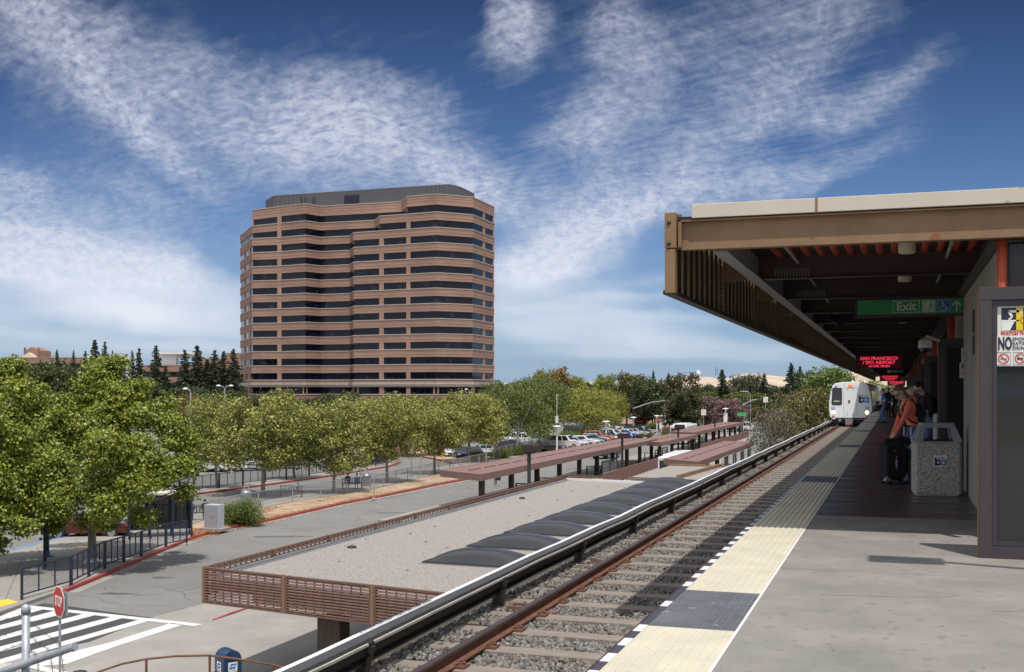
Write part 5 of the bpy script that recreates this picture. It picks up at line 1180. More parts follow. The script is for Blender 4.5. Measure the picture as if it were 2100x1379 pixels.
def foot(fr, bk=BK): return [TP(*p) for p in fr+bk]
zt = lambda k: 49.6-3.93*(k-1)       # head of window row k
WH = 2.02
for k in range(1, 15):
    ft = F1 if k == 1 else F2 if k == 2 else Ff; p = foot(ft, BK if k > 1 else BK[:-1]+[(170,360)])
    top = 52.2 if k == 1 else zt(k-1)-WH; mb = MB()
    if k == 13: top = zt(12)-WH
    mb.prism(p, zt(k), top); tw(mb, 'brick_band', M_['brick'] if k < 13 else M_['brick_low'])
    mb = MB(); mb.prism(inset(p, -.10), top-.003, top+.22)
    if k == 13: mb.prism(inset(p,-.35), zt(k)+.7, zt(k)+1.3); mb.prism(inset(p,-.2), zt(k)+.2, zt(k)+.7)
    tw(mb, 'stone_sill', M_['stone_trim'])
    mb = MB(); mid = (zt(k)+top)/2
    for zz in (mid-.32, mid+.42): mb.prism(inset(p, -.02), zz, zz+.10)
    tw(mb, 'band_joint', M_['joint'])
    mb = MB(); mb.prism(inset(p, .22), zt(k)-WH if k < 14 else GZ, zt(k)+.01); g = tw(mb, 'window_band', M_['tower_glass'])
    # mullions and brick piers
    mb = MB(); pr = MB(); fr = ft
    def on_line(cx_):
        for i in range(len(fr)-1):
            if fr[i][0] <= cx_ <= fr[i+1][0]:
                t = (cx_-fr[i][0])/(fr[i+1][0]-fr[i][0]); return fr[i][1]*(1-t)+fr[i+1][1]*t
        return fr[-1][1]
    zb = zt(k)-WH
    x = fr[0][0]+6
    while x < 1560:
        a = Vector(TP(x, on_line(x))); b = Vector(TP(x+.5, on_line(x+.5))); d = (b-a).normalized(); nrm = Vector((d.y,-d.x)); 
        c = a-nrm*.20; mb.obox((c.x,c.y,(zb+zt(k))/2), (.045,.06,WH), (0,0,math.atan2(d.y,d.x))); x += 38 if x < 1437 else 16
    tw(mb, 'mullion', M_['ink'])
def pier(fr, a_, b_, z0, z1, m):
    def ln(cx_):
        for i in range(len(fr)-1):
            if fr[i][0] <= cx_ <= fr[i+1][0]: t = (cx_-fr[i][0])/(fr[i+1][0]-fr[i][0]); return fr[i][1]*(1-t)+fr[i+1][1]*t
        return fr[-1][1]
    a = Vector(TP(a_, ln(a_))); b = Vector(TP(b_, ln(b_))); d = (b-a).normalized(); nrm = Vector((d.y,-d.x)); mb = MB()
    mb.prism([((a-nrm*.012).x,(a-nrm*.012).y), ((b-nrm*.012).x,(b-nrm*.012).y), ((b-nrm*1.1).x,(b-nrm*1.1).y), ((a-nrm*1.1).x,(a-nrm*1.1).y)], z0, z1); tw(mb, 'brick_pier', m)
for a_, b_, kt in ((260,285,1),(873,900,3),(1036,1060,2),(1498,1511,1),(1558,1564,1),(86,97,3),(58,66,3)): pier(Ff, a_, b_, zt(12)-WH-.05, zt(kt)+.3, M_['brick'])
pier(F1, 112, 117, zt(2), zt(1)+.3, M_['brick'])
for a_, b_ in ((260,285),(412,440),(714,745),(1036,1060),(1198,1232),(1430,1450),(1559,1564),(86,97),(873,900)): pier(Ff, a_, b_, GZ, zt(13)+.1, M_['brick_low'])
p = [TP(*q) for q in [(190,336),(240,327),(1290,309),(1360,313),(1445,324),(1400,345),(300,360)]]
mb = MB(); mb.prism(p, 51, 56.9); tw(mb, 'penthouse', M_['penthouse'])
mb = MB(); mb.prism(inset(p,-.04), 56.9, 57.05); tw(mb, 'penthouse_cap', M_['steel'])
mb = MB()
a = Vector(TP(665,319.6)); b = Vector(TP(755,318)); d = (b-a).normalized()
for j in range(9): c = (a+b)/2-Vector((-d.y,d.x))*.25; mb.obox((c.x,c.y,53+j*.33),((b-a).length,.1,.2),(0,0,math.atan2(d.y,d.x)))
for cx_ in (405,430,478): q = TP(cx_,322); mb.box(q[0]-.15,q[0]+.15,q[1]-.15,q[1]+.15,51,55.6)
for u in range(40):
    cx_ = 250+u*26; zc_ = 327-(cx_-240)*18/1050; q = TP(cx_, zc_-.12); mb.obox((q[0],q[1],54.2),(.05,.05,5.2))
tw(mb, 'roof_louvre', M_['ink'])
# ------------------------------------------------------------------ other buildings behind the trees, left
def block(name, lab, px0, px1, zc_, top, rows, m, dep=30, extra=None):
    xm, ym = AT((px0+px1)/2, zc_); s = zc_/F; w = (px1-px0)*s; h = HT(top, zc_)-GZ; t = empty(name, (xm,ym,GZ), TH, lab, 'building'); fl = 3.9
    mb = MB(); n = rows
    for k in range(n): z1 = h-k*fl; mb.box(-w/2,w/2,0,dep,z1-2.1,z1)
    mb.box(-w/2+.4,w/2-.4,.5,dep-.5,0,h-.3); mb.build('wall', m, t)
    mb = MB()
    for k in range(n):
        z1 = h-k*fl-2.1; mb.box(-w/2+.2,w/2-.2,.3,.48,z1-1.8,z1)
    mb.build('window_band', M_['car_glass'], t); mb = MB(); q = int(w/7)
    for i in range(q+1): x_ = -w/2+w*i/max(1,q); mb.box(x_-.6,x_+.6,-.02,.29,h-n*fl,h-.3)
    mb.build('brick_pier', m, t); mb = MB(); mb.box(-w/2-.1,w/2+.1,-.1,dep,h,h+.15); mb.build('coping', M_['stone_trim'], t); return t, h, w, s
t, h, w, s = block('brick_building', 'low brick office building behind the conifers left of the tower', 290, 500, 390, 750, 4, M_['brick_low'])
mb = MB(); mb.box(-w*.02,w*.5,6,20,h+.2,h+2.6); mb.box(w*.28,w*.5,6,20,h+2.6,h+4.4); mb.build('roof_storey', M_['brick_low'], t)
mb = MB(); mb.box(-12,-6.5,3,6,h+.15,h+3.8); mb.box(-12,1,1,8,h+3.9,h+4.5); 
for k in range(4): mb.box(-6+k*1.6,-5.8+k*1.6,2,7,h+2.7-k*.1,h+3.9)
mb.build('white_roof_frame', M_['white'], t)
t, h, w, s = block('brown_roofed_building', 'far low brown building stretching left behind the dark oak', 5, 185, 430, 734, 3, M_['brick_low'])
mb = MB(); mb.box(w*.47,w*.62,-1,3,h-3,h+.4); mb.build('white_canopy', M_['white'], t)
t = empty('gabled_building', (*AT(65,440), GZ), TH, 'pink gabled building with dark corner finials on the far left skyline', 'building')
h = HT(738,440)-GZ; u = 440/F
mb = MB(); mb.add([(-14*u,0,0),(14*u,0,0),(14*u,0,h+19*u),(6*u,0,h+23*u),(0,0,h+26*u),(-6*u,0,h+23*u),(-14*u,0,h+19*u)]+[(-14*u,12,0),(14*u,12,0),(14*u,12,h+19*u),(6*u,12,h+23*u),(0,12,h+26*u),(-6*u,12,h+23*u),(-14*u,12,h+19*u)], [tuple(range(7)), tuple(range(13,6,-1))]+[(i,7+i,7+(i+1)%7,(i+1)%7) for i in range(7)]); mb.build('rear_gable', M_['brick_low'], t)
mb = MB(); q = [(-13*u,0),(13*u,0),(13*u,h+4*u),(8*u,h+9*u),(3*u,h+12*u),(0,h+14*u),(-3*u,h+12*u),(-8*u,h+9*u),(-13*u,h+4*u)]
mb.add([(a,-3,b) for a,b in q]+[(a,-.1,b) for a,b in q], [tuple(range(8,-1,-1)), tuple(range(9,18))]+[(i,(i+1)%9,9+(i+1)%9,9+i) for i in range(9)]); mb.build('front_gable', M_['cream'], t)
mb = MB()
for a in (-14*u,14*u): mb.box(a-.3,a+.3,-.3,.3,h+10*u,h+25*u)
mb.build('finial', M_['brown_roof'], t); mb = MB(); mb.box(-4*u,-1*u,-3.05,-3.01,h-6*u,h+3*u); mb.box(1*u,4*u,-3.05,-3.01,h-6*u,h+3*u); mb.build('window', M_['car_glass'], t)

# ------------------------------------------------------------------ the train
TY = 90.4; TXC = XR+.838
TR = empty('commuter_train', (TXC, TY, -.98), 0, 'white and silver electric train arriving with headlights on', 'train')
half = [(1.30,.40),(1.52,.62),(1.60,1.15),(1.585,1.7),(1.47,2.45),(1.33,2.95),(1.10,3.13),(.6,3.21),(0,3.23)]
def section(y, s=1., zs=1., slant=0.):
    pts = [(x*s, y+slant*(z-.4), .4+(z-.4)*zs) for x, z in half]; return pts+[(-x, yy, z) for x, yy, z in pts[-2::-1]]
def loft(secs, name, m, par, smooth=True):
    mb = MB(); n = len(secs[0]); vs = [p for s_ in secs for p in s_]
    fs = [(i*n+k, i*n+(k+1)%n, (i+1)*n+(k+1)%n, (i+1)*n+k) for i in range(len(secs)-1) for k in range(n)]+[tuple(range(n)), tuple((len(secs)-1)*n+k for k in range(n-1,-1,-1))]
    mb.add(vs, fs); o = mb.build(name, m, par, smooth=False); return smooth_by_angle(o, .5) if smooth else o
M_['silver'] = mat('silver', (.42,.43,.45), .32, .08, 1, metal=.75)
cab = loft([section(0,.955,.985,.10), section(.10,.985,.995,.09), section(1.1,1,1,0)], 'cab_body', M_['train_white'], TR)
mb = MB(); mb.box(-1.1,1.2,-.10,.3,.44,.52); mb.box(-1.3,1.3,.15,1.2,.08,.42); mb.build('underframe', M_['dark'], TR)
cf = empty('cab_front', (0,-.006,0)); link_ = cf; cf.parent = TR; KIDS.setdefault(TR.name,[]).append(cf)
sl = math.atan(.10)
def fr_(mb, name, m, par=None): 
    mb.v = [(x, y+.10*(z-.4), z) for x, y, z in mb.v]; return mb.build(name, m, TR)
def rrect(mb, x0, x1, z0, z1, y0, y1, r_=.08, tl=0):
    pts = []
    for cx_, cz_, a0 in ((x1-r_,z0+r_,-90),(x1-r_,z1-r_,0),(x0+r_+tl,z1-r_,90),(x0+r_,z0+r_,180)):
        for q in range(5): a = R(a0+q*22.5); pts.append((cx_+r_*math.cos(a), cz_+r_*math.sin(a)))
    n = len(pts); mb.add([(x,y0,z) for x,z in pts]+[(x,y1,z) for x,z in pts], [tuple(range(n)), tuple(range(2*n-1,n-1,-1))]+[(i,n+i,n+(i+1)%n,(i+1)%n) for i in range(n)]); return mb
COL.objects.unlink(cf); bpy.data.objects.remove(cf); KIDS[TR.name] = [o for o in KIDS[TR.name] if o is not cab] and [cab]
fr_(rrect(MB(), -1.37,-.61,1.47,2.78,-.018,.0,.10,.05), 'window_seal', M_['black']); fr_(rrect(MB(), -1.33,-.65,1.51,2.74,-.024,-.0185,.08,.05), 'windscreen', M_['car_glass'])
mb = MB(); mb.box(-1.2,-.8,-.028,-.0245,1.72,1.80); fr_(mb, 'dashboard', M_['cream'])
mb = MB()
for a in ((-.50,-.49,.75,2.78),(.47,.48,.75,2.78),(-.49,.47,2.77,2.78)): mb.box(a[0],a[1],-.012,.004,a[2],a[3])
for x_ in (-.2,.18):
    for z_ in (2.66,.80): mb.box(x_-.02,x_+.02,-.03,0,z_-.05,z_+.05)
fr_(mb, 'door_seam', M_['steel'])
mb = MB(); mb.box(-.15,-.02,-.014,-.004,1.62,1.85); fr_(mb, 'number_plate', M_['ink'])
mb = MB(); mb.box(-.17,.17,-.02,.0,2.83,3.0); fr_(mb, 'route_display', M_['orange_led'])
mb = MB(); mb.lathe((.15,.5,3.2), [(.09,0),(.08,.12),(.03,.16)], 10); mb.build('roof_lamp', M_['white'], TR)
mb = MB(); mb.bar((-1.12,-.06,2.95),(-.95,-.06,2.85),.04,.03); mb.bar((-1.05,-.06,2.95),(-1.1,-.06,2.75),.03,.03); fr_(mb, 'wiper', M_['black'])
for x_ in (-1.24, 1.20):
    mb = MB(); mb.lathe((x_,.0,1.24), [(.14,0),(.14,.03)], 16, axis='Y'); fr_(mb, 'marker_ring', M_['steel']); mb = MB(); mb.lathe((x_,-.03,1.24), [(.07,0),(.06,.03)], 12, axis='Y'); fr_(mb, 'marker_lens', M_['clear_lens'])
    mb = MB(); mb.lathe((x_,.0,.92), [(.15,0),(.15,.03)], 16, axis='Y'); fr_(mb, 'headlight_ring', M_['white_old']); mb = MB(); mb.lathe((x_,-.03,.92), [(.12,0),(.10,.025)], 16, axis='Y'); fr_(mb, 'headlight', M_['lamp_on'])
    mb = MB(); mb.lathe((x_,.0,.60), [(.085,0),(.08,.03)], 12, axis='Y'); fr_(mb, 'tail_light', M_['red_lens'])
mb = MB(); mb.box(-.33,.20,-.35,.3,-.05,.46); mb.box(-.38,.25,-.30,.3,.28,.40); mb.build('coupler', M_['silver'], TR); mb = MB(); mb.box(-.30,.17,-.37,-.345,-.04,.06); mb.build('coupler_plate', M_['orange'], TR)
mb = MB(); mb.lathe((-.75,-.02,.34), [(.12,0),(.12,.2)], 12, axis='Y'); mb.lathe((-.75,-.05,.34), [(.07,0),(.07,.05)], 12, axis='Y'); mb.build('horn', M_['steel'], TR)
# logo on the cab
def logo(par, x, y, z, s, slant=0., plate=False, mk=None):
    """the transit authority's ba mark: BART letters over a black b and a blue a"""
    def put(mb, nm, m): 
        mb.v = [(x+a*s, y+b+slant*(z+c*s-.4), z+c*s) for a, b, c in mb.v]; return mb.build(nm, m, par)
    if plate:
        q = MB(); q.box(-.62,.62,.0,.01,-.55,.55); put(q, 'badge_plate', M_['sign_white'])
    def ring(cx_, cz_, r0, r1, nm, m, yy, full=True):
        q = MB(); n = 28; vs = []
        for rr_ in (r0, r1):
            for yv in (yy, yy+.004):
                vs += [(cx_+rr_*math.cos(2*math.pi*k/n), yv, cz_+rr_*math.sin(2*math.pi*k/n)) for k in range(n)]
        fs = []
        for k in range(n):
            k2 = (k+1)%n; fs += [(k,k2,2*n+k2,2*n+k), (n+k,3*n+k,3*n+k2,n+k2), (k,n+k,n+k2,k2), (2*n+k,2*n+k2,3*n+k2,3*n+k)]
        q.add(vs, fs); return q
    b = ring(-.22,-.14,.13,.29,'',None,-.008); b.box(-.53,-.37,-.008,-.004,-.44,.36); b.box(-.372,-.34,-.0075,-.0045,-.43,.0); b.box(-.37,-.05,-.0078,-.0042,-.44,-.36); put(b, 'emblem_b', M_['ink'])
    b = ring(.24,-.14,.13,.29,'',None,-.009); b.box(.40,.53,-.009,-.005,-.44,.15); b.box(.08,.41,-.0088,-.0052,.08,.15); b.box(.08,.41,-.0088,-.0052,-.44,-.37); put(b, 'emblem_a', M_['logo_blue'])
    t_ = text('B A R T', .20*s, M_['ink'], 'lettering', par, (x+.12*s, y-.005+slant*(z+.27*s-.4), z+.27*s), (R(90)-math.atan(slant),0,0), .001, bold=.006*s)
M_['logo_blue'] = mat('logo_blue', (.05,.28,.55), .4, 0)
logo(TR, .97, -.010, 1.96, .70, .10)
# cars behind the cab
for c in range(4):
    y0 = 1.1+c*21.6 if c == 0 else c*21.6; y1 = (c+1)*21.6-.5
    secs = [section(y0+.001), section(y1)]
    body = loft(secs, 'car_body', M_['silver'], TR)
    mb = MB(); mb.box(-1.35,1.35,y0+.3,y1-.3,.12,.42); mb.build('underframe', M_['dark'], TR)
    for k in range(9):
        yy = y0+1.1+k*(y1-y0-2.2)/8.6
        mb = MB(); dr = k in (2,6)
        for s_ in (-1,1):
            x1 = s_*1.60; x2 = s_*1.475; wl = 1.9 if not dr else 1.3
            mb.add([(s_*1.600,yy,1.45),(s_*1.600,yy+wl,1.45),(s_*1.49,yy+wl,2.5),(s_*1.49,yy,2.5),(s_*1.55,yy,1.45),(s_*1.55,yy+wl,1.45),(s_*1.44,yy+wl,2.5),(s_*1.44,yy,2.5)], [(0,1,2,3),(7,6,5,4),(0,4,5,1),(1,5,6,2),(2,6,7,3),(3,7,4,0)])
        mb.build('side_window', M_['car_glass'], TR)
    for q in (2.5, 18.5):
        mb = MB(); b0 = (c*21.6)+q
        for s_ in (-.84,.84):
            for dy_ in (-1.0,1.0): mb.lathe((s_-.07,b0+dy_,.38), [(.38,0),(.38,.13)], 16, axis='X')
        mb.box(-.9,.9,b0-1.2,b0+1.2,.18,.35); mb.build('bogie', M_['dark'], TR)
    if c:
        mb = MB(); mb.box(-1.2,1.2,y0-.5,y0,.6,2.9); mb.build('gangway', M_['black'], TR)
# ------------------------------------------------------------------ vehicles
def car_kit(kind):
    L_, Wd = {'suv': (4.9,1.95), 'sedan': (4.7,1.8), 'hatch': (4.3,1.76), 'pickup': (5.4,1.95), 'van': (5.0,1.95)}[kind]
    P = {'suv': [(-2.4,.35),(-2.42,.9),(-2.35,1.05),(-2.15,1.78),(-1.9,1.85),(.35,1.85),(1.05,1.15),(2.2,1.02),(2.42,.85),(2.44,.35)],
         'sedan': [(-2.3,.30),(-2.33,.85),(-2.25,1.0),(-1.55,1.04),(-.85,1.42),(.25,1.44),(1.0,.98),(2.1,.84),(2.32,.66),(2.34,.30)],
         'hatch': [(-2.1,.30),(-2.14,.8),(-2.05,1.0),(-1.7,1.42),(-1.3,1.5),(.3,1.5),(1.0,1.0),(1.95,.86),(2.12,.68),(2.14,.30)],
         'pickup': [(-2.68,.40),(-2.7,1.1),(-2.68,1.15),(-.95,1.15),(-.8,1.8),(-.6,1.84),(.55,1.84),(1.2,1.18),(2.5,1.08),(2.68,.9),(2.7,.40)],
         'van': [(-2.45,.30),(-2.48,1.0),(-2.4,1.2),(-2.2,1.75),(-1.9,1.8),(.6,1.76),(1.5,1.12),(2.3,.95),(2.46,.75),(2.48,.30)]}[kind]
    belt = {'suv':1.1,'sedan':.98,'hatch':1.0,'pickup':1.16,'van':1.12}[kind]; n = len(P); w = Wd/2
    def half_w(z): return w if z < belt else w-(z-belt)*.30
    mb = MB(); vs = [(x, s*half_w(z)*(0.93 if abs(x) > 2.2 else 1), z) for s in (-1,1) for x, z in P]
    mb.add(vs, [tuple(range(n-1,-1,-1)), tuple(range(n,2*n))]+[(i,(i+1)%n,n+(i+1)%n,n+i) for i in range(n)])
    kit = [('body', mb.mesh('car_body', M_['car_paint'], bevel=.05), (0,0,0))]
    roof = [p for p in P if p[1] > belt+.05]; x0, x1 = min(p[0] for p in roof), max(p[0] for p in roof); zr = max(p[1] for p in P)
    A = [(p[0],p[1]) for p in P if p[1] >= belt-.03 and abs(p[0]) < 2.45]
    g = MB()
    i0 = P.index(roof[0]); pre = P[i0-1]; i1 = P.index(roof[-1]); post = P[i1+1]
    def lerp(a, b, t): return (a[0]+(b[0]-a[0])*t, a[1]+(b[1]-a[1])*t)
    rb, rt = lerp(pre, roof[0], .22) if kind not in ('suv','van','hatch') else lerp(pre, roof[0], .2), lerp(pre, roof[0], .9)
    fb, ft = lerp(post, roof[-1], .12), lerp(post, roof[-1], .9)
    for (a, b, dxx) in ((fb, ft, .018), (rb, rt, -.018)):
        wa, wb = half_w(a[1])-.12, half_w(b[1])-.10
        nx_ = .012*(1 if dxx > 0 else -1); 
        g.add([(a[0]+dxx,-wa,a[1]+.012),(a[0]+dxx,wa,a[1]+.012),(b[0]+dxx,wb,b[1]+.012),(b[0]+dxx,-wb,b[1]+.012)], [(0,1,2,3)])
    zb_, ztp = belt+.04, zr-.10
    xa = rb[0]+.22; xb = fb[0]-.18; xta = rt[0]+.16; xtb = ft[0]-.10
    cuts = 3 if kind in ('suv','van') else 2
    for s in (-1,1):
        for c in range(cuts):
            u0, u1 = c/cuts+.02, (c+1)/cuts-.02
            q = [(xa+(xb-xa)*u0,zb_),(xa+(xb-xa)*u1,zb_),(xta+(xtb-xta)*u1,ztp),(xta+(xtb-xta)*u0,ztp)]
            g.add([(x,s*(half_w(z)+.008),z) for x,z in q], [(0,1,2,3)])
    kit.append(('window', g.mesh('car_glass', M_['car_glass']), (0,0,0)))
    wm_ = MB(); wm_.lathe((0,-.11,0), [(.20,0),(.33,.0),(.345,.03),(.345,-.19+.0),(.33,-.22)][:3]+[(.345,-.20)], 18, axis='Y')
    tyre = MB(); tyre.lathe((0,.0,0), [(.34,-.11),(.345,-.09),(.345,.09),(.34,.11)], 18, axis='Y'); rim = MB(); rim.lathe((0,0,0), [(.22,-.125),(.22,.125)], 12, axis='Y')
    tm, rm = tyre.mesh('tyre', M_['tyre']), rim.mesh('rim', M_['rim'])
    wheels = [(sx, s*(w-.09), .345) for sx in (-L_*.30, L_*.31) for s in (-1,1)]
    hl = MB(); tl = MB(); bp = MB()
    fx_, rx_ = P[-2][0], P[1][0]; hl.obox((0,0,0),(.12,.36,.14)); tl.obox((0,0,0),(.10,.20,.24)); hm, tm2 = hl.mesh('headlight', M_['clear_lens']), tl.mesh('tail_light', M_['red_lens'])
    bp.box(fx_-.05,fx_+.05,-w*.6,w*.6,.42,.60); bp.box(rx_-.03,rx_+.06,-w*.5,w*.5,.36,.5)
    for s in (-1,1): kit += [('headlight', hm, (fx_-.04,s*(w-.30),P[-2][1]-.06)), ('tail_light', tm2, (rx_+.03,s*(w-.16),P[1][1]-.04))]
    kit += [('grille', bp.mesh('grille', M_['black']), (0,0,0))]
    return kit, wheels, tm, rm
KITS = {k: car_kit(k) for k in ('suv','sedan','hatch','pickup','van')}
def car(kind, x, y, rz, col, label, group=None, z=GZ+.008):
    kit, wheels, tm, rm = KITS[kind]
    t = empty({'suv':'parked_suv','pickup':'pickup_truck','van':'minivan'}.get(kind,'parked_car'), (x,y,z), rz, label, 'pickup' if kind == 'pickup' else 'van' if kind == 'van' else 'car', group)
    for nm, me, loc in kit:
        o = bpy.data.objects.new(nm, me); link(o, t); o.location = loc; o.color = (*col,1)
    for p in wheels:
        o = bpy.data.objects.new('wheel', tm); link(o, t); o.location = p; q = bpy.data.objects.new('rim', rm); link(q, o)
    return t
CC = {'white':(.75,.75,.76),'silver':(.42,.44,.46),'black':(.015,.015,.018),'dark grey':(.07,.075,.08),'blue':(.03,.09,.28),'navy':(.012,.02,.07),'red':(.35,.02,.02),'orange':(.48,.13,.05),'maroon':(.14,.015,.03),'light blue':(.25,.35,.45),'beige':(.4,.35,.27),'bright blue':(.02,.10,.42),'yellow':(.6,.45,.05)}
G1 = 'cars in the front parking row'
rowA = [('suv','white','big white sport utility car nearest in the front parking row'),('sedan','white','white sedan second in the front parking row'),('sedan','silver','silver sedan third in the front row, after the white one'),('hatch','white','white hatchback before a light blue car in front row'),('sedan','light blue','light blue car before the black one in the front row'),('sedan','black','black sedan in the middle of the front row'),('hatch','silver','silver hatchback just before the orange car'),('suv','orange','bright orange wagon in the front parking row'),('sedan','white','white sedan right after the orange wagon'),('hatch','dark grey','dark grey hatchback two places after the orange wagon'),('suv','white','white tall car beyond the dark grey hatchback'),('sedan','silver','silver sedan between two white cars, front row'),('hatch','white','white hatchback before the bright blue car'),('sedan','bright blue','bright blue sedan in the front parking row'),('sedan','white','white sedan after the bright blue one'),('hatch','beige','beige hatchback far along the front row'),('sedan','silver','silver sedan after the beige hatchback'),('suv','black','black tall car near the far end of the front row'),('sedan','beige','beige sedan near the far end of the front row'),('hatch','silver','last silver hatchback of the front row')]
rr = random.Random(8)
for k, (kd, c, lab) in enumerate(rowA): car(kd, -45+rr.uniform(-.3,.3), 159.5+k*2.8, rr.uniform(-.03,.03)+R(-8), CC[c], lab, G1)
rowB = [('van','black','black van in the second row behind the clipped hedge'),('suv','dark grey','large dark grey car beside the black van'),('sedan','silver','silver sedan after the large dark grey car'),('suv','black','black tall car in the middle of the second row'),('sedan','white','white sedan in the second row after a black car'),('hatch','blue','blue hatchback in the second parking row'),('sedan','silver','silver sedan beyond the blue hatchback'),('sedan','black','black sedan near the end of second row'),('suv','white','white car closing the second row'),('hatch','red','small red car at the far end of second row')]
for k, (kd, c, lab) in enumerate(rowB): car(kd, -56, 205+k*2.9, R(-6), CC[c], lab, 'cars in the second parking row')
x, y = G(1115,905); car('pickup', x, y, R(-8), CC['white'], 'white pickup truck left of the clipped hedge', 'cars behind the birch trees')
x, y = G(1078,912); car('suv', x, y, R(-8), CC['white'], 'white car glimpsed through the birch trunks', 'cars behind the birch trees')
x, y = G(1135,915); car('sedan', x, y, R(-8), CC['silver'], 'silver car in front of the white pickup truck', 'cars behind the birch trees')
x, y = G(1122,903); car('sedan', x+3, y+6, R(-8), CC['maroon'], 'dark red car just right of the white pickup', 'cars behind the birch trees')
x, y = G(1050,925); car('sedan', x, y, R(-8), CC['navy'], 'dark blue car between birch trunk and hedge', 'cars behind the birch trees')
x, y = G(1022,912); car('van', x, y, R(-8), CC['white'], 'long white van behind the sycamore and birch', 'cars behind the birch trees')
x, y = G(1405,876); car('hatch', x-9, y+22, R(80), CC['white'], 'white hatchback crossing behind the black van', None)
for px, py, kd, c, lab in ((922,937,'hatch','white','white and black hatchback under the sycamores'),(946,940,'sedan','navy','dark blue car beside the white hatchback under sycamores'),(972,941,'sedan','dark grey','dark grey car behind the round hedge'),(995,936,'sedan','silver','silver car half hidden by a grey pole'),(895,933,'sedan','black','black car deep in shade under the sycamores'),(1128,926,'sedan','dark grey','dark car nosing out beside the small clipped shrub')):
    x, y = G(px, py); car(kd, x, y, R(-60) if px < 1100 else R(-10), CC[c], lab, 'cars parked under the sycamores' if px < 1100 else None)
for px, py, kd, c, lab in ((418,968,'suv','white','white car behind the first sycamore, far left'),(462,966,'sedan','white','second white car behind the first sycamore'),(505,965,'sedan','silver','silver car behind the second sycamore'),(572,961,'sedan','dark grey','dark grey car showing its wheel between the sycamores'),(535,961,'hatch','white','white hatchback left of the dark grey car'),(690,943,'sedan','red','red car between the sycamore crowns'),(705,951,'sedan','white','white car in front of the red car'),(625,940,'sedan','blue','blue car far back between sycamores'),(650,932,'suv','white','white car far back in the left parking area'),(590,935,'sedan','red','far red car in the left parking area')):
    x, y = G(px, py); car(kd, x, y, TH+R(6)+(R(180) if c == 'dark grey' else 0), CC[c], lab, 'cars in the left parking area')
x, y = G(180,1102); car('sedan', x, y, TH+R(8), (.10,.008,.010), 'dark red car shaded by the big tree', None)
x, y = G(30,1040); car('sedan', x, y, TH+R(8), CC['silver'], 'pale car behind the maple at the left edge', None)
x, y = G(1243,940); car('suv', x, y, R(80), CC['black'], 'black vehicle standing on the busway behind the shelter', None)
x, y = G(1245,866); car('sedan', x, y, TH, CC['dark grey'], 'dark car waiting at the junction behind the stop sign', None)
x, y = G(1460,863); car('sedan', x, y, TH+R(10), CC['red'], 'red car at the junction right of the white notice', None)
for px, py, c in ((1530,884,'white'),(1506,880,'red'),(1490,882,'maroon')):
    x, y = G(px, py); car('suv', x, y, R(60), CC[c], '%s car seen through the posts of the third shelter' % c, None)
def bus(x, y, rz, label, Lb=12, sz=1):
    t = empty('city_bus', (x,y,GZ+.01), rz, label, 'bus', 'white buses at the shelters'); t.scale = (1,1,sz)
    mb = MB(); mb.box(-1.28,1.28,0,Lb,.35,3.0); mb.build('body', M_['white'], t, bevel=.16)
    mb = MB(); mb.box(-1.0,1.0,1,Lb-4,3.0,3.22); mb.box(-.6,.6,Lb-3.5,Lb-2,3.0,3.15); mb.build('roof_unit', M_['white'], t, bevel=.08)
    mb = MB()
    for k in range(6):
        for s in (-1,1): mb.box(s*1.285-.006,s*1.285+.006,.9+k*1.8,2.5+k*1.8,1.5,2.5)
    mb.build('window', M_['car_glass'], t); mb = MB(); mb.box(-1.12,1.12,-.012,-.002,1.2,2.6); mb.build('windscreen', M_['car_glass'], t)
    mb = MB(); mb.box(-1.2,1.2,-.014,-.002,2.68,2.92); mb.build('destination_panel', M_['white_old'], t)
    for yy in (2.2, Lb-3.2):
        for s in (-1,1): mb = MB(); mb.lathe((s*1.17-.12,yy,.48), [(.48,0),(.48,.24)], 16, axis='X'); mb.build('wheel', M_['tyre'], t)
bus(-18.9, 101.0, R(1), 'white bus mostly hidden behind the shelter closest to the track', 12, .80)
bus(-31.2, 172, R(2), 'white bus standing on the busway beyond the third shelter'); 
# ------------------------------------------------------------------ trees
def crown(name, blobs, n, leaf, seed, per=18, spread=.42, droop=0., flat=.55):
    rs = np.random.RandomState(seed); B = np.array(blobs, float); w = (B[:,3]*B[:,4]*B[:,5])**(2/3); w /= w.sum(); nc = n//per
    bi = rs.choice(len(B), nc, p=w); d = rs.randn(nc,3); d /= np.linalg.norm(d,axis=1)[:,None]
    rad = rs.rand(nc)**.45*.98+.04; cen = B[bi,:3]+d*B[bi,3:6]*rad[:,None]
    sz = spread*(.6+.8*rs.rand(nc))
    off = rs.randn(nc,per,3)*sz[:,None,None]; off[...,2] *= flat
    P = (cen[:,None]+off).reshape(-1,3); m = len(P)
    if droop: P[:,2] -= droop*np.abs(rs.randn(m))*.6
    nrm = np.repeat(d,per,0)*.5+rs.randn(m,3)*.62+np.array([0,0,.55]); nrm /= np.linalg.norm(nrm,axis=1)[:,None]
    a = np.cross(nrm, rs.randn(m,3)); a /= np.linalg.norm(a,axis=1)[:,None]+1e-9; b = np.cross(nrm, a)
    if droop: a = a*.35+np.array([0,0,-1.]); a /= np.linalg.norm(a,axis=1)[:,None]; b = np.cross(a, rs.randn(m,3)); b /= np.linalg.norm(b,axis=1)[:,None]+1e-9
    s = leaf*(.6+.8*rs.rand(m))[:,None]; wd = .34 if droop else .48
    V = np.stack([P-a*s*.5, P+b*s*wd+nrm*s*.10, P+a*s*.5, P-b*s*wd+nrm*s*.10], 1).reshape(-1,3)
    return np_mesh(name, V, np.arange(len(V)).reshape(-1,4), M_['leaf'])
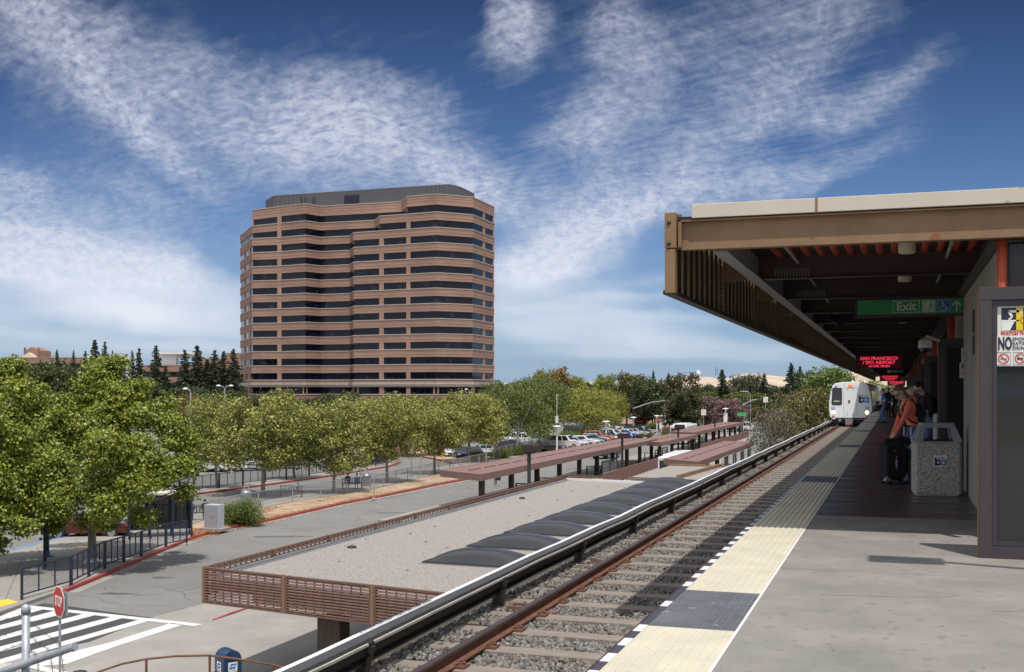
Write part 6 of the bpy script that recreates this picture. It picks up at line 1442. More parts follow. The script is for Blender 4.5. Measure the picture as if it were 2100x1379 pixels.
def limbs(name, blobs, H0, r0, seed, m, twigs=0, top=None):
    r = random.Random(seed); mb = MB(); z0 = H0
    tp = top or z0*1.9; lean = (r.uniform(-.3,.3), r.uniform(-.3,.3))
    mb.tube([(0,0,0),(lean[0]*.2,lean[1]*.2,z0*.4),(lean[0]*.5,lean[1]*.5,z0),(lean[0],lean[1],tp)], [r0*1.25,r0,r0*.9,r0*.35], 9)
    for b in blobs:
        c = Vector(b[:3]); st = Vector((lean[0]*.6, lean[1]*.6, z0+(tp-z0)*r.random()*.7)); mid = st+(c-st)*.5+Vector((r.uniform(-.3,.3),r.uniform(-.3,.3),-.15*(c-st).length*.5))
        mb.tube([st,mid,c], [r0*.45,r0*.28,r0*.10], 6)
        for _ in range(twigs):
            d = Vector((r.gauss(0,1),r.gauss(0,1),r.gauss(0,.8))).normalized(); e = c+Vector((d.x*b[3],d.y*b[4],d.z*b[5]))*.96; mb.tube([mid+(c-mid)*r.random(), (c+e)/2+Vector((0,0,.1)), e], [r0*.10,r0*.07,r0*.03], 4)
    return mb.mesh(name, m, smooth=True)
def rnd_blobs(seed, Rr, z0, z1, n, s0=.36, s1=.55):
    r = random.Random(seed); out = []; zc_ = (z0+z1)/2; hz = (z1-z0)/2
    for k in range(n):
        a = k*2.4+r.uniform(-.7,.7); t = min(.98,max(.02,(k+.5)/n+r.uniform(-.12,.12))); z = zc_+hz*(1-2*t)*.72; rad = Rr*math.sqrt(max(.05,1-((z-zc_)/hz)**2))*.68*r.uniform(.55,1.25)
        s = r.uniform(s0,s1)*Rr; out.append((rad*math.cos(a), rad*math.sin(a), z, s, s, s*.8))
    out.append((0,0,zc_,Rr*.5,Rr*.5,hz*.7)); return out
VAR = {}
def variant(kind, k, R0, H, z0, n, leaf, trunk_r, barkm, nb=11, per=18, spread=.42, droop=0, twigs=0, s0=.36, s1=.55):
    bl = rnd_blobs(k*7+hash(kind)%1 if False else k*7+sum(map(ord,kind)), R0, z0, H, nb, s0, s1)
    VAR.setdefault(kind, []).append((crown('crown', bl, n, leaf, k+3, per, spread, droop), limbs('trunk', bl, z0*1.05, trunk_r, k, M_[barkm], twigs), R0, H))
for k in range(4): variant('sycamore', k, 4.3, 8.8, 1.9, 19000, .175, .16, 'bark', 22, per=14, spread=.30, twigs=7, s0=.20, s1=.40)
for k in range(4): variant('broad', k, 4.5, 10, 1.2, 9000, .33, .2, 'bark_dark', 17, per=14, spread=.38, s0=.24, s1=.5)
for k in range(2): variant('birch', k, 4.2, 12, 2.4, 13000, .26, .16, 'white_bark' if 'white_bark' in M_ else 'bark', 16, droop=.9, twigs=3, s0=.28, s1=.42)
for k in range(2): variant('bush', k, 1.0, 1.5, .02, 16000, .055, .04, 'bark_dark', 18, per=8, spread=.13, s0=.55, s1=.72)
for k in range(2): variant('scrub', k, 3.2, 6, .3, 2600, .16, .09, 'bark_dark', 12, spread=.5, twigs=16)
def conifer(seed, nb=120, leaf=.62):
    rs = np.random.RandomState(seed); H = 14.; P = []; O = []; S = []
    mb = MB(); mb.tube([(0,0,0),(0,0,H*.6),(0,0,H*.97)], [.28,.15,.03], 7)
    for k in range(nb):
        t = (k+rs.rand())/nb; z = 1.0+t*(H-1.4); az = k*2.4+rs.randn()*.5; Ln = ((1-t)**.8*3.1+.18)*(.62+.5*rs.rand()); d = np.array([np.cos(az), np.sin(az), -.18+.35*t])
        m = int(18+60*Ln/3); u = rs.rand(m)**.7; w_ = .22*Ln*(1.1-u)+.06
        p = np.array([0,0,z])+d[None]*(u*Ln)[:,None]+rs.randn(m,3)*w_[:,None]*np.array([.8,.8,.45])-np.array([0,0,1])*(u**2*Ln*.14)[:,None]
        P.append(p); O.append(np.repeat(d[None],m,0)+rs.randn(m,3)*.5); S.append(leaf*(.5+.7*rs.rand(m))*(1.1-.6*t))
        if k % 3 == 0: mb.tube([(0,0,z),(d[0]*Ln*.8,d[1]*Ln*.8,z+d[2]*Ln*.8)], [.06,.015], 4)
    P = np.concatenate(P); out = np.concatenate(O); s = np.concatenate(S)[:,None]; out /= np.linalg.norm(out,axis=1)[:,None]
    b = np.cross(out, rs.randn(len(P),3)); b /= np.linalg.norm(b,axis=1)[:,None]
    V = np.stack([P-out*s*.6, P+b*s*.26, P+out*s*.6, P-b*s*.26], 1).reshape(-1,3)
    return np_mesh('crown', V, np.arange(len(V)).reshape(-1,4), M_['leaf']), mb.mesh('trunk', M_['bark_dark']), 2.3, H
VAR['conifer'] = [conifer(1), conifer(2,105), conifer(5,135)]
def tree(kind, px, zc_, width_px, top, label, col, k=0, name='tree', cat='tree', group=None, base=None, sq=1., zbase=GZ):
    cm, tm, R0, H = VAR[kind][k % len(VAR[kind])]
    x, y = AT(px, zc_); h = HT(top, zc_)-zbase; w = width_px*zc_/F/2
    t = empty(name, (x,y,zbase), (px*1.7) % 6.28, label, cat, group); sx = w/R0*.93; sz = h/H*.97
    for me, nm, cc in ((cm,'crown',col),(tm,'trunk',(1,1,1))):
        o = bpy.data.objects.new(nm, me); link(o, t); o.scale = (sx,sx,sz) if nm == 'crown' else (sx,sx,sz); o.color = (*cc,1)
    return t
GREEN, SYC, OAK, CON, BIR, YEL, OLV, PINK, DRY, LIM = (.195,.24,.042), (.235,.252,.068), (.060,.082,.030), (.050,.070,.034), (.125,.165,.050), (.24,.25,.055), (.15,.15,.05), (.21,.135,.145), (.115,.108,.08), (.19,.24,.05)
GS = 'sycamores along the bus stop path'
def G_z(px, py): x, y = G(px, py); return ZD(x, y)
# hero trees built from their own clumps
def hero(px0, zc_, blobs, n, leaf, seed, label, col, r0, h0, top, twigs=3):
    x, y = AT(px0, zc_); t = empty('big_tree', (x,y,GZ+.1), TH, label, 'tree'); bl = []; r = random.Random(seed); s = zc_/F
    for (px, py, rp, *dd) in blobs: bl.append(((px-px0)*s, dd[0] if dd else r.uniform(-1.6,1.6), HT(py,zc_)-GZ-.1, rp*s, rp*s*1.05, rp*s*.92))
    o = bpy.data.objects.new('crown', crown('crown', [(b[0],b[1],b[2],b[3]*.9,b[4]*.9,b[5]*.86) for b in bl], n, leaf, seed, 14, .17)); link(o, t); o.color = (*col,1)
    o = bpy.data.objects.new('trunk', limbs('trunk', bl, h0, r0, seed, M_['bark'], twigs, top)); link(o, t)
hero(190, 56.4, [(215,762,34,0),(190,748,22,.5),(240,745,24,.3),(205,800,50,-.5),(160,845,52,-.6),(268,828,50,-1.2),(318,850,36,-2.0),(300,795,26,-1.0),(225,875,66,-1.5),(120,900,58,-.5),(332,925,52,-3.6),(160,955,66,-3.4),(150,915,50,3),(268,980,58,-4.0),(105,1000,52,-4.0),(345,985,44,-4.6),(300,1020,40,-5.2),(225,1045,38,1.0),(45,1060,36,.5),(262,1048,32,-3.2),(388,950,30,-2.5),(120,1062,36,-1.0),(85,950,46,2.5),(240,940,56,2.0),(375,900,24,-2),(55,1005,36,-1.0),(405,1000,24,-2),(365,870,34,-1.5),(395,905,34,-1),(360,960,40,-3),(400,950,34,-1.5),(350,830,24,-.5),(350,1045,24,-4.0),(160,1075,24,1.2),(290,905,44,-5.0),(190,1010,46,-4.4)], 88000, .125, 21, 'big bright green maple with grey trunk on the left pavement', GREEN, .19, 2.6, 6.0)
hero(-110, 50.5, [(-20,800,38,3),(-50,850,64,0),(-8,900,44,1.5),(-70,950,74,-1),(0,985,36,0),(-90,1040,76,-1.5),(-40,960,56,4.5),(-90,980,80,4),(-40,1000,56,-3.5),(5,1030,34,3),(0,1060,36,0),(36,1085,24,.3),(-30,1095,44,-1),(-150,900,110,0),(60,1080,18,0),(-20,1120,26,.5),(-200,1000,100,-1)], 52000, .135, 31, 'green maple cut off by the left edge of the view', GREEN, .2, 3, 6.5)
hero(20, 90, [(0,765,38,0),(35,752,26,0),(28,785,35,0),(72,812,38,0),(10,830,50,0),(95,860,32,0),(40,870,50,0),(60,925,40,0),(0,930,40,0)], 22000, .18, 41, 'farther green maple behind the left edge maple', GREEN, .2, 4, 8)
syc = [(445,1004,150,800,'first sycamore, right of the big maple'),(539,1016,235,793,'second sycamore of the row, tallest crown'),(684,1014,190,812,'third sycamore with pale leaning trunk'),(794,992,175,800,'fourth sycamore before the seated pair'),(891,974,165,806,'fifth sycamore beside the grey verge poles'),(965,949,180,797,'sixth sycamore next to the round hedge'),(604,984,150,820,'sycamore on the far kerb between second and third')]
for i, (px, py, w, top, lab) in enumerate(syc): tree('sycamore', px, G_z(px,py), w, top, lab, SYC, i, 'sycamore_tree', 'tree', GS)
tree('sycamore', 745, 128, 170, 812, 'sycamore on the far side of the second road', SYC, 1, 'sycamore_tree', 'tree', GS); tree('sycamore', 850, 145, 150, 815, 'far sycamore behind the fourth and fifth', SYC, 2, 'sycamore_tree', 'tree', GS)
tree('sycamore', 400, 130, 120, 800, 'far sycamore with rusty leaves behind the big maple', (.16,.11,.04), 0, 'sycamore_tree', 'tree', GS); tree('sycamore', 1010, 168, 90, 835, 'small sycamore at the right end of the row', SYC, 1, 'sycamore_tree', 'tree', GS)
# birch and willow like trees in the car park
M_['white_bark'] = mat('white_bark', (.55,.53,.48), .8, .3, 4)
tree('birch', 1060, 148, 170, 762, 'weeping birch with white trunk right of the tower', BIR, 0, 'birch_tree'); tree('birch', 1112, 163, 130, 760, 'second weeping birch leaning over the hedge', BIR, 1, 'birch_tree')
for t_ in [o for o in COL.objects if o.name.startswith('birch_tree')]:
    for c in KIDS[t_.name]:
        if c.name.startswith('trunk'): c.data = c.data.copy(); c.data.materials[0] = M_['white_bark']
tree('birch', 1205, 195, 150, 783, 'yellow green spreading tree in the car park', YEL, 0, 'spreading_tree'); tree('birch', 1258, 215, 70, 800, 'yellow green tree right of the spreading one', YEL, 1, 'spreading_tree')
tree('broad', 1000, 190, 120, 798, 'dark green tree at the right foot of the tower', (.09,.12,.04), 1); tree('broad', 1145, 270, 75, 742, 'tall tree with reddish autumn top behind the birches', (.22,.16,.05), 2); tree('broad', 1112, 262, 60, 752, 'green tree left of the reddish topped one', (.17,.18,.04), 0)
tree('broad', 1090, 255, 80, 770, 'green tree standing right behind the weeping birches', BIR, 1); tree('broad', 1175, 300, 70, 765, 'pale green tree behind the reddish one', LIM, 1)
tree('broad', 1240, 330, 50, 762, 'round light green tree on the skyline left of the oaks', LIM, 0); tree('broad', 1285, 270, 90, 757, 'dark olive tree behind the traffic signal', (.10,.11,.04), 1); tree('broad', 1305, 275, 80, 760, 'dark oak with a light top behind the signal arm', (.11,.13,.04), 2)
tree('broad', 1338, 262, 90, 772, 'dark green oak left of the cypress', OAK, 0); tree('broad', 1402, 222, 84, 757, 'large dark shaggy cypress in the middle distance', (.065,.066,.028), 1, 'cypress_tree'); tree('broad', 1400, 214, 96, 790, 'broad lower skirt tree under the shaggy cypress', (.060,.066,.028), 2, 'cypress_tree')
tree('broad', 1452, 240, 66, 808, 'pink flowering crape myrtle left of the dark conifer', (.15,.10,.095), 0, 'crape_myrtle'); tree('broad', 1501, 232, 70, 812, 'larger pink crape myrtle by the green plate signal', PINK, 1, 'crape_myrtle'); tree('broad', 1318, 262, 40, 850, 'small dark red shrub tree near the junction', (.10,.03,.03), 2, 'crape_myrtle')
tree('broad', 1470, 330, 120, 800, 'mid green tree behind the crape myrtles', (.085,.12,.03), 0); tree('broad', 1535, 340, 100, 802, 'light green tree below the distant house', (.10,.135,.03), 1); tree('broad', 1555, 270, 60, 830, 'yellowish tree behind the hooked street light', (.13,.10,.03), 2); tree('broad', 1425, 300, 60, 815, 'green tree between cypress and crape myrtle', (.07,.09,.03), 1)
# right of the shelters, next to the track
tree('scrub', 1600, 120, 135, 815, 'grey leafless shrub hanging over the trackside fence', DRY, 0, 'bare_shrub', 'shrub'); tree('scrub', 1580, 112, 90, 838, 'lower grey dry shrub behind the white lamp shelter', DRY, 1, 'bare_shrub', 'shrub')
tree('scrub', 1632, 150, 110, 800, 'brown green shrub between bare shrub and train', OLV, 1, 'bare_shrub', 'shrub')
tree('broad', 1640, 165, 90, 795, 'olive tree just left of the train', (.09,.085,.03), 0); tree('broad', 1668, 180, 80, 785, 'yellowish olive tree touching the train', (.13,.12,.035), 1); tree('broad', 1610, 175, 70, 815, 'brownish bush left of the olive trees', (.10,.08,.035), 2, zbase=GZ)
tree('broad', 1705, 240, 110, 744, 'round bright green tree above the train roof', (.13,.19,.05), 0); tree('broad', 1655, 270, 80, 752, 'dark green tree left of the round bright one', (.045,.075,.025), 1); tree('broad', 1735, 265, 46, 768, 'green tree peeking between canopy and train', (.085,.12,.03), 2)
tree('broad', 1770, 330, 110, 775, 'low yellow green bushes above the second carriage', LIM, 0); tree('broad', 1830, 330, 90, 784, 'pale grey green bush at the end of the canopy', (.15,.17,.10), 1); tree('broad', 1860, 300, 60, 786, 'far green bush behind the waiting people', LIM, 2)
k = 0
for px, top, w, z_, lab in ((1622,737,52,260,'pointed conifer left of the bright green tree'),(1340,755,26,380,'small pointed conifer left on the skyline'),(1371,760,26,360,'slim conifer just left of the shaggy cypress'),(1481,752,44,330,'dark pointed conifer in front of the tan hills'),(1567,761,42,380,'broad dark conifer before the hills'),(1640,745,40,300,'conifer right of the pointed one')):
    tree('conifer', px, z_, w, top, lab, (.045,.068,.038), k, 'conifer_tree'); k += 1
for i, (px, top, w) in enumerate(((1520,766,60),(1545,762,55),(1500,790,60),(1590,785,50),(1450,785,40),(1420,790,40),(1600,790,60))):
    tree('broad', px, 420, w, top, 'grey green eucalyptus %s' % ['with airy top left of the broad conifer','left beside the broad conifer, tallest airy one','low in front of the hills','right of the broad conifer','left of the dark pointed conifer','nearest the shaggy cypress','behind the bare shrub'][i], (.085,.10,.065), i, 'eucalyptus_tree', 'tree', 'eucalyptus before the hills')
# left skyline
LC = [(117,709,26,'single small conifer on the far left'),(151,711,22,'second small conifer on the far left'),(175,712,26,'low dark conifer left of the tall pair'),(194,688,40,'tallest dark conifer on the left skyline'),(215,692,30,'partner of the tallest dark conifer'),(231,711,16,'thin conifer behind the maple top'),(251,720,20,'short conifer right of the maple top'),(271,711,26,'blue green conifer of a pair'),(285,706,30,'taller blue green conifer of the pair'),(320,700,46,'large conifer left of the white roof frame'),(379,709,44,'conifer right of the white roof frame'),(405,700,50,'tall conifer before the brick building'),(425,730,46,'shorter conifer beside the tall one'),(440,710,44,'conifer third from the tower'),(458,712,40,'conifer second from the tower'),(479,707,48,'conifer closest to the tower'),(340,745,40,'low conifer in front of the brick building')]
for i, (px, top, w, lab) in enumerate(LC): tree('conifer', px, 300 if px > 300 else 340, w*1.25, top, lab, (.062,.080,.048), i, 'conifer_tree')
OK_ = [(100,733,110,'wide dark oak behind the left maples'),(150,742,80,'dark oak right of the widest one'),(60,755,80,'dark oak partly behind the left maple'),(190,760,90,'dark oak hidden behind the maple crown'),(20,760,90,'dark oak at the left edge'),(250,765,80,'oak behind the maple right shoulder'),(310,775,90,'oak under the large conifer'),(370,785,80,'oak under the brick building'),(430,790,90,'oak left of the tower foot'),(480,795,60,'oak touching the tower foot')]
for i, (px, top, w, lab) in enumerate(OK_): tree('broad', px, 250, w, top, lab, OAK, i, 'oak_tree')
# far belt of trees closing the horizon
rb_ = random.Random(12)
for i in range(46):
    px = 1010+i*17+rb_.uniform(-6,6); z_ = rb_.uniform(380,520)
    if px > 1780: break
    tree('broad', px, z_, rb_.uniform(30,50), rb_.uniform(784,795) if px > 1320 else rb_.uniform(774,790), 'distant grey green tree in the belt below the hills', rb_.choice([(.07,.085,.05),(.09,.11,.05),(.08,.09,.045)]), i, 'distant_tree', 'tree', 'far belt of trees below the hills')
for i in range(30):
    px = -40+i*36; tree('broad', px, rb_.uniform(200,235), rb_.uniform(60,90), rb_.uniform(795,815), 'dark mid distance tree behind the sycamore row', rb_.choice([OAK,(.06,.075,.03)]), i, 'distant_tree', 'tree', 'dark trees behind the sycamore row')
# bushes and hedges
def bush(px, py, wpx, top, label, col=(.10,.14,.03), k=0, kind='bush', nm='clipped_bush', cat='bush', group=None):
    z_ = G_z(px, py); return tree(kind, px, z_, wpx, top, label, col, k, nm, cat, group)
bush(495,1079,84,1028,'round clipped green bush beside the utility cabinet'); bush(472,1077,50,1036,'smaller bush merged with the round clipped bush',k=1)
for px, py, w, top, lab in ((980,949,34,925,'round clipped shrub between poles under the sycamore'),(1025,942,46,919,'first clipped hedge clump by the mesh fence'),(1052,936,46,915,'second clipped hedge clump by the mesh fence'),(1075,930,40,912,'third clipped hedge clump by the mesh fence'),(1136,926,30,917,'small clipped shrub before the white car'),(1165,905,40,884,'left clump of the long car park hedge'),(1190,903,42,882,'middle clump of the long car park hedge'),(1207,901,34,881,'right clump of the long car park hedge'),(1118,920,36,890,'tall shrub below the leaning birch'),(1052,920,30,900,'shrub at the birch foot'),(1313,899,14,889,'small round shrub between parked cars'),(1331,899,12,890,'brownish shrub between parked cars'),(1363,893,12,885,'little shrub near the low brick wall'),(775,950,40,925,'shrub on the second road island'),(800,945,30,925,'shrub beyond the island bend'),(1350,880,50,868,'low hedge on the junction island')):
    bush(px, py, w, top, lab, (.11,.14,.03) if 'brown' not in lab else (.13,.085,.05), int(px) % 2)
mb = MB(); mb.flat(GP([(1180,857),(1420,855),(1430,851),(1180,853)]), GZ+.05); o = mb.build('grass_verge', mat('grass', (.07,.12,.03), .9, .3, 1)); o['kind'] = 'stuff'
# ------------------------------------------------------------------ people
M_['skin'] = mat('skin', (.68,.44,.34), .55, .05, 8); M_['skin_dark'] = mat('skin_dark', (.10,.05,.035), .55, .05, 8); M_['skin_tan'] = mat('skin_tan', (.38,.21,.14), .55, .05, 8)
M_['coral'] = mat('coral', (.95,.23,.145), .85, .12, 9, .25, 25); M_['jean'] = mat('jean', (.075,.13,.27), .85, .25, 12, .3, 30); M_['jean_light'] = mat('jean_light', (.10,.17,.32), .85, .2, 12, .2, 30)
M_['blue_shirt'] = mat('blue_shirt', (.04,.14,.50), .85, .12, 7, .2, 20); M_['black_cloth'] = mat('black_cloth', (.012,.012,.014), .9, .2, 7, .2, 20); M_['navy_cloth'] = mat('navy_cloth', (.012,.018,.045), .9, .2, 7, .2, 20)
M_['pink'] = mat('pink', (.65,.15,.25), .85, .1, 7); M_['white_cloth'] = mat('white_cloth', (.7,.7,.7), .85, .05, 7); M_['grey_cloth'] = mat('grey_cloth', (.12,.13,.14), .85, .1, 7); M_['pale_blue'] = mat('pale_blue', (.25,.38,.6), .85, .1, 7)
M_['hair_brown'] = mat('hair_brown', (.24,.14,.08), .55, .35, 30, .4, 60, stretch=(1,1,.2)); M_['hair_black'] = mat('hair_black', (.012,.010,.009), .5, .3, 30, .3, 60); M_['hair_grey'] = mat('hair_grey', (.4,.4,.4), .7, .2, 30)
M_['shoe_blue'] = mat('shoe_blue', (.03,.05,.16), .7, .15, 20); M_['sole'] = mat('sole', (.6,.6,.6), .7, 0); M_['tan_cloth'] = mat('tan_cloth', (.17,.11,.07), .85, .15, 10, .2, 30)
def V3(*a): return Vector(a)
def cap_mesh(mb, a, b, ra, rb, n=12):
    a, b = Vector(a), Vector(b); d = (b-a); L0 = d.length
    if L0 < 1e-5: d = Vector((0,0,1))
    d.normalize(); pts = []; rad = []
    for k in range(4): t = k/4*math.pi/2; pts.append(a-d*ra*math.cos(t)); rad.append(max(.0008, ra*math.sin(t)))
    pts.append(a); rad.append(ra); pts.append(b); rad.append(rb)
    for k in range(1, 5): t = k/4*math.pi/2; pts.append(b+d*rb*math.sin(t)); rad.append(max(.0008, rb*math.cos(t)))
    mb.tube(pts, rad, n)
def ell_mesh(mb, c, r, rot=None, n=14):
    m = (Euler(rot).to_matrix() if rot is not None else Matrix.Identity(3)); c = Vector(c); vs = []; rows = 8
    for i in range(rows+1):
        t = math.pi*i/rows; s = max(math.sin(t), .01)
        for k in range(n): p = 2*math.pi*k/n; vs.append(c+m@Vector((r[0]*s*math.cos(p), r[1]*s*math.sin(p), r[2]*math.cos(t))))
    fs = [(i*n+k, (i+1)*n+k, (i+1)*n+(k+1)%n, i*n+(k+1)%n) for i in range(rows) for k in range(n)]+[tuple(range(n)), tuple(rows*n+k for k in range(n-1,-1,-1))]
    mb.add(vs, fs)
class Fig:
    def __init__(s): s.prims = []
    def cap(s, a, b, ra, rb, m): s.prims.append(('c', Vector(a), Vector(b), ra, rb, m)); return s
    def ell(s, c, r, m, rot=(0,0,0)): s.prims.append(('e', Vector(c), Vector(r), Euler(rot).to_matrix(), tuple(rot), m)); return s
    def build(s, name, mats, parent, voxel=.012, smooth=2):
        mb = MB()
        for p in s.prims:
            if p[0] == 'c': cap_mesh(mb, p[1], p[2], p[3], p[4])
            else: ell_mesh(mb, p[1], p[2], p[4])
        me = mb.mesh('raw', []); t = bpy.data.objects.new('tmp', me); COL.objects.link(t)
        md = t.modifiers.new('r', 'REMESH'); md.mode = 'VOXEL'; md.voxel_size = voxel; md.use_smooth_shade = True
        m2 = t.modifiers.new('s', 'SMOOTH'); m2.factor = .5; m2.iterations = smooth
        dg = bpy.context.evaluated_depsgraph_get(); dg.update(); out = bpy.data.meshes.new_from_object(t.evaluated_get(dg)); bpy.data.objects.remove(t); bpy.data.meshes.remove(me)
        out.materials.clear(); used = sorted(set(p[-1] for p in s.prims)); 
        for u in used: out.materials.append(M_[u])
        n = len(out.polygons); C = np.empty(n*3); out.polygons.foreach_get('center', C); C = C.reshape(-1,3); best = np.full(n, 1e9); idx = np.zeros(n, int)
        for p in s.prims:
            if p[0] == 'c':
                a, b = np.array(p[1]), np.array(p[2]); d = b-a; l2 = max(1e-9, d@d); t_ = np.clip(((C-a)@d)/l2, 0, 1); q = a+t_[:,None]*d; dist = np.linalg.norm(C-q,axis=1)-(p[3]+(p[4]-p[3])*t_)
            else:
                m = np.array(p[3]); q = (C-np.array(p[1]))@m; r_ = np.array(p[2]); k = np.linalg.norm(q/r_,axis=1); dist = (k-1)*r_.min()
            u = dist < best; best[u] = dist[u]; idx[u] = used.index(p[-1])
        out.polygons.foreach_set('material_index', idx.astype(np.int32)); out.polygons.foreach_set('use_smooth', np.ones(n, bool)); out.name = name
        o = bpy.data.objects.new(name, out); link(o, parent); return o
def joint(a, b, l1, l2, pole):
    a, b, pole = Vector(a), Vector(b), Vector(pole).normalized(); d = b-a; L0 = min(d.length, (l1+l2)*.999); u = d.normalized(); x = (l1*l1-l2*l2+L0*L0)/(2*L0); h = math.sqrt(max(0, l1*l1-x*x)); pr = (pole-u*pole.dot(u)).normalized()
    return a+u*x+pr*h
def person(name, loc, rz, label, top='black_cloth', legs='jean', skin='skin', hair='hair_black', shoe='black_cloth', h=1.7, lean=.03, headp=10, hl=None, hr=None, seated=False, female=False, sleeves='long', stance=.09, step=.05, voxel=.022, hairlong=False, fingers=False, nosole=True, capmat=None, group=None, turn=0, hood=False, headturn=0):
    s = h/1.70; t = empty(name, loc, rz, label, 'person', group); f = Fig(); P = lambda x, y, z: V3(x*s, y*s, z*s)
    hipz = .92 if not seated else .50
    sw = .17 if female else .19
    pel = P(0,0,hipz); wa = P(0,lean*.4,hipz+.17); ch = P(0,lean*.9+.0,hipz+.36); nk = P(0,lean*1.3,hipz+.52); nb = P(0, lean*1.3+.02, hipz+.56)
    hp = R(headp); hd = nb+V3(0, math.sin(hp)*.13+.01, math.cos(hp)*.12)*s
    # trunk
    f.ell(P(0,0,hipz), (.155*s,.115*s,.13*s), legs); f.ell(P(0,lean*.2,hipz+.10), (.145*s,.10*s,.12*s), top)
    f.cap(wa+P(-.05,0,0), wa+P(.05,0,0), .092*s, .092*s, top); f.ell(ch, ((.165 if female else .185)*s,.112*s,.19*s), top, (-lean*.8,0,0))
    f.cap(nk+P(-sw+.03,0,-.06), nk+P(sw-.03,0,-.06), .062*s, .062*s, top); f.cap(ch, nk+P(0,0,-.03), .11*s, .07*s, top)
    f.cap(nk+P(0,0,-.03), hd+P(0,-.02,-.05), .052*s, .048*s, skin)
    # head
    rot = (-hp, 0, R(headturn)); m = Euler(rot).to_matrix(); H_ = lambda x, y, z: hd+m@(V3(x,y,z)*s)
    f.ell(H_(0,0,.03), (.074*s,.092*s,.098*s), skin, rot); f.ell(H_(0,.025,-.045), (.054*s,.062*s,.062*s), skin, rot)
    f.cap(H_(0,.085,.02), H_(0,.108,-.022), .010*s, .015*s, skin); f.cap(H_(-.02,.078,-.058), H_(.02,.078,-.058), .012*s,.012*s, skin); f.ell(H_(0,.075,-.092), (.024*s,.02*s,.018*s), skin, rot)
    for e in (-1,1): f.ell(H_(e*.076,-.005,-.005), (.012*s,.024*s,.034*s), skin, rot)
    # arms
    for e, tgt in ((-1,hl),(1,hr)):
        sh = nk+P(e*sw,0,-.07); hand = P(*tgt) if tgt else P(e*.24,.06,hipz-.10); el = joint(sh, hand, .29*s, .26*s, V3(e*.5,-1,-.2))
        hand = el+(hand-el).normalized()*.26*s; am = top if sleeves == 'long' else skin
        f.cap(sh, el, .052*s, .042*s, top if sleeves != 'none' else skin)
        if sleeves == 'short': f.prims[-1] = ('c', sh, sh+(el-sh)*.6, .056*s, .054*s, top); f.cap(sh+(el-sh)*.5, el, .042*s, .038*s, skin)
        f.cap(el, hand, (.041 if am != skin else .036)*s, (.032 if am != skin else .026)*s, am)
        d = (hand-el).normalized(); dn = V3(0,0,-1)-d*(-d.z); dn = dn.normalized() if dn.length > .1 else V3(0,1,0); sd = d.cross(dn).normalized()
        pc = hand+d*.05*s; f.cap(hand+d*.012*s, hand+d*.075*s, .026*s, .030*s, skin); f.cap(hand+d*.05*s+sd*.018*s, hand+d*.07*s-sd*.018*s, .018*s, .018*s, skin)
        if fingers:
            for q, (o_, ln) in enumerate(((-.030,.062),(-.010,.074),(.010,.070),(.029,.054))):
                k0 = hand+d*.085*s+sd*o_*s; k1 = k0+(d*.75+dn*.5).normalized()*ln*.5*s; k2 = k1+(d*.35+dn*.9).normalized()*ln*.5*s
                f.cap(k0, k1, .0095*s, .0088*s, skin); f.cap(k1, k2, .0088*s, .0075*s, skin)
            k0 = hand+d*.03*s-sd*.028*s; k1 = k0+(d*.6-sd*.7+dn*.2).normalized()*.035*s; f.cap(k0, k1, .012*s, .010*s, skin); f.cap(k1, k1+(d*.8+dn*.3).normalized()*.028*s, .010*s, .008*s, skin)
        else:
            f.cap(pc+d*.03*s, pc+d*.08*s+dn*.03*s, .022*s, .014*s, skin); f.cap(hand+d*.03*s-sd*.02*s, hand+d*.07*s-sd*.04*s, .012*s, .010*s, skin)
    # legs
    for e in (-1,1):
        hj = P(e*.085,0,hipz-.03)
        if seated: kn = P(e*.10,.42,.50); an = P(e*.10,.40+e*.03,.09)
        else: an = P(e*stance, e*step, .09); kn = joint(hj, an, .43*s, .42*s, V3(0,1,0))
        f.cap(hj, kn, .088*s, .058*s, legs); f.cap(kn, an+P(0,0,.03), .056*s, .040*s, legs); f.cap(an+P(0,0,.02), an+P(0,.01,-.02), .036*s, .034*s, skin if shoe == 'shoe_blue' else shoe)
        f.cap(an+P(0,-.03,-.045), an+P(0,.10,-.05), .040*s, .036*s, shoe); f.cap(an+P(0,.10,-.055), an+P(0,.15,-.062), .036*s, .026*s, shoe)
        if shoe == 'shoe_blue': f.cap(an+P(0,-.03,-.078), an+P(0,.155,-.078), .014*s, .014*s, 'sole')
    body = f.build('body', None, t, voxel); body.name = 'body'
    # hair
    g = Fig(); g.ell(H_(0,-.018,.052), (.080*s,.092*s,.088*s), hair, rot); g.ell(H_(0,-.045,-.005), (.072*s,.060*s,.085*s), hair, rot)
    if hairlong: g.ell(H_(0,-.085,.01), (.045*s,.04*s,.05*s), hair, rot); g.cap(H_(0,-.10,.0), H_(0,-.15,-.06), .028*s, .016*s, hair); g.cap(H_(-.05,.05,.095), H_(.05,.05,.095), .02*s, .02*s, hair)
    ho = g.build('hair', None, t, voxel)
    if capmat: g = Fig(); g.ell(H_(0,-.005,.075), (.088*s,.102*s,.075*s), capmat, rot); g.cap(H_(-.03,.10,.055), H_(.03,.10,.055), .02*s,.02*s, capmat); g.build('cap', None, t, voxel)
    return t, dict(H_=H_, s=s, nk=nk, hipz=hipz, P=P, ch=ch, m=m, rot=rot)
def pos(px, zc_): return AT(px, zc_)
